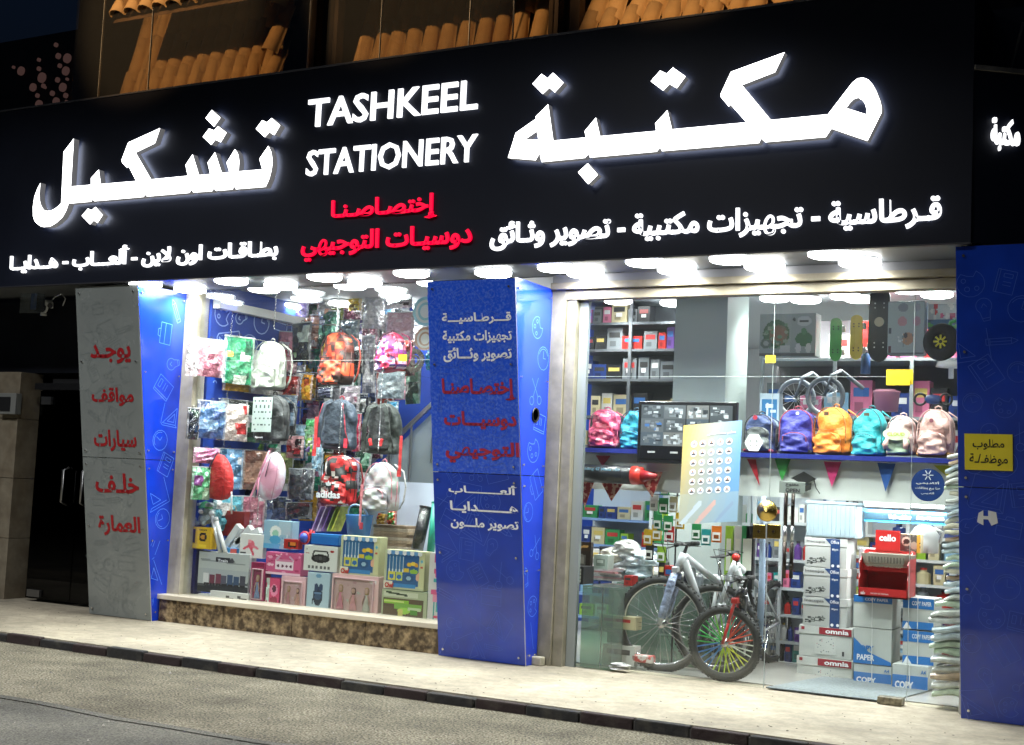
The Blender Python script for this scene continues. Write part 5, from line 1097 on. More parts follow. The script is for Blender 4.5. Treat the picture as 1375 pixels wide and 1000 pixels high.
for lb, a_, c_, wd in (('white tube box leaning left behind the winged figure box', (303, 735), (323, 706), .035), ('white long box leaning on the winged figure box', (314, 737), (338, 708), .03), ('pale long box leaning highest over the winged figure box', (318, 728), (350, 712), .03)):
    a, c2_ = ony(*a_, .3), ony(*c_, .3); t = thing('leaning_box', lb, 'box', a); dv = c2_-a; G().obox(dv/2, dv.normalized(), EY, dv.normalized().cross(EY), dv.length/2, .03, wd).build('carton', mat('white_card', (.6, .61, .6), .5, nz=.05), t, bevel=.003)
for lb, a_, c_, m_ in (('long silver tube toy leaning over the train set box', (296, 742), (284, 690), mat('silver_tube', (.6, .62, .65), .25, metal=.4)), ('slim white tube leaning beside the silver one', (303, 742), (290, 698), WHITE)):
    a, c2_ = ony(*a_, .16), ony(*c_, .2); t = thing('toy_tube', lb, 'tube', a); G().cyl((0, 0, 0), c2_-a, .02, n=10).build('tube', m_, t, True); G().cyl((c2_-a)*.95, (c2_-a)*1.06, .027, n=10).build('cap', mat('clear_hanger_plastic'), t, True)
t = carton('small blue and white toy car half hidden behind the leaning boxes', (297, 736, 318, 746), .2, Pic(12, 6, '4090c0').r(.6, 0, 1, 1, 'c05048'), .08, '3878a8', cat='toy')
carton('light blue box with a round white cartoon toy', (354, 699, 392, 737), .2, Pic(34, 34, '90b4c8').r(.55, .05, .95, .5, 'a8c0cc').e(.42, .4, .2, .22, 'e0e4e0').e(.42, .45, .12, .12, '98c8b0').e(.42, .68, .2, .16, '50a0c8').speck(14, ['d0e0e8', '5090b8'], 12, .5, .5, 1, 1, .05).r(0, .85, .6, 1, '60a8d0'), .1, '88a8bc')
carton('small red box with an orange toy truck', (381, 724, 400, 737), .14, Pic(20, 14, 'a82820').r(.3, .3, .9, .8, '301c18').r(.45, .35, .85, .65, 'd88030').e(.5, .75, .08, .12, '181010').e(.8, .75, .08, .12, '181010'), .07, '982820')
t = thing('gift_bag', 'dark red glossy gift bag standing behind the leaning boxes', 'bag', ony(311, 720, .42)); x0, x1, z0, z1 = rect(296, 688, 327, 722, .42); w_ = x1-x0
G().box(-w_/2, 0, 0, w_/2, .08, z1-z0).build('body', mat('dark_red_gloss', (.2, .02, .015), .2, coat=.6, bump=.2), t, bevel=.004); G().tube([(-.04, -.002, z1-z0), (-.03, -.01, z1-z0+.05), (.03, -.01, z1-z0+.05), (.04, -.002, z1-z0)], .003, 5).build('handle', mat('gold_cord', (.5, .3, .08), .5), t)
# shelf of books, tub, paper and rolls at the right
for k, (x, c, s_) in enumerate(((430, '9880b0', 'lilac'), (437, 'b8a8c0', 'pale violet'), (444, '7a5a98', 'deep purple'), (451, '8aa048', 'lime green'), (457, 'c8c850', 'yellow green'))):
    a, c2_ = ony(x-6, 713, .5), ony(x+7, 680, .5); t = thing('comic_book', s_+' comic book leaning in the rack left of the blue tub', 'book', a); dv = c2_-a
    G().obox(dv/2, dv.normalized(), EY, dv.normalized().cross(EY), dv.length/2, .07, .006).build('cover', mat('cover_'+c, C(c), .35, nz=.3, nsc=20), t)
t = thing('plastic_tub', 'blue translucent tub behind the kitchen play set box', 'tub', ony(481, 722, .5)); G().lathe([(0, 0), (.1, 0), (.125, .2), (.13, .21), (.12, .21), (.095, .01), (0, .01)], n=20).build('tub', mat('blue_tub', (.06, .22, .5), .25), t, True); G().torus((0, -.02, .2), .11, .008, 20, 5, (0, 1, .4)).build('handle', mat('pale_tub_handle', (.4, .55, .7), .3), t, True)
for k in range(9):
    x0, x1, z0, z1 = rect(501, 741-k*4-4, 550-(k % 3)*2, 741-k*4, .55); t = thing('paper_stack', 'brown paper bundle %s in the stack beside the green roll' % ('lowest', 'second lowest', 'third lowest', 'fourth from below', 'in the middle', 'fourth from the top', 'third from the top', 'second from the top', 'topmost')[k], 'paper', (x0, .55, z0))
    G().box(0, 0, .001, x1-x0, .22, z1-z0-.001).build('sheets', mat('kraft_paper_%d' % (k % 3), ((.3, .22, .14), (.4, .33, .25), (.24, .17, .11))[k % 3], .8, nz=.2, nsc=30), t, bevel=.002)
x0, x1, z0, z1 = rect(533, 648, 598, 742, .95); t = thing('white_board', 'large plain white board standing behind the green roll', 'board', (x0, .95, z0-.1)); G().box(0, 0, 0, x1-x0, .02, z1-z0+.1).build('board', mat('bluish_white_board', (.5, .55, .66), .4), t); G().box(-.012, -.005, 0, -.001, .025, z1-z0+.1).build('edge_trim', STEEL, t)
for lb, a_, c_, r_, m_ in (('teal green roll leaning against the white board', (578, 742), (585, 676), .035, mat('teal_roll', (.02, .28, .2), .4)), ('black film wrapped roll leaning beside the teal roll', (560, 738), (572, 682), .055, mat('black_film', (.02, .02, .022), .25, bump=.9, bsc=14, coat=.5, bd=.04))):
    a, c2_ = ony(*a_, .42), ony(*c_, .5); t = thing('paper_roll', lb, 'roll', a); G().cyl((0, 0, 0), c2_-a, r_, n=16).build('roll', m_, t, True); G().cyl((c2_-a)*1.001, (c2_-a)*1.03, r_*1.12, n=16).build('end_cap', m_, t, True)
# yellow sticker on the glass joint
def sticker(lb, x0p, y0p, x1p, y1p, Y, col='d8b820'):
    x0, x1, z0, z1 = rect(x0p, y0p, x1p, y1p, Y); t = thing('glass_sticker', lb, 'sticker', (x0, Y, z0)); G().box(0, 0, 0, x1-x0, .0015, z1-z0).build('sheet', mat('yellow_tape', C(col), .45, nz=.15, nsc=30), t); return t
sticker('small yellow sticker on the left window joint by the pink bag', 535, 476, 546, 485, .02)
sticker('small yellow sticker on the joint left of the door', 1028, 477, 1041, 487, .055)
# =================================================================== RIGHT BAY
# interior column, bulkhead with the backpack shelf, wall of shelves above
x0, x1, _, _ = rect(905, 400, 975, 560, 1.3)
t = thing('interior_column', 'plain white square column inside behind the monitor', 'column', (x0, 1.3, 0)); G().box(0, 0, 0, x1-x0, .55, 3.2).build('shaft', mat('column_paint', (.3, .35, .335), .55, nz=.04, nsc=2), t)
BH = .6; zs = ony(1285, 617, .62).z; zb0 = ony(1100, 670, BH).z
t = thing('backpack_shelf', 'blue edged shelf with a white bulkhead below carrying the row of backpacks', 'shelf', (-5.0, .42, zs))
G().box(0, 0, -.035, 3.28, .62, 0).build('shelf_board', mat('blue_shelf_edge', (.02, .03, .22), .35), t); G().box(0, BH-.50, zb0-zs, 3.28, BH-.46, -.036).build('bulkhead', mat('bulkhead_paint', (.7, .73, .71), .5), t)
# shelving unit behind: posts and boards, dark
DSH = mat('dark_grey_shelving', (.11, .12, .135), .5); BSH = mat('blue_white_shelving', (.2, .32, .6), .4)
def shelving(label, x0, x1, y0, y1, zs_, m, posts=2, back=None):
    t = thing('shelving_unit', label, 'shelving', (x0, y0, 0))
    for z in zs_: G().box(0, 0, z-.012, x1-x0, y1-y0, z+.012).build('shelf', m, t)
    for k in range(posts): 
        u = (x1-x0)*k/(posts-1); G().box(u-.015, -.004, min(zs_)-.1, u+.015, .02, max(zs_)+.35).build('post', m, t)
    if back: G().box(-.02, y1-y0+.001, min(zs_)-.1, x1-x0+.02, y1-y0+.02, max(zs_)+.4).build('back_panel', back, t)
    return t
goods_q = random.Random(31)
GC = {'red': 'a82018', 'white': 'c8c8c4', 'pale blue': '8ab4d0', 'dark blue': '1c3474', 'yellow': 'd0a820', 'green': '2c8048', 'pink': 'c86c8c', 'black': '18181c', 'orange': 'c86820', 'purple': '5a3880', 'grey': '70757a', 'teal': '208080', 'cream': 'c0b490', 'lime': '88b030'}
GK = {'carton': 0, 'notebook': 1, 'bottle': 2, 'packet': 3, 'folder': 4}
gused = set(); gm = {}
def good(kind, w_, d_, h, c):
    key = (kind, c, round(w_*20), round(h*20))
    if key in gm: return gm[key]
    g = G(); col = tuple(C(GC[c])); q = random.Random(hash(kind) % 100 if False else len(gm))
    alt = tuple(C(q.choice(['d0d0d0', '303030', 'c8b060', '3060a0', 'b03030'])))
    if kind in ('carton', 'packet', 'notebook', 'folder'):
        g.cur = col; g.box(-w_/2, 0, 0, w_/2, d_, h)
        g.cur = alt; g.add([(-w_*.36, -.002, h*.55), (w_*.36, -.002, h*.55), (w_*.36, -.002, h*.8), (-w_*.36, -.002, h*.8)], [(0, 1, 2, 3)])
        g.cur = shade(col, .5); g.add([(-w_*.3, -.002, h*.15), (w_*.1, -.002, h*.15), (w_*.1, -.002, h*.4), (-w_*.3, -.002, h*.4)], [(0, 1, 2, 3)])
        if kind == 'folder':
            g.cur = (.8, .8, .8); g.add([(-w_*.2, -.003, h*.3), (w_*.2, -.003, h*.3), (w_*.2, -.003, h*.5), (-w_*.2, -.003, h*.5)], [(0, 1, 2, 3)])
    else:
        g.cur = col; g.lathe([(0, 0), (w_*.4, 0), (w_*.4, h*.65), (w_*.18, h*.78), (w_*.18, h*.9)], (0, w_*.4, 0), 10)
        g.cur = alt; g.lathe([(w_*.2, h*.88), (w_*.2, h), (0, h)], (0, w_*.4, 0), 10)
    g.cur = None; gm[key] = g.mesh(kind, PAINT); return gm[key]
def stock(where, x0, x1, y, z, hmax, kinds, wr=(.06, .14), cols=None, fill=.9, stack=False):
    x = x0; prev = 'the post'; cols = cols or list(GC); plc = 0
    while x < x1-.03:
        w_ = goods_q.uniform(*wr); k = goods_q.choice(kinds); c = goods_q.choice(cols)
        for _ in range(25):
            if (where, c, k, prev) not in gused: break
            c = goods_q.choice(cols); k = goods_q.choice(kinds)
        gused.add((where, c, k, prev)); h = hmax*goods_q.uniform(.5, .92)
        if goods_q.random() < fill:
            o = link('shop_'+k, good(k, w_, .12, h, c), None, (x+w_/2, y+goods_q.uniform(0, .03), z), rot=(0, 0, goods_q.uniform(-.12, .12)))
            tag(o, '%s %s on the %s right of %s' % (c, k, where, prev), k); prev = c+' '+k
        x += w_+goods_q.uniform(.004, .02)
# upper left dark shelves, seen behind the fixed pane
ax0, ax1 = ony(786, 500, 1.9).x, ony(905, 500, 1.9).x
zz = [ony(840, y, 1.9).z for y in (434, 470, 510, 560, 600)]
shelving('dark shelving left of the white column high up', ax0-.1, ax1+.1, 1.9, 2.3, zz, DSH, 3, mat('dark_back_panel', (.1, .11, .125), .6))
for z, nm_, kd, cs in ((zz[0], 'highest dark shelf', ['packet', 'folder'], ['grey', 'black', 'dark blue', 'pink', 'cream']), (zz[1], 'second dark shelf', ['carton', 'packet'], ['grey', 'black', 'dark blue', 'red', 'purple']),
                       (zz[2], 'third dark shelf', ['folder', 'notebook'], ['black', 'grey', 'dark blue']), (zz[3], 'fourth dark shelf', ['carton', 'packet'], ['cream', 'pink', 'black', 'grey', 'white']), (zz[4], 'lowest dark shelf', ['carton', 'notebook'], ['cream', 'lime', 'grey'])):
    stock(nm_, ax0-.05, ax1+.05, 1.93, z+.013, .24, kd, (.07, .2), cs, .85)
# wall of shelves above the backpacks on the right
bx0, bx1 = ony(1022, 500, 1.7).x, ony(1290, 500, 1.7).x
zr = [ony(1150, y, 1.7).z for y in (402, 482, 560, 612)]
shelving('grey shelving behind the skateboards', bx0, bx1+.25, 1.72, 2.2, zr[1:], mat('grey_shelf_board', (.28, .3, .31), .45), 4, mat('grey_brown_back', (.12, .11, .12), .6))
stock('top shelf behind the penny boards', bx0+.55, bx1+.2, 1.86, zr[1]+.013, .42, ['carton', 'packet', 'bottle'], (.1, .22), ['grey', 'white', 'pink', 'dark blue', 'black', 'red'])
stock('middle shelf behind the backpacks', bx0+.02, bx1+.2, 1.8, zr[2]+.013, .34, ['carton', 'packet', 'bottle'], (.1, .26), ['grey', 'white', 'pale blue', 'dark blue', 'black', 'pink'])
stock('lowest shelf behind the backpacks', bx0+.02, bx1+.2, 1.8, zr[3]+.013, .26, ['carton', 'packet'], (.12, .26), ['grey', 'white', 'pale blue', 'black', 'cream'])
# big boxes and boards
P = Pic(56, 44, '8a9690').r(0, .94, 1, 1, '585c58').e(.3, .48, .24, .34, '3a5c3c').e(.34, .5, .17, .24, '6c6048').e(.33, .48, .13, .18, '7c5c44').e(.12, .7, .1, .12, '58685c').e(.12, .7, .05, .06, '8a9690').e(.8, .18, .13, .12, 'a8b0ac').r(.72, .16, .88, .2, '404844').e(.8, .6, .15, .17, '3c6844').e(.8, .42, .05, .08, '487850').e(.7, .82, .05, .12, 'b8bcb8').e(.88, .82, .05, .12, 'b8bcb8').r(.37, .76, .55, .92, 'a8aeaa').e(.62, .14, .03, .04, '404844').speck(20, ['5c8060', '80907c', '586c5c'], 5, .1, .2, .5, .85, .05)
carton('large grey box with green dinosaur wreath pictures high on the right', (1020, 421, 1095, 478), 1.35, P, .15, '7c8884', cat='box')
P = Pic(40, 56, 'a0b0b0').e(.42, .12, .14, .08, '808890').e(.8, .12, .1, .08, '98a0a8').e(.4, .38, .13, .09, 'b08890').e(.8, .38, .1, .09, 'b090a0').e(.55, .7, .16, .12, 'a88870').e(.5, .64, .05, .05, '404048').r(.04, .5, .11, .6, '505860').r(.04, .85, .11, .97, '604048').r(0, .97, 1, 1, '707878').r(0, 0, 1, .02, '808888').speck(10, ['d0d8d8', '7c8c90'], 4, .3, .6, .8, .85, .03)
carton('large pale blue grey box with round pink emblems beside the longboard', (1192, 404, 1241, 476), 1.35, P, .12, '909e9e', cat='box')
def deck(label, cx, y0, y1, wpx, Y, c, holes=True, tilt=0, cat='skateboard'):
    a, b_ = ony(cx, y1, Y), ony(cx, y0, Y); h = b_.z-a.z; w_ = wpx/FPX*(a-CO).dot(CF)*1.1; t = thing('skateboard', label, cat, (a.x, Y, a.z), rot=(0, tilt, 0)); n = 14
    out = [(w_/2*math.cos(PI+PI*k/n), w_*.7+w_*.7*math.sin(PI+PI*k/n)) for k in range(n+1)]+[(w_/2*.92*math.cos(PI*k/n), h-w_*.35+w_*.35*math.sin(PI*k/n)) for k in range(n+1)]
    G().prism(out, (0, 0, 0), EX, EZ, (0, -1, 0), .014).build('deck', mat('deck_'+c, C(c), .4, nz=.08, nsc=12, coat=.3), t, bevel=.004)
    for z in (.2, .26, .74, .8):
        for s_ in (-1, 1): G().cyl((s_*w_*.2, -.0145, h*z), (s_*w_*.2, -.018, h*z), .006, n=8).build('bolt', BLACK if c != '1c2024' else STEEL, t)
    for z in (.23, .77):
        G().box(-w_*.5, .01, h*z-.02, w_*.5, .03, h*z+.02).build('truck', STEEL, t, bevel=.004)
        for s_ in (-1, 1): G().cyl((s_*w_*.38, .045, h*z), (s_*w_*.58, .045, h*z), .028, n=14).build('wheel', mat('soft_wheel', (.5, .5, .45), .5), t, True)
    return t
deck('bright green penny board hanging upright', 1122, 427, 485, 15, 1.3, '3c9c40'); deck('yellow penny board hanging upright beside the green one', 1149.5, 423, 483, 15.5, 1.3, 'c8b43c')
dk = deck('long dark grey longboard standing behind the yellow penny board', 1180, 388, 486, 27, 1.4, '1c2024')
G().lathe([(0, -.018), (.04, -.018), (.04, -.016), (0, -.016)], (0, 0, .33), 16, 'y').build('round_emblem', mat('cream_emblem', C('b8b498'), .5), dk)
p = ony(1264, 459, 1.2); t = thing('balance_bike', 'toy bike with a fat black tyre and yellow spoked rim on the top shelf', 'toy bike', p)
wh = G().torus((0, 0, 0), .1, .05, 28, 10, (.25, 1, 0)).build('wheel', BRUB, t, True); G().lathe([(0, -.03), (.06, -.025), (.062, .02), (0, .02)], n=16, ax='y').build('rim', mat('black_rim', (.03, .03, .03), .4), wh, True)
for k in range(8): a = k*PI/4; G().obox((.034*math.cos(a), -.033, .034*math.sin(a)), (math.cos(a), 0, math.sin(a)), EY, (-math.sin(a), 0, math.cos(a)), .02, .003, .007).build('spoke', mat('yellow_spoke', (.6, .55, .04), .4), wh)
G().tube([(0, .07, 0), (.05, .1, .17), (.16, .12, .2)], .015, 8).build('frame', mat('toy_bike_green', (.05, .3, .08), .4), t, True)
x0, x1, z0, z1 = rect(1246, 408, 1290, 470, 1.45); t = thing('toy_box', 'blue toy box with green and red print behind the fat toy tyre', 'toy box', (x0, 1.45, z0)); G().box(0, .001, 0, x1-x0, .15, z1-z0).build('carton', mat('toy_box_blue', C('1c3c60'), .4), t)
g = G(); picg(g, Pic(24, 30, '20486c').r(0, 0, 1, .35, 'a8b0b8').speck(14, ['b83038', '3070a0', 'd0d0d0', 'a03060'], 3, 0, 0, 1, .3, .08).e(.5, .45, .5, .12, '3c9048').e(.5, .4, .42, .08, '2c5c88'), (0, -.001, 0), EX, EZ, x1-x0, z1-z0); g.build('printed_front', PAINT, t)
# things on the shelf above the bags
def bucket(label, cx, y0, y1, wpx, Y, c, cat='bucket'):
    a = ony(cx, y1, Y); h = ony(cx, y0, Y).z-a.z; r_ = wpx/FPX*(a-CO).dot(CF)/2; t = thing('bucket', label, cat, a)
    G().lathe([(0, 0), (r_*.88, 0), (r_, h*.9), (r_*1.05, h*.92), (r_*1.05, h), (r_*.95, h), (r_*.85, .01), (0, .01)], n=22).build('tub', mat('bucket_%s' % c, C(c), .5, bump=.1), t, True)
    G().tube([(-r_, 0, h*.9), (-r_*.7, -r_*.5, h*1.05), (r_*.7, -r_*.5, h*1.05), (r_, 0, h*.9)], .005, 6).build('handle', mat('bucket_%s' % c), t, True)
bucket('pink woven bucket behind the pink frog backpack', 1190, 525, 552, 34, 1.1, 'b07888')
def bigring(label, cx, cy, r_, Y, c):
    p = ony(cx, cy, Y); k = r_/FPX*(p-CO).dot(CF); t = thing('hanging_bicycle', label, 'bicycle', p)
    wh = G().torus((0, 0, 0), k, .02, 36, 7).build('wheel', mat('wheel_'+c, C(c), .6), t, True); G().torus((0, 0, 0), k*.9, .008, 30, 5).build('rim', STEEL, wh, True)
    for j in range(14): a = j*PI/7; G().cyl((0, 0, 0), (k*.9*math.cos(a), 0, k*.9*math.sin(a)), .0015, n=4).build('spoke', STEEL, wh)
    G().tube([(0, -.03, 0), (.06, -.04, k*1.15), (.1, .1, k*1.5)], .015, 8).build('fork', mat('wheel_'+c), t, True); G().tube([(.1, .1, k*1.5), (.25, .25, k*.6)], .018, 8).build('frame_tube', mat('wheel_'+c), t, True)
bigring('hanging bicycle with a pale wheel behind the royal blue backpack', 1069, 535, 24, 1.45, '7c848c')
bigring('hanging bicycle with a grey wheel behind the orange backpack', 1108, 532, 24, 1.4, '60666c')
t = thing('drinks_bottle', 'slim blue bottle with a white cap on the shelf above the teal backpack', 'bottle', ony(1162, 502, 1.5)); G().lathe([(0, 0), (.04, 0), (.04, .15), (.025, .17), (.025, .18)], n=14).build('flask', mat('bottle_blue', (.03, .08, .2), .3), t, True); G().lathe([(.03, .18), (.03, .22), (0, .22)], n=14).build('cap', WHITE, t, True)
carton('white and blue printed box left of the navy backpack', (1020, 528, 1046, 572), 1.1, Pic(20, 34, 'a8b8c0').r(.1, .2, .9, .8, '2c6c98').r(.3, .35, .7, .45, 'c0d0d8').r(.35, .3, .45, .75, 'c0d0d8').r(.55, .5, .85, .58, 'c0d0d8'), .1, '98a8b0', cat='box')
t = thing('toy_drone', 'small blue toy vehicle on the shelf above the pink backpack', 'toy', ony(1253, 536, 1.3)); G().lathe([(0, -.04), (.05, -.03), (.07, 0), (.05, .03), (0, .04)], n=12).build('body', mat('drone_blue', (.04, .07, .2), .4), t, True)
for s_ in (-1, 1): G().torus((s_*.1, 0, 0), .045, .01, 16, 6).build('wheel', BLACK, t, True)
t = thing('white_lamp', 'white domed toy lamp above the pink backpack', 'toy', ony(1277, 508, 1.2)); G().lathe([(.0, 0), (.02, 0), (.02, .08), (.12, .09), (.1, .13), (0, .15)], n=18).build('dome', WHITE, t, True)
# ---- row of backpacks on the shelf
YB_ = .52
def fl(cols, s, sd): return camo(cols, s, sd)
backpack('pink floral backpack leftmost on the shelf', (788, 547, 829, 601), YB_, 'c85878', pic=fl(['d0486c', 'e87890', 'c03860', 'e8a0b0', 'd86080', '983058'], 1.3, 21), seed=21, zips=(.5, .1, .2), base='6a2848')
backpack('turquoise backpack half hidden by the monitor', (830, 548, 866, 603), YB_, '2080a0', pic=fl(['1c7c9c', '2890ac', '186880', '3ca0b8'], 1.3, 22), seed=22, zips=(.01, .04, .08))
def hexg(t, w_, h, yb):
    y = yb-.1; r_ = .075
    G().prism([(r_*math.cos(k*PI/3), r_*math.sin(k*PI/3)) for k in range(6)], (w_*.02, y, h*.22), EX, EZ, (0, -1, 0), .004).build('hexagon_tag', WHITE, t)
    for k in range(4): G().lathe([(0, -.002), (.008, -.002), (.008, 0), (0, 0)], (w_*.02-.035+(k % 2)*.05+.01, y-.005, h*.22-.02+(k//2)*.035), 8, 'y').build('tag_dot', mat('grey_dot', (.3, .3, .3), .5), t)
backpack('navy grey and red backpack with a white hexagon tag', (997, 553, 1038, 607), YB_, (.03, .05, .14), second=(.09, .1, .1), seed=23, base=(.35, .02, .04), panel=hexg, logo=(-.08, .86, .018, '902030'), pockh=.6)
backpack('royal blue backpack with a dark lower panel', (1043, 546, 1090, 609), YB_, '28288c', second='24247c', seed=24, base=(.015, .018, .03), logo=(.06, .86, .013, 'c8c8c8'), zips=(.25, .03, .05), rz=.1)
backpack('orange canvas backpack with a dark square patch', (1090, 543, 1143, 611), YB_, 'd87818', second='d87818', seed=25, zips=(.35, .12, .01), rz=-.3, d=.2, dome=.46, panel=lambda t, w_, h, yb: G().box(-.022, yb-.026, h*.78, .018, yb-.018, h*.85).build('leather_patch', mat('dark_patch', (.06, .03, .01), .6), t))
backpack('teal canvas backpack with crumpled pocket', (1142, 545, 1188, 613), YB_, '1c98a0', second='1c98a0', seed=26, zips=(.01, .1, .12), rz=-.2, d=.19, dome=.46, panel=lambda t, w_, h, yb: G().box(-.0, yb-.026, h*.8, .04, yb-.018, h*.86).build('leather_patch', mat('dark_patch'), t))
def frog(t, w_, h, yb):
    y = yb-.03
    G().lathe([(0, -.03), (w_*.42, -.012), (w_*.44, .0), (w_*.38, .02)], (0, y, h*.36), 20, 'y').v
    g = G(); P_ = [(w_*.46*math.cos(a*PI/10), h*.15*math.sin(a*PI/10)) for a in range(20)]; g.prism(P_, (0, y-.02, h*.5), EX, EZ, (0, -1, 0), .012).build('oval_patch', mat('pale_green_patch', C('c8d0b0'), .6), t, bevel=.004)
    letter('lettering', 'CLOUD', -w_*.3, w_*.3, h*.45, h*.53, (0, y-.034, 0), EX, EZ, (0, -1, 0), mat('yellow_green_ink', C('a8b820'), .5), t, .02, .001)
    for s_ in (-1, 1):
        G().tube([(s_*w_*.3, y-.03, h*.38), (s_*w_*.36, y-.04, h*.24), (s_*w_*.34, y-.035, h*.14)], [.012, .022, .018], 8).build('dangling_ear', mat('pink_ear', C('c8a098'), .7), t, True)
backpack('dusty pink and green backpack with an oval patch lettered CLOUD', (1188, 555, 1229, 611), YB_, 'b89c98', second='8ca088', seed=27, zips=(.4, .3, .3), panel=frog, dome=.5, rz=-.1)
backpack('pale pink school backpack rightmost on the shelf', (1230, 546, 1280, 613), YB_, 'c8a098', second='c8a098', seed=28, zips=(.45, .28, .26), rz=-.15, d=.19, dome=.42, base='a87838', logo=(-.02, .72, .016, '703848'), pockh=.46)
# ---- monitor with the camera pictures
x0, x1, z0, z1 = rect(856, 539, 989, 623, .36); t = thing('monitor', 'black monitor showing a grid of camera pictures', 'monitor', (x0, .36, z0)); w_, h = x1-x0, z1-z0
G().box(0, .0, 0, w_, .04, h).build('case', mat('gloss_black', (.012, .012, .014), .2), t, bevel=.006)
G().box(w_*.3, .04, h*.2, w_*.7, .09, h*.8).build('rear_housing', BLACK, t, bevel=.01)
P = Pic(96, 60, '0a0a0c'); q = random.Random(3)
for r_ in range(4):
    for c_ in range(4):
        X, Y_ = .01+c_*.248, .01+r_*.25
        if r_ == 3: P.r(X, Y_, X+.235, Y_+.22, '101014').r(X+.08, Y_+.1, X+.16, Y_+.13, '9a9a9a'); continue
        b0 = q.choice(['4c5054', '3c4044', '5c5c5c', '404850']); P.r(X, Y_, X+.235, Y_+.235, b0)
        for _ in range(16): a, e_ = q.uniform(X+.01, X+.18), q.uniform(Y_+.02, Y_+.18); P.r(a, e_, a+q.uniform(.02, .05), e_+q.uniform(.02, .05), q.choice(['808488', '24282c', 'a0a4a8', '606468', '3a5a88' if c_ == 0 and r_ == 1 else '505458']))
g = G(); picg(g, P, (w_*.035, -.0015, h*.06), EX, EZ, w_*.93, h*.88); g.build('screen', SCREEN, t)
G().box(-.02, .42-.36+.04, -.3, .0, .12, 0); G().cyl((w_*.5, .07, h*.5), (w_*.5, .5, h*.5), .02, n=8).build('wall_arm', BLACK, t)
# ---- poster taped to the glass
O = ony(911, 704, .055); U_ = ony(990, 700, .055)-O; V_ = ony(918, 571, .055)-O; wP, hP = U_.length, V_.length
t = thing('poster', 'blue and yellow teacher poster with rows of round portraits on the glass', 'poster', O)
P = Pic(50, 80, 'c8b860')
yy, xx = np.mgrid[0:80, 0:50]; f = np.clip((xx/50*.9+.35*(yy/80)), 0, 1)[..., None]; P.a = C('c4b060')*(1-f)+C('6a9cc8')*f; P.a[56:] = P.a[56:]*.55+C('a8b8b0')*.45
P.l(.05, 1, .35, .8, .03, 'b8c8d0').l(.3, 1, .6, .8, .03, 'c8a8a0').l(.62, 1, .9, .82, .02, '88a0b8')
g = G(); picg(g, P, (0, -.001, 0), U_.normalized(), V_.normalized(), wP, hP); g.build('printed_sheet', PAINT, t)
un, vn = U_.normalized(), V_.normalized()
PW_ = mat('poster_white', (.75, .78, .8), .5); PD = mat('poster_dark', (.05, .05, .07), .5); PS = mat('poster_skin', (.4, .25, .18), .5)
letter('lettering', 'معلمو منصة أساس', wP*.42, wP*.9, hP*.87, hP*.915, (0, -.002, 0), un, vn, (0, -1, 0), PW_, t, .02, .0005)
for r_ in range(6):
    for c_ in range(5):
        c = un*(wP*(.2+.15*c_))+vn*(hP*(.8-.095*r_)); rr = wP*.055
        G().add([c+un*(rr*math.cos(k*PI/8))+vn*(rr*math.sin(k*PI/8))-EY*.002 for k in range(16)], [tuple(range(16))]).build('portrait_circle', PW_, t)
        g = G().add([c+un*(rr*.7*math.cos(k*PI/6+PI*0))+vn*(rr*.55*math.sin(k*PI/6))-vn*rr*.45-EY*.0025 for k in range(7)], [tuple(range(7))]); g.mi = 1
        g.add([c+un*(rr*.28*math.cos(k*PI/4))+vn*(rr*.35*math.sin(k*PI/4))+vn*rr*.25-EY*.0028 for k in range(8)], [tuple(range(8))]); g.build('portrait', [PD if (r_+c_) % 3 else mat('poster_grey', (.3, .33, .4), .5), PS], t)
for k in range(2): G().add([un*(wP*(.1+.04*j))+vn*(hP*.925)-EY*.002+un*(.0) for j in range(1)]*1, []) if False else None
# ---- black marker display, pennants, stickers on the bulkhead
a, c_ = ony(760, 634, .40), ony(868, 639, .36); t = thing('display_marker', 'giant black display marker with a red tip below the shelf', 'display', a); dv = c_-a
G().tube([(0, 0, 0), dv*.84], .075, 18).build('barrel', mat('marker_black', (.015, .016, .02), .3), t, True); G().tube([dv*.84, dv*.95], [.076, .07], 18).build('red_collar', mat('marker_red', (.5, .03, .02), .35), t, True); G().tube([dv*.95, dv*1.06, dv*1.12], [.05, .03, .02], 12).build('tip', mat('marker_dark_red', (.25, .01, .015), .4), t, True)
letter('lettering', 'edding 47 Maxx 150', dv.length*.25, dv.length*.72, .02, .05, (0, -.078, 0), dv.normalized(), EZ, (0, -1, 0), mat('pale_blue_ink', (.2, .4, .55), .5), t, .01, .001)
def pennant(label, x0p, x1p, y0p, tipx, tipy, Y, c, lace=False):
    a, b_, tp = ony(x0p, y0p, Y), ony(x1p, y0p, Y), ony(tipx, tipy, Y); t = thing('pennant', label, 'pennant', a)
    G().prism([(0, 0), (b_.x-a.x, 0), (tp.x-a.x, tp.z-a.z)], (0, 0, 0), EX, EZ, (0, -1, 0), .002).build('cloth', mat('pennant_'+c+('l' if lace else ''), C(c), .6, nz=.1) if not lace else mat('red_lace_print', C('8c1c20'), .6, col2=C('c09080'), nsc=26, edge=(.5, .55)), t)
    G().tube([(-.06, -.001, .012), (0, -.002, .002), (b_.x-a.x, -.002, .002), (b_.x-a.x+.06, -.001, .012)], .003, 4).build('string', WHITE, t)
YP = .49
pennant('red pennant beside the torn dark film under the shelf', 1003, 1015, 616, 1020, 652, YP, 'b02030'); pennant('green pennant under the royal blue backpack', 1040, 1062, 615, 1050, 646, YP, '2c8c38'); pennant('magenta pennant under the orange backpack', 1106, 1130, 619, 1117, 654, YP, 'c0306c')
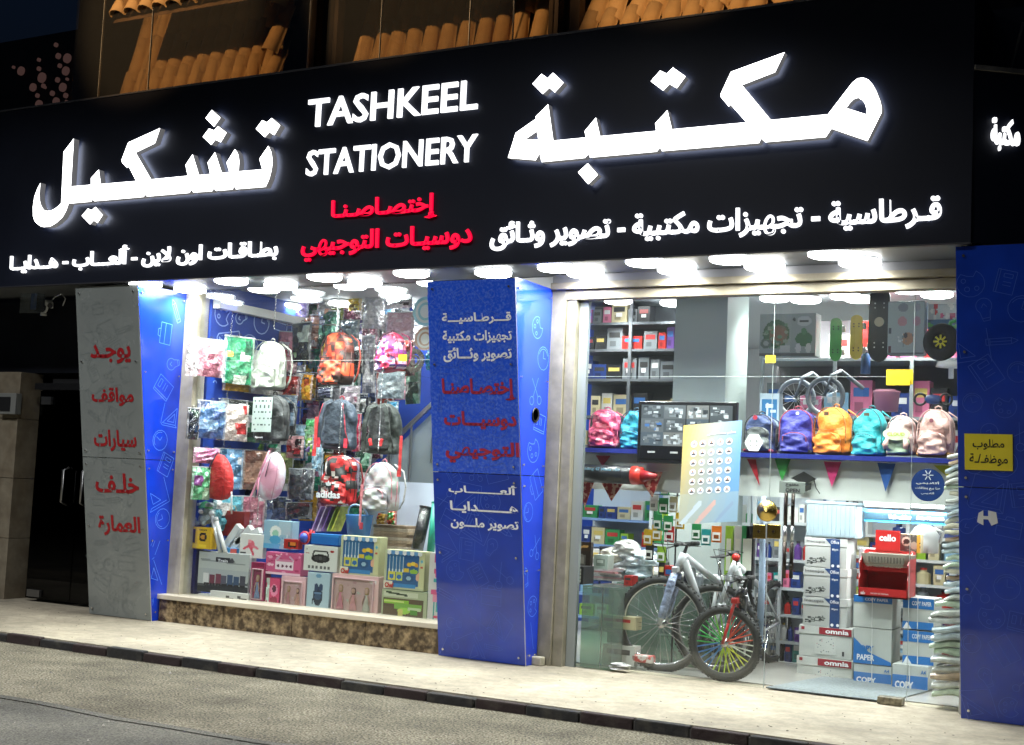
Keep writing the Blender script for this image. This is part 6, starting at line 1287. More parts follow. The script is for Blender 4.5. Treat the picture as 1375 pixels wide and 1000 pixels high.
pennant('blue pennant under the teal backpack', 1178, 1203, 621, 1189, 660, YP, '2858a4'); pennant('yellow green pennant at the right end of the bulkhead', 1253, 1281, 624, 1272, 640, YP, 'b8b830')
pennant('small red pennant left above the giant marker', 800, 820, 611, 809, 626, YP, 'a01c3c')
pennant('red lace patterned pennant at the left jamb', 776, 799, 643, 785, 682, .47, '8c1c20', True); pennant('red lace patterned pennant in the middle', 805, 840, 643, 821, 673, .47, '8c1c20', True); pennant('red lace patterned pennant behind the monitor', 852, 890, 632, 876, 668, .47, '8c1c20', True)
p = ony(1079, 646, YP); t = thing('graduation_sticker', 'black graduation cap sticker on the white bulkhead', 'sticker', p); K = mat('cap_black', (.02, .02, .02), .5)
G().prism([(-.1, .02), (0, .075), (.1, .02), (.0, -.025)], (0, 0, 0), EX, EZ, (0, -1, 0), .002).prism([(-.06, -.01), (0, -.04), (.06, -.01), (.06, -.06), (0, -.085), (-.06, -.06)], (0, .001, 0), EX, EZ, (0, -1, 0), .002).build('cap', K, t); G().tube([(.08, -.003, .02), (.1, -.003, -.05), (.13, -.003, -.09)], .004, 4).build('tassel', K, t)
p = ony(1246, 651, .3); r_ = 22/FPX*(p-CO).dot(CF); t = thing('round_sticker', 'round dark blue sticker with white Arabic writing by the right pillar', 'sticker', p)
G().lathe([(0, -.002), (r_, -.002), (r_, 0), (0, 0)], n=32, ax='y').build('disc', mat('sticker_blue', C('1c3c7c'), .4), t)
for s_, z0_, z1_, w0 in (('أكاديمي', .0, .22, .7), ('هنا بيع بطاقات', -.32, -.12, .75), ('أكاديمي', -.6, -.42, .4)): letter('lettering', s_, -r_*w0, r_*w0, r_*z0_, r_*z1_, (0, -.003, 0), EX, EZ, (0, -1, 0), TXW, t, .02, .0006)
for k in range(6): a = k*PI/3; G().obox((r_*.2*math.cos(a)-.0, -.003, r_*.6+r_*.2*math.sin(a)), (math.cos(a), 0, math.sin(a)), EY, (-math.sin(a), 0, math.cos(a)), r_*.12, .001, r_*.025).build('star_ray', TXW, t)
# banner below the tubes
a, c_ = ony(1160, 693, 1.3), ony(1276, 697, 1.3); t = thing('shelf_banner', 'blue curved shelf banner lettered Schneider below the tube lamps', 'banner', (a.x, 1.3, a.z)); Lb = c_.x-a.x
G().box(0, 0, -.04, Lb, .02, .06).build('board', mat('banner_blue', C('2874a8'), .4), t); G().box(0, -.003, -.02, Lb, -.001, .035).build('dark_band', mat('banner_dark', C('0c2430'), .4), t); letter('lettering', 'Schneider', Lb*.3, Lb*.56, -.008, .026, (0, -.004, 0), EX, EZ, (0, -1, 0), TXW, t, .01, .0006); letter('lettering', 'Slider Memo XB', Lb*.62, Lb*.93, -.004, .022, (0, -.004, 0), EX, EZ, (0, -1, 0), TXW, t, .0, .0006)

# ---- stock racks behind, lit
def rackzone(label, pxl, pxr, Y, ys, m, kinds, cols, wr, names, hm):
    x0, x1 = ony(pxl, 750, Y).x, ony(pxr, 750, Y).x; zz = [ony((pxl+pxr)/2, y, Y).z for y in ys]
    shelving(label, x0, x1, Y, Y+.35, zz, m, 3, mat('pale_back_panel', (.5, .55, .6), .5))
    for z, nm_ in zip(zz, names): stock(nm_, x0+.02, x1-.02, Y+.02, z+.013, hm, kinds, wr, cols, .96)
    return x0, x1, zz
rackzone('blue and white shelving behind the counter', 776, 1000, 2.6, (702, 738, 772, 806, 838), BSH, ['carton', 'folder', 'packet', 'notebook'], ['white', 'pale blue', 'red', 'green', 'black', 'dark blue', 'lime', 'cream'], (.05, .16), ('highest blue shelf behind the counter', 'second blue shelf behind the counter', 'third blue shelf behind the counter', 'fourth blue shelf behind the counter', 'lowest blue shelf behind the counter'), .22)
rackzone('open rack of stationery left of the stacked paper cartons', 1012, 1084, 1.75, (702, 752, 790, 826, 862, 890), mat('pale_rack_board', (.45, .48, .5), .4), ['carton', 'packet', 'bottle', 'notebook'], ['white', 'pale blue', 'orange', 'red', 'dark blue', 'black', 'purple', 'pink', 'teal', 'grey'], (.035, .09), ('highest rack board by the handles', 'second rack board by the handles', 'third rack board by the handles', 'fourth rack board by the handles', 'fifth rack board by the handles', 'lowest rack board by the handles'), .2)
rackzone('white shelving right of the red display stand', 1140, 1300, 2.3, (722, 752, 785, 815, 850, 880), mat('white_rack_board', (.6, .62, .62), .4), ['carton', 'packet', 'bottle', 'folder'], ['white', 'pale blue', 'grey', 'cream', 'dark blue', 'red', 'lime'], (.07, .2), ('highest white shelf near the sticker', 'second white shelf near the sticker', 'third white shelf near the sticker', 'fourth white shelf near the sticker', 'fifth white shelf near the sticker', 'lowest white shelf near the sticker'), .2)
rackzone('wire shelving packed with small goods behind the bicycles', 872, 1004, 1.85, (700, 735, 768, 800, 835, 868), mat('pale_rack_board'), ['carton', 'packet', 'bottle', 'notebook'], ['white', 'pale blue', 'yellow', 'red', 'green', 'black', 'grey', 'cream', 'lime', 'orange'], (.04, .1), ('highest wire shelf behind the bicycles', 'second wire shelf behind the bicycles', 'third wire shelf behind the bicycles', 'fourth wire shelf behind the bicycles', 'fifth wire shelf behind the bicycles', 'lowest wire shelf behind the bicycles'), .2)
# green blister cards on a rack behind the bicycles
cr = thing('card_rack', 'black wire rack of green blister cards behind the bicycles', 'rack', ony(905, 790, .62)); g = G().cyl((0, 0, -.65), (0, 0, .95), .008, n=6)
for z in (.35, .55, .75, .92): g.cyl((-.22, 0, z), (.22, 0, z), .004, n=5)
g.build('stand', BLACK, cr); qb = random.Random(8)
for i, (cx, cy, c, s_) in enumerate(((893, 655, 'green', 'highest left'), (906, 652, 'white', 'highest middle'), (878, 676, 'white', 'second row left'), (891, 680, 'green', 'second row middle'), (904, 678, 'cream', 'second row right'), (883, 702, 'green', 'third row left'), (897, 704, 'green', 'third row middle'),
    (870, 722, 'yellow', 'above the white bicycle'), (882, 716, 'yellow', 'second yellow'), (899, 718, 'red', 'beside the yellow cards'), (935, 715, 'green', 'right of the handlebar'), (948, 722, 'teal', 'low right of the handlebar'), (913, 700, 'yellow', 'near the poster foot'), (962, 718, 'orange', 'under the poster'), (872, 742, 'black', 'low left of the stem'), (888, 745, 'lime', 'low middle'))):
    p = ony(cx, cy, .6); g = G(); g.cur = tuple(C(GC[c])); g.box(-.04, 0, -.06, .04, .006, .07); g.cur = (.75, .75, .72); g.box(-.03, -.012, -.045, .03, -.001, .02); g.cur = shade(tuple(C(GC[c])), .4); g.box(-.02, -.014, -.03, .02, -.0125, .0); g.cur = None
    tag(g.build('blister_card', PAINT, None, loc=p, rot=(0, 0, qb.uniform(-.3, .3))), '%s blister card on the wire rack, %s' % (c, s_), 'card')
for x_, c, s_ in ((978, 'lime', 'left'), (990, 'white', 'second'), (1000, 'green', 'third'), (1006, 'black', 'right')):
    x0, x1, z0, z1 = rect(x_-5, 706, x_+5, 792, .8); g = G(); g.cur = tuple(C(GC[c])); g.box(-(x1-x0)/2, 0, 0, (x1-x0)/2, .05, z1-z0); g.cur = (.7, .7, .6); g.box(-(x1-x0)*.3, -.003, (z1-z0)*.3, (x1-x0)*.3, -.001, (z1-z0)*.8); g.cur = None
    tag(g.build('tall_packet', PAINT, None, loc=((x0+x1)/2, .8, z0)), 'tall %s packet standing %s right of the kids bicycle bars' % (c, s_), 'packet')
sd_ = ony(1020, 800, .9)
t = thing('hanging_cloth', 'long pale blue cloth strip hanging left of the pull handles', 'cloth', ony(1019, 870, .8)); hh = ony(1019, 655, .8).z-ony(1019, 870, .8).z; G().tube([(0, 0, 0), (.01, 0, hh*.4), (-.005, .01, hh*.8), (0, 0, hh)], [.03, .028, .022, .02], 10, flat=.4).build('cloth', mat('pale_blue_cloth', (.35, .45, .6), .7, bump=.4), t, True)

# ---- glass counter left
cx0, cz = -4.66, ony(800, 788, .1).z; cx1 = ony(823, 800, .1).x
t = thing('glass_counter', 'green tinted glass counter at the left of the doorway', 'counter', (cx0, .1, .01)); wC = cx1-cx0; GG = glassmat('green_counter_glass', (.42, .62, .5), 1.0, .14)
G().box(0, 0, 0, wC, .008, cz-.02).build('front_glass', GG, t); G().box(0, 0, cz-.018, wC, .5, cz-.006).build('top_glass', GG, t); G().box(wC, 0, 0, wC+.008, .5, cz-.02).build('end_glass', GG, t); G().box(0, .02, cz*.45, wC, .48, cz*.45+.008).build('inner_shelf', GG, t); G().box(0, .5, 0, wC, .51, cz-.02).build('back_panel', mat('counter_back', (.3, .36, .32), .5), t)
G().box(wC*.66, -.003, 0, wC*.67, .009, cz-.02).build('glass_joint', STEEL, t)
t2 = thing('glass_counter', 'second glass counter standing further back behind the large bicycle wheel', 'counter', (cx0, .75, .01)); G().box(0, 0, 0, .72, .008, cz-.02).build('front_glass', GG, t2); G().box(0, 0, cz-.018, .72, .35, cz-.006).build('top_glass', GG, t2); G().box(.72, 0, 0, .728, .35, cz-.02).build('end_glass', GG, t2); G().box(0, .35, 0, .72, .36, cz-.02).build('back_panel', mat('counter_back', (.3, .36, .32), .5), t2)
for x_, y_, w_, h_, c, s_ in ((.1, .3, .28, .16, 'white', 'on the floor of the front counter'), (.06, .3, .32, .1, 'cream', 'on the inner shelf of the front counter'), (.3, .95, .3, .2, 'white', 'in the rear counter behind the bicycle wheel')):
    z_ = .02 if s_.find('shelf') < 0 else cz*.45+.02; tag(link('storage_carton', good('carton', w_, .12, h_, c), None, (cx0+x_+w_/2, y_, z_)), '%s storage carton %s' % (c, s_), 'carton')
ztop = .01+cz-.004
# things on the counter
stock('front glass counter top', cx0+.2, cx1-.02, .42, ztop, .12, ['carton', 'packet'], (.05, .1), ['white', 'cream', 'black', 'red'])
stock('rear glass counter top', cx0+.02, cx0+.7, .92, ztop, .2, ['carton', 'packet', 'bottle'], (.04, .09), ['white', 'yellow', 'pale blue', 'red', 'grey', 'black'])
x0, x1, z0, z1 = rect(750, 761, 783, 785, .14); t = thing('keypad_box', 'black box with a grid of pale keys on the counter', 'box', (x0, .14, ztop)); h = z1-z0
G().box(0, 0, 0, x1-x0, .2, h).build('case', BLACK, t, bevel=.004)
for i in range(6):
    for j in range(4): G().box((x1-x0)*(.06+i*.15), -.006, h*(.12+j*.2), (x1-x0)*(.06+i*.15)+.022, -.001, h*(.12+j*.2)+.022).build('key', mat('pale_key', (.6, .6, .5), .4), t)
carton('dark brown printed box standing behind the keypad box', (763, 727, 793, 766), .34, Pic(28, 36, '2c2018').r(.05, .04, .95, .3, '3c2818').e(.2, .12, .1, .06, 'b06030').l(.35, .2, .85, .14, .04, 'c89858').r(.2, .45, .8, .8, '6c6a64').e(.5, .5, .2, .1, '88847c').r(.28, .55, .72, .75, '9a968c').r(.1, .88, .7, .93, 'a0805c'), .05, '281c14', cat='box')
carton('pale appliance box right of the dark brown box', (797, 745, 816, 764), .4, Pic(16, 14, 'a8b4ac').r(.2, .3, .8, .8, '7c8880').r(.3, .4, .7, .6, 'c0c8c0'), .12, 'a0a8a0', cat='box')
for k in range(7):
    p = ony(812, 783-k*3.3, .95); g = G(); qn = random.Random(k); wv = qn.uniform(.19, .22); g.box(-wv, -.14, 0, wv, .14, .014)
    o = g.build('magazine', mat('magazine_%d' % k, ((.45, .42, .4), (.5, .3, .32), (.38, .4, .4), (.55, .5, .48), (.42, .2, .2), (.5, .48, .5), (.52, .4, .42))[k], .4, nz=.25, nsc=25), None, loc=(p.x, .95, ztop+.0155*k), rot=(0, 0, qn.uniform(-.2, .2)))
    tag(o, 'folded magazine %s in the pile on the counter' % ('lowest', 'second lowest', 'third lowest', 'in the middle', 'third from the top', 'second from the top', 'topmost')[k], 'magazine')
qn = random.Random(77)
for k, (px, py, s_, c) in enumerate(((832, 765, 'beside the magazine pile', (.5, .55, .55)), (848, 752, 'highest on the counter', (.6, .65, .68)), (858, 768, 'in front of the white bicycle stem', (.45, .55, .6)), (842, 738, 'behind the heap', (.55, .56, .54)), (868, 752, 'against the bicycle', (.5, .6, .66)), (824, 748, 'over the appliance box', (.62, .6, .5)))):
    p = ony(px, py, .95); t = thing('plastic_bag', 'crumpled clear plastic bag of goods '+s_, 'bag', (p.x, .95, max(ztop, p.z-.05))); g = bagform(.24, .14, .2, .6, k+60, .014)
    o = g.build('body', mat('crumpled_clear_bag_%d' % k, c, .18, coat=.8, bump=1, bsc=16, bd=.05, nz=.35, nsc=10), t, True); weld(o); subs(o)
for px, py, c, s_ in ((800, 712, 'white', 'left of the lit blue shelves'), (812, 720, 'black', 'beside the blue shelf post'), (826, 712, 'green', 'left behind the bags'), (840, 706, 'white', 'behind the blister cards'), (850, 722, 'pale blue', 'low behind the heap')):
    p = ony(px, py, 1.2); 
    tag(link('desk_box', good('carton', .1, .12, .14, c), None, (p.x, 1.2, .74)), '%s small box on the desk %s' % (c, s_), 'box')
tdk = thing('service_desk', 'white service desk behind the glass counter', 'desk', (-4.9, 1.15, 0)); G().box(0, 0, .7, 1.05, .5, .735).build('desk_top', WHITE, tdk, bevel=.003); G().box(.02, .02, 0, 1.03, .05, .695).build('front_panel', mat('desk_front', (.45, .5, .52), .5), tdk)

# =================================================================== BICYCLES
TY = mat('tyre_rubber', (.022, .023, .022), .7, bump=.3, bsc=90)
ALU = mat('polished_alloy', (.6, .6, .6), .22, metal=1)
def wheel(par, c, r_, tr_, n_sp=28, spm=None, knob=True, ax=(0, 1, 0), rimm=None):
    c = Vector(c); ax = Vector(ax).normalized(); u = ax.cross(EZ).normalized(); v = ax.cross(u); Rt = r_-tr_
    g = G().torus(c, Rt, tr_, 56, 10, ax)
    if knob:
        for k in range(72):
            a = 2*PI*k/72; d = u*math.cos(a)+v*math.sin(a); tt = v*math.cos(a)-u*math.sin(a)
            for s_ in ((-1, 1) if k % 2 else (0,)): g.obox(c+d*(r_-.002)+ax*(s_*tr_*.55), d, tt, ax, .005, .009, tr_*.25)
    link('wheel', g.mesh('wheel', TY), par); 
    w_ = par.children[-1] if False else [o for o in bpy.data.objects if o.parent == par and o.name.startswith('wheel')][-1]
    for p_ in w_.data.polygons: p_.use_smooth = True
    G().torus(c, Rt-tr_*.9, tr_*.38, 48, 6, ax, 1.3).build('rim', rimm or ALU, w_, True)
    G().cyl(c-ax*.035, c+ax*.035, .018, n=12).cyl(c-ax*.03, c-ax*.024, .034, n=14).cyl(c+ax*.024, c+ax*.03, .034, n=14).build('hub', ALU, w_, True)
    for k in range(n_sp):
        a = 2*PI*k/n_sp; a2 = a+.32*(1 if k % 2 else -1); s_ = 1 if k % 4 < 2 else -1
        p0 = c+ax*(s_*.027)+(u*math.cos(a2)+v*math.sin(a2))*.03; p1 = c+(u*math.cos(a)+v*math.sin(a))*(Rt-tr_*.9)
        m = spm[int(k/n_sp*len(spm))] if spm else ALU
        G().cyl(p0, p1, .0052 if spm else .0022, n=5).build('spoke', m, w_)
    return w_
def bicycle(label, hub, r_, tr_, steer, body, framec, forkc, spm=None, head=None, hb=.3, wrap=False, wb=1.02, rear=True, rimm=None, sus=True, seat=True, knob=True):
    """front hub place, steering and frame headings (degrees from +x)"""
    hx, hy = hub; t = thing('bicycle', label, 'bicycle', (hx, hy, 0), rz=0); sa, ba = R(steer), R(body)
    S = Vector((math.cos(sa), math.sin(sa), 0)); B = Vector((math.cos(ba), math.sin(ba), 0)); SN = Vector((-S.y, S.x, 0)); BN = Vector((-B.y, B.x, 0)); H = Vector((0, 0, r_))
    wheel(t, H, r_, tr_, 28 if not spm else 32, spm, knob, SN, rimm)
    crown = H+S*(r_*.30)+EZ*(r_*1.16); ht = crown+S*.05+EZ*(.13 if r_ > .3 else .1)
    fm, km = framec, forkc
    for s_ in (-1, 1):
        a = H+SN*(s_*.062); c_ = crown+SN*(s_*.062)
        G().tube([a, a+(c_-a)*.5], .019 if sus else .012, 10).build('fork_leg', km, t, True); G().tube([a+(c_-a)*.48, c_], .015 if sus else .013, 10).build('fork_stanchion', km if not wrap else mat('white_fork', (.6, .62, .64), .3), t, True)
        if wrap: 
            G().tube([a+(c_-a)*q_ for q_ in (.12, .3, .5, .7, .92)], [.03, .036, .033, .037, .028], 10).build('bubble_wrap', mat('wrapped_film_blue', (.3, .36, .52), .2, nz=.3, nsc=20, bump=1, bsc=26, coat=.6, bd=.03), t, True)
    G().obox(crown, SN, S, EZ, .085, .025, .022).build('fork_crown', km, t, bevel=.008)
    G().tube([crown, ht], .034, 12).build('head_tube', fm, t, True)
    st = ht+S*.02+EZ*.06; G().tube([ht, st, st-S*.05+EZ*.01], .016, 8).build('stem', BLACK, t, True); st = st-S*.05+EZ*.01
    G().tube([st-SN*hb+S*.05, st-SN*hb*.5+EZ*.0, st, st+SN*hb*.5, st+SN*hb+S*.05], .0125, 8).build('handlebar', BLACK, t, True)
    for s_ in (-1, 1):
        e0 = st+SN*(s_*hb)+S*.05; G().tube([e0, e0-SN*(s_*.11)-S*.02], .018, 10).build('grip', BRUB, t, True)
        G().tube([e0-SN*(s_*.13), e0-SN*(s_*.08)-S*.06-EZ*.02, e0-SN*(s_*.0)-S*.07-EZ*.03], .006, 6).build('brake_lever', BLACK, t, True)
        G().tube([e0-SN*(s_*.14), st-S*.14+SN*(s_*.08)+EZ*.02, crown-S*.07+EZ*.02, crown+S*.02], .0035, 5).build('cable', BLACK, t, True)
    # frame behind the head tube
    bb = H*0+crown*0+Vector((0, 0, r_*.82))+S*(r_*.3)+B*(wb*.5); rh = Vector((0, 0, r_))+S*(r_*.1)+B*wb; stt = bb+B*(.14)+EZ*(r_*1.15)
    G().tube([ht-EZ*.06, bb], .034, 10).build('down_tube', fm, t, True); G().tube([ht-EZ*.02, stt-EZ*.06], .028, 10).build('top_tube', fm, t, True); G().tube([bb, stt], .017, 10).build('seat_tube', fm, t, True)
    if rear:
        for s_ in (-1, 1): G().tube([bb+BN*(s_*.03), rh+BN*(s_*.06)], .01, 8).build('chain_stay', fm, t, True); G().tube([stt-EZ*.08+BN*(s_*.02), rh+BN*(s_*.06)], .009, 8).build('seat_stay', fm, t, True)
        wheel(t, rh, r_, tr_, 24, spm, knob, BN, rimm)
    G().lathe([(.0, -.004), (.085, -.003), (.085, .003), (0, .004)], (0, 0, 0), 24, 'y')
    G().torus(bb+BN*-.05, .075, .008, 24, 5, BN).cyl(bb-BN*.07, bb+BN*.07, .018, n=10).build('chainring', STEEL, t, True)
    for s_, dz in ((-1, -1), (1, 1)): G().tube([bb+BN*(s_*.07), bb+BN*(s_*.08)+B*(.05*dz)-EZ*(.15*dz)], .01, 6).build('crank', ALU, t, True); G().obox(bb+BN*(s_*.12)+B*(.05*dz)-EZ*(.15*dz), B, BN, EZ, .04, .035, .01).build('pedal', BLACK, t, bevel=.003)
    if seat:
        G().tube([stt, stt+EZ*.14], .013, 8).build('seat_post', ALU, t, True)
        sd2 = G().lathe([(0, -.14), (.025, -.12), (.03, -.02), (.07, .08), (.06, .13), (0, .14)], n=14, ax='y'); sd2.v = [tuple(stt+EZ*.16+B*y+BN*x+EZ*(z*.35)) for x, y, z in sd2.v]; sd2.build('saddle', BLACK, t, True)
    return t
WF = mat('white_bicycle_paint', (.55, .58, .6), .25, coat=.6); 
bicycle('large white mountain bicycle with film wrapped fork, nearest the counter', (-4.08, .36), .375, .03, 4, 80, WF, mat('silver_fork', (.55, .57, .6), .3, metal=.5), wrap=True, hb=.29)
bicycle('white bicycle parked behind between the two others', (-3.74, .64), .35, .028, 6, 84, mat('pearl_white_paint', (.62, .65, .66), .2, coat=.7), WF, hb=.27)
RB = [mat('spoke_'+c, C(c), .4) for c in ('b8c838', '70b838', '28a040', '38b090', 'd05030', 'd0d8c8', 'c8d040', 'a8c838', '4880b8', '3870b0')]
RB = [MATS['spoke_'+c] for c in ('d0d8c8', 'c8d040', 'b8c838', 'a8c838', '4880b8', '3870b0', '28a040', '28a040', '70b838', '38b090', 'd05030', 'd05030')]
bicycle('kids bicycle with a red fork and rainbow spokes nearest the glass', (-3.52, .26), .285, .028, 3, 106, mat('black_bicycle_paint', (.02, .02, .022), .25, coat=.5), mat('red_fork_paint', (.45, .015, .01), .3, coat=.5), spm=RB, hb=.2, sus=False, wb=.82, rimm=mat('black_rim2', (.05, .05, .05), .3))
p = ony(988, 748, .2); t = thing('bicycle_light', 'small red bicycle reflector above the rainbow wheel', 'light', p); G().lathe([(0, -.02), (.028, -.015), (.03, .01), (0, .02)], n=12, ax='y').build('lens', mat('red_lens', (.6, .03, .02), .2), t, True); G().cyl((0, .01, 0), (.0, .03, -.06), .006, n=6).build('clamp', BLACK, t)
t = thing('red_parcel', 'small red printed parcel on the floor inside the big wheel', 'parcel', ony(861, 890, .3)); G().box(-.09, 0, 0, .09, .08, .06).build('body', mat('parcel_red', (.45, .04, .03), .4, col2=(.65, .6, .58), nsc=18, edge=(.45, .5)), t, bevel=.01)
t = thing('paper_scrap', 'crumpled white paper on the floor beside the big wheel', 'paper', ony(833, 898, .12)); o = bagform(.16, .05, .1, .6, 4, .02).build('body', mat('scrap', (.6, .6, .58), .6, bump=.6, bsc=20), t, True); weld(o)

# =================================================================== CARTONS, CRATE, DISPLAY STAND
OMN = mat('omnia_red', C('8c1828'), .45); INK = mat('dark_ink', (.03, .03, .035), .5); NVY = mat('navy_ink', C('1c3c6c'), .45); CBL = mat('copy_blue', C('1c6cb4'), .45)
def ycarton(label, bb, Y, extra, side='b8bcb8', d=.3, cat='carton', base=None):
    return carton(label, bb, Y, base, d, side, cat=cat, nm='paper_carton', extra=extra)
def lid(t, w_, h):
    G().box(-w_/2-.004, -.004, h*.74, w_/2+.004, .302, h+.003).build('lid', mat('carton_lid', C('c0c4c0'), .5, nz=.05), t, bevel=.002)
def inac(t, w_, h):
    lid(t, w_, h); y = -.0055
    G().prism([(w_*.12, h*.0), (w_*.34, 0), (w_*.34, h), (-w_*.02, h), (w_*.12, h*.8)], (0, y, 0), EX, EZ, (0, -1, 0), .001).build('navy_print', NVY, t)
    letter('lettering', 'Inacopia', -w_*.46, -w_*.02, h*.82, h*.94, (0, y, 0), EX, EZ, (0, -1, 0), INK, t, .0, .0008)
    letter('lettering', 'Office', w_*.12, w_*.32, h*.84, h*.95, (0, y-.002, 0), EX, EZ, (0, -1, 0), TXW, t, .01, .0008); letter('lettering', '80gsm', w_*.16, w_*.3, h*.6, h*.68, (0, y-.002, 0), EX, EZ, (0, -1, 0), TXW, t, .01, .0008)
    g = G(); picg(g, Pic(30, 20, 'b4b8b4').speck(16, ['404844', '707874', '282c2c', '888c88'], 9, .05, .35, .95, .9, .09).l(.05, .8, .9, .6, .03, '303434').l(.1, .5, .9, .4, .02, '585c5c'), (-w_*.46, y, h*.04), EX, EZ, w_*.5, h*.5); g.build('picture_print', PAINT, t)
    for k in (0, 1): G().lathe([(0, -.001), (.012, -.001), (.012, 0), (0, 0)], (w_*.18+k*.045, y-.002, h*.1), 10, 'y').build('round_mark', TXW, t)
def omn(t, w_, h):
    lid(t, w_, h); y = -.0055
    G().box(-w_*.12, y-.001, h*.76, w_*.49, y, h*.985).build('red_label', OMN, t); letter('lettering', 'omnia', w_*.0, w_*.44, h*.8, h*.95, (0, y-.002, 0), EX, EZ, (0, -1, 0), TXW, t, .03, .001)
    g = G(); picg(g, Pic(22, 20, 'bcc0bc').speck(30, ['888c88', 'a87880', '707c88', '606460'], 3, .1, .1, .9, .9, .035), (-w_*.2, -.003, h*.1), EX, EZ, w_*.4, h*.6); g.build('dotted_print', PAINT, t)
    G().box(w_*.32, -.004, h*.1, w_*.36, -.0015, h*.25).build('mark', INK, t); G().box(-w_*.46, y-.001, h*.87, -w_*.4, y, h*.97).build('red_mark', OMN, t)
YS = 1.15
for bb, ex, s_ in (((1081, 723, 1137, 763), inac, 'topmost of three with navy stripes'), ((1079, 763, 1137, 803), inac, 'middle of three with navy stripes'), ((1078, 803, 1137, 842), inac, 'lowest of three with navy stripes'), ((1073, 842, 1144, 883), omn, 'upper of two with a red label'), ((1070, 884, 1144, 926), omn, 'lower of two with a red label')):
    ycarton('white paper carton in the tall stack, '+s_, bb, YS, ex)
def copyb(kind):
    def f(t, w_, h):
        y = -.0035
        if kind == 0: G().box(-w_/2+.001, -.003, h*.78, w_/2-.001, -.001, h-.001).build('blue_band', CBL, t); letter('lettering', 'COPY PAPER', -w_*.2, w_*.4, h*.84, h*.93, (0, y, 0), EX, EZ, (0, -1, 0), TXW, t, .02, .0008)
        if kind == 1:
            G().prism([(-w_/2+.001, .001), (w_/2-.001, .001), (w_/2-.001, h*.1), (-w_*.1, h*.34), (-w_/2+.001, h*.72)], (0, -.001, 0), EX, EZ, (0, -1, 0), .002).build('blue_print', CBL, t)
            letter('lettering', 'COPY', -w_*.44, w_*.04, h*.36, h*.52, (0, y, 0), EX, EZ, (0, -1, 0), CBL, t, .04, .001); letter('lettering', 'PAPER', -w_*.4, w_*.06, h*.1, h*.26, (0, y, 0), EX, EZ, (0, -1, 0), TXW, t, .03, .001)
        if kind == 2:
            G().box(-w_/2+.001, -.003, .001, w_/2-.001, -.001, h*.62).build('blue_band', CBL, t); letter('lettering', 'COPY', -w_*.42, w_*.1, h*.12, h*.4, (0, y, 0), EX, EZ, (0, -1, 0), TXW, t, .04, .001); letter('lettering', 'A4', w_*.3, w_*.44, h*.7, h*.85, (0, y, 0), EX, EZ, (0, -1, 0), CBL, t, .02, .001)
        if kind == 3:
            G().box(-w_/2+.001, -.003, h*.66, w_/2-.001, -.001, h-.001).build('blue_band', CBL, t); G().box(-w_/2+.001, -.003, .001, w_/2-.001, -.001, h*.24).build('blue_band', CBL, t); letter('lettering', 'COPY PAPER', -w_*.2, w_*.42, h*.76, h*.9, (0, y, 0), EX, EZ, (0, -1, 0), TXW, t, .02, .0008)
            G().prism([(-w_*.48, .001), (-w_*.2, .001), (-w_*.36, h*.22)], (0, -.003, 0), EX, EZ, (0, -1, 0), .001).build('white_triangle', TXW, t)
        G().box(-.006, -.005, 0, .0, -.0038, h).build('packing_strap', WHITE, t)
    return f
for bb, k, Y, s_, dd in (((1146, 800, 1198, 843), 0, 1.0, 'topmost under the red display stand', .3), ((1146, 844, 1197, 892), 1, 1.0, 'second, with a blue diagonal', .3), ((1146, 893, 1197, 921), 2, 1.0, 'lowest of the left blue stack', .3), ((1198, 893, 1246, 930), 2, .9, 'lowest of the right blue stack', .3),
                     ((1212, 803, 1254, 845), 3, 1.0, 'topmost of the right blue stack', .3), ((1212, 847, 1254, 892), 3, 1.0, 'second of the right blue stack', .3)):
    ycarton('blue and white copy paper carton, '+s_, bb, Y, copyb(k), d=dd)
# ribbed crate with a plant
x0, x1, z0, z1 = rect(1083, 672, 1149, 722, YS); w_, h = x1-x0, z1-z0; t = thing('ribbed_crate', 'pale blue ribbed plastic crate on top of the tall carton stack', 'crate', (x0, YS, z0+.004)); CP = mat('pale_blue_plastic', C('98acb4'), .4, nz=.05)
G().box(0, 0, 0, w_, .3, h*.88).build('tub', CP, t, bevel=.006); G().box(-.012, -.012, h*.88, w_+.012, .312, h*.96).build('rim', CP, t, bevel=.006)
for k in range(11): G().box(w_*(k+.3)/11, -.007, .01, w_*(k+.7)/11, -.0005, h*.87).build('rib', CP, t)
for k in range(7): G().box(w_+.0005, .3*(k+.3)/7, .01, w_+.007, .3*(k+.7)/7, h*.87).build('rib', CP, t)
p = ony(1118, 672, 1.28); t = thing('potted_plant', 'small artificial green plant standing on the ribbed crate', 'plant', (p.x, 1.28, z0+h*.97)); G().lathe([(0, 0), (.03, 0), (.04, .05), (0, .05)], n=12).build('pot', WHITE, t, True); ql = random.Random(2); LG_ = mat('leaf_green', (.05, .16, .05), .5)
for k in range(16):
    a = ql.uniform(0, 2*PI); L = ql.uniform(.08, .22); d = Vector((math.cos(a)*.8, math.sin(a)*.5, ql.uniform(.3, 1))).normalized(); b0 = Vector((0, 0, .05)); G().tube([b0, b0+d*L*.6, b0+d*L], .0025, 4).build('stem', LG_, t)
    s2 = d.cross(EY).normalized()*.022; e_ = b0+d*L; G().add([e_-d*.03, e_+s2, e_+d*.04, e_-s2], [(0, 1, 2, 3)]).build('leaf', LG_, t)
t = thing('folded_carton', 'grey side of a carton stack behind the white paper cartons', 'carton', (ony(1152, 800, YS+.12).x, YS+.12, 0)); x0, x1, z0, z1 = rect(1139, 724, 1160, 842, YS+.2)
for k in range(3): G().box(0, 0, .32+k*.24, .16, .3, .32+k*.24+.235).build('carton', mat('greyish_card', (.4, .4, .43), .6), t, bevel=.003)
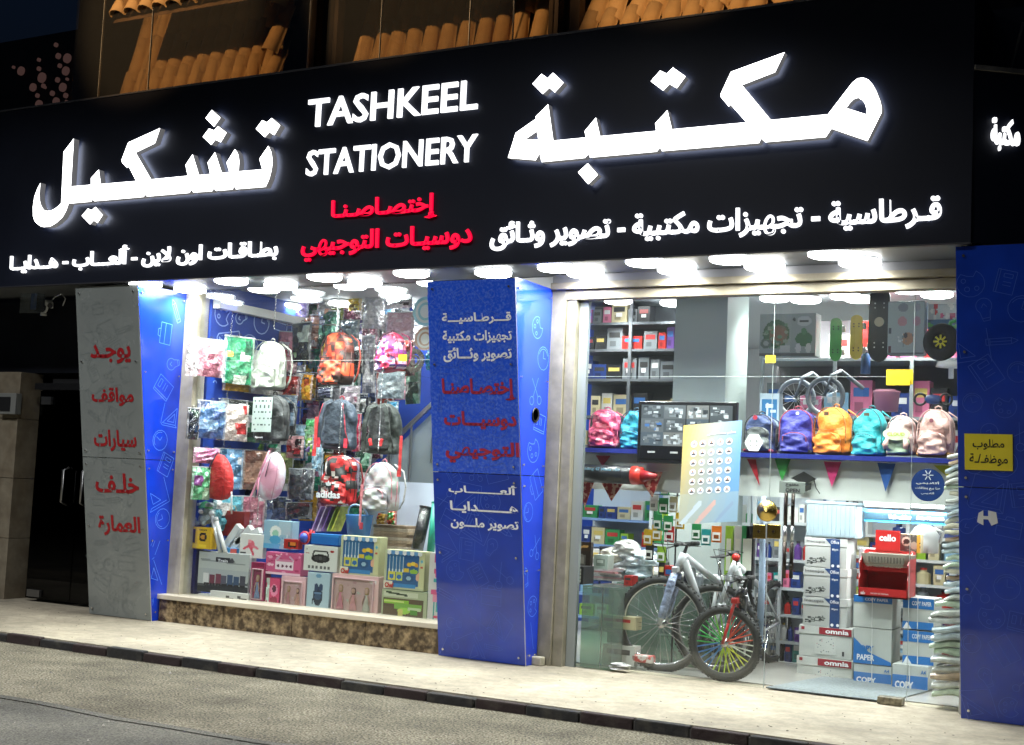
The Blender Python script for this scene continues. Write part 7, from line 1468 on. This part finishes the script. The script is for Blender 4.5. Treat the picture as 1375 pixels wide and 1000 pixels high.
G().box(0, 0, 0, .16, .3, .315).build('carton', mat('greyish_card'), t, bevel=.003)
# red display stand
zf = ony(1190, 803, .95).z; x0, x1, z0, z1 = rect(1153, 740, 1219, 803, .9); w_, h = x1-x0, z1-z0; t = thing('display_stand', 'red cardboard display stand lettered cello with an empty tray', 'display stand', (x0, .9, z0)); RC = mat('red_card', C('a81c1c'), .4, nz=.06)
G().box(0, 0, 0, w_, .28, .012).build('bottom', RC, t); G().box(0, .27, 0, w_, .28, h).build('back', RC, t); G().box(0, 0, 0, w_, .008, h*.2).build('front_lip', RC, t); G().box(0, .1, h*.58, w_, .27, h*.6).build('upper_shelf', RC, t); G().box(0, .095, h*.56, w_, .1, h*.72).build('upper_lip', RC, t)
for x_ in (0, w_-.006): G().prism([(0, 0), (.28, 0), (.28, h*1.0), (.16, h), (0, h*.72), (.03, h*.5), (0, h*.4)], (x_, 0, 0), EY, EZ, EX, .006).build('side', RC, t)
hx0, hx1, hz0, hz1 = rect(1173, 712, 1206, 742, 1.1); G().box(hx0-x0, .26, h, hx1-x0, .268, hz1-z0).build('header_card', RC, t)
letter('lettering', 'cello', hx0-x0+.03, hx1-x0-.03, h+(hz1-z0-h)*.45, h+(hz1-z0-h)*.8, (0, .257, 0), EX, EZ, (0, -1, 0), TXW, t, .03, .001)
letter('lettering', 'cello', w_*.05, w_*.14, h*.05, h*.12, (0, -.002, 0), EX, EZ, (0, -1, 0), TXW, t, .02, .001); letter('lettering', 'THE JOY OF WRITING', w_*.25, w_*.62, h*.06, h*.1, (0, -.002, 0), EX, EZ, (0, -1, 0), TXW, t, .0, .001); letter('lettering', 'cello THE JOY OF WRITING', w_*.1, w_*.8, h*.63, h*.67, (0, .093, 0), EX, EZ, (0, -1, 0), TXW, t, .0, .001)
bk = thing('plastic_basket', 'grey beige plastic basket on the red display stand', 'basket', (x0+w_*.5, 1.06, z0+h*.66)); g = G(); rings = [[(x_*k, y_*k, z) for x_, y_ in ((-.19, -.08), (-.15, -.1), (.15, -.1), (.19, -.08), (.19, .08), (.15, .1), (-.15, .1), (-.19, .08))] for k, z in ((.85, 0), (.95, .07), (1.0, .1), (1.04, .1), (.9, .02))]; g.loft(rings, caps=True).build('basket', mat('basket_grey', (.33, .31, .25), .5), bk, bevel=.002)
for k in range(12): G().box(-.13+k*.024, -.1, .03, -.12+k*.024, -.094, .075).build('slat', mat('basket_dark', (.1, .09, .07), .6), bk)
for px_, py_, c, s_ in ((1176, 790, 'cream', 'left in the red stand tray'), (1184, 791, 'orange', 'right in the red stand tray')):
    p = ony(px_, py_, 1.0); tag(link('pen_box', good('carton', .05, .12, .04, c), None, (p.x, .98, z0+.013)), 'small %s pen box %s' % (c, s_), 'box')
carton('framed coffee cup picture box behind the red display stand', (1207, 717, 1236, 742), 1.25, Pic(30, 26, '504c48').e(.35, .4, .22, .25, 'c0b8a8').e(.35, .4, .14, .15, '30201c').e(.7, .6, .18, .2, 'a89888').r(.85, 0, 1, 1, 'c89838').speck(12, ['282420', '888078'], 3), .1, '988868', cat='box')
t = thing('jug', 'white plastic jug on the shelf right of the red display stand', 'jug', ony(1241, 742, 1.6)); G().lathe([(0, 0), (.11, 0), (.12, .14), (.08, .2), (.04, .23), (.04, .26), (0, .26)], n=18).build('body', WHITE, t, True); G().tube([(.08, 0, .2), (.15, 0, .17), (.12, 0, .08)], .012, 8).build('handle', WHITE, t, True)
# mat, floor spring, pull handles, lock fittings, OPEN sign
mp = [onz(x, y, .012) for x, y in ((1026, 924), (1106, 909), (1178, 915), (1253, 926), (1190, 944))]; t = thing('door_mat', 'grey floor mat lying inside the glass door', 'mat', (mp[0].x, mp[0].y+.1, .01)); G().prism([(p.x-mp[0].x, max(p.y, .1)-mp[0].y-.1+(.0)) for p in mp], (0, 0, 0), EX, EY, EZ, .008).build('mat', mat('grey_mat', (.16, .19, .2), .95, nz=.2, nsc=60, bump=.6, bsc=150), t)
x0, x1, z0, z1 = rect(1179, 936, 1212, 946, .05); t = thing('door_closer', 'scuffed metal floor fitting under the corner of the glass door', 'fitting', (x0, .02, .004)); G().box(0, 0, 0, x1-x0, .1, .05).build('patch', mat('worn_brass_grey', (.2, .18, .13), .4, metal=.8, nz=.5, nsc=30), t, bevel=.004)
for i, (px_, dy) in enumerate(((1052.5, 0), (1062, 0))):
    a, b_ = ony(px_, 776, -.02+i*.13), ony(px_, 660, -.02+i*.13); t = thing('pull_handle', 'long tubular pull handle of bronze and steel, '+('left of the pair' if i == 0 else 'right of the pair'), 'door handle', (a.x, -.02+i*.13, a.z)); h = b_.z-a.z
    G().cyl((0, 0, 0), (0, 0, h*.42), .014, n=12).cyl((0, 0, h*.6), (0, 0, h), .014, n=12).build('dark_bar', mat('dark_bronze_bar', (.04, .03, .025), .3, metal=.7), t, True); G().cyl((0, 0, h*.42), (0, 0, h*.6), .0145, n=12).build('bright_bar', STEEL, t, True)
    for z in (.15, .85): G().cyl((0, 0, h*z), (0, .09-i*.09-.02, h*z), .008, n=8).build('standoff', STEEL, t)
O = ony(1046, 662, -.05); x0, x1, z0, z1 = rect(1046, 646, 1081, 662, -.05); t = thing('open_sign', 'small grey sign reading OPEN in English and Arabic hung on the pull handle', 'sign', (x0, -.05, z0), rot=(0, R(1), 0)); w_, h = x1-x0, z1-z0
G().box(0, 0, 0, w_, .006, h).build('plate', mat('grey_green_plate', C('7c8880'), .5), t, bevel=.003); letter('lettering', 'مفتوح', w_*.25, w_*.75, h*.55, h*.88, (0, -.001, 0), EX, EZ, (0, -1, 0), INK, t, .02, .0008); letter('lettering', 'OPEN', w_*.25, w_*.8, h*.1, h*.42, (0, -.001, 0), EX, EZ, (0, -1, 0), INK, t, .02, .0008)
BRS = mat('polished_brass', (.5, .36, .1), .25, metal=1)
p = ony(1030, 686, .05); t = thing('round_lock', 'round brass lock rose on the glass beside the pull handles', 'lock', p); G().lathe([(0, -.03), (.02, -.03), (.03, -.015), (.075, -.012), (.08, 0), (0, 0)], n=24, ax='y').build('rose', BRS, t, True)
for xa_, xb_, s_ in ((1011, 1028, 'left'), (1030, 1048, 'right')):
    x0, x1, z0, z1 = rect(xa_, 704, xb_, 723, .05); t = thing('lock_plate', s_+' square brass lock plate below the round lock', 'lock', (x0, .045, z0)); G().box(0, 0, 0, x1-x0, .012, z1-z0).build('plate', BRS, t, bevel=.003); G().cyl(((x1-x0)*.5, -.001, (z1-z0)*.5), ((x1-x0)*.5, -.012, (z1-z0)*.5), .01, n=10).build('cylinder', mat('dark_bronze_bar'), t)
sticker('large yellow sticker wrapped over the door corner joint', 1190, 496, 1226, 516, .055); sticker('narrow yellow sticker strip below the large corner sticker', 1190, 507, 1222, 517, .048)
# stacks of plastic sleeves hung beside the right jamb
ON = 'lowest second third fourth fifth sixth seventh eighth ninth tenth eleventh twelfth thirteenth fourteenth fifteenth sixteenth seventeenth eighteenth nineteenth twentieth'.split()
def ordw(i): return ON[i] if i < 20 else 'twenty-'+ON[i-20].replace('lowest', 'first') if i < 29 else 'thirtieth' if i == 29 else 'thirty-'+ON[i-30].replace('lowest', 'first') if i < 39 else 'fortieth'
qs = random.Random(12); z = .1; i = 0; SN_ = []
SC = [('milky white', (.78, .8, .74)), ('pale green', (.6, .72, .55)), ('cream', (.75, .7, .55)), ('clear grey', (.66, .68, .64)), ('brown edged', (.5, .36, .24)), ('pale blue', (.6, .7, .74))]
ztop_ = ony(1275, 612, .3).z
while z < ztop_:
    nm_, c = SC[(i*5+qs.randint(0, 1)) % len(SC)]; big = z < .75; wv = qs.uniform(.14, .17) if big else qs.uniform(.085, .11)
    g = G(); n = 6; rings = []; dr = qs.uniform(-.2, .0); tk = .052 if big else .042; L_ = wv*1.35
    for k in range(n):
        u = k/(n-1); hw = .13*(1-.4*u**2); zc = dr*L_*u*u+.006*math.sin(u*5+i); th = tk*(1-.35*u)
        rings.append([(-L_*u+.02, y_*hw+.01, zc+z_*th) for y_, z_ in ((-1, .3), (-.9, 0), (.9, 0), (1, .3), (1, .7), (.8, 1), (-.8, 1), (-1, .7))])
    g.loft(rings); o = g.build('plastic_sleeve', mat('sleeve_'+nm_.replace(' ', '_'), c, .22, coat=.6, bump=.6, bsc=18, bd=.02, nz=.2, nsc=14), None, loc=(-1.78, .22+qs.uniform(-.02, .02), z), rot=(0, 0, qs.uniform(-.15, .15)))
    tag(o, '%s plastic sleeve bundle, %s from the floor in the pile beside the right pillar' % (nm_, ordw(i)), 'sleeve', group='plastic sleeve bundles stacked beside the right pillar'); z += .055 if big else .045; i += 1
t = thing('sleeve_rack', 'thin steel rack holding the plastic sleeves beside the right pillar', 'rack', (-1.77, .25, 0)); G().cyl((0, -.12, 0), (0, -.12, ztop_), .006, n=6).build('post', STEEL, t); G().cyl((0, .16, 0), (0, .16, ztop_), .006, n=6).build('post', STEEL, t)
# interior shop back shelves seen between things
rackzone('far white shelving deep in the shop', 900, 1300, 5.3, (690, 715, 740, 765, 790), mat('white_rack_board'), ['carton', 'folder', 'packet'], ['white', 'pale blue', 'red', 'dark blue', 'cream', 'green', 'black'], (.12, .3), ('highest far shelf', 'second far shelf', 'third far shelf', 'fourth far shelf', 'lowest far shelf'), .26)
# hanging wire over the sign return and a cable on the wall
t = thing('hanging_cable', 'thin cable looping down above the right end of the sign', 'cable', (-1.2, -.3, 4.3)); P0 = [ony(x, y, -.35) for x, y in ((1374, 30), (1366, 60), (1356, 95), (1360, 104), (1368, 98))]; G().tube([p-Vector((-1.2, -.3, 4.3)) for p in P0], .01, 6).build('cable', mat('dusty_cable', (.15, .13, .1), .8), t, True)
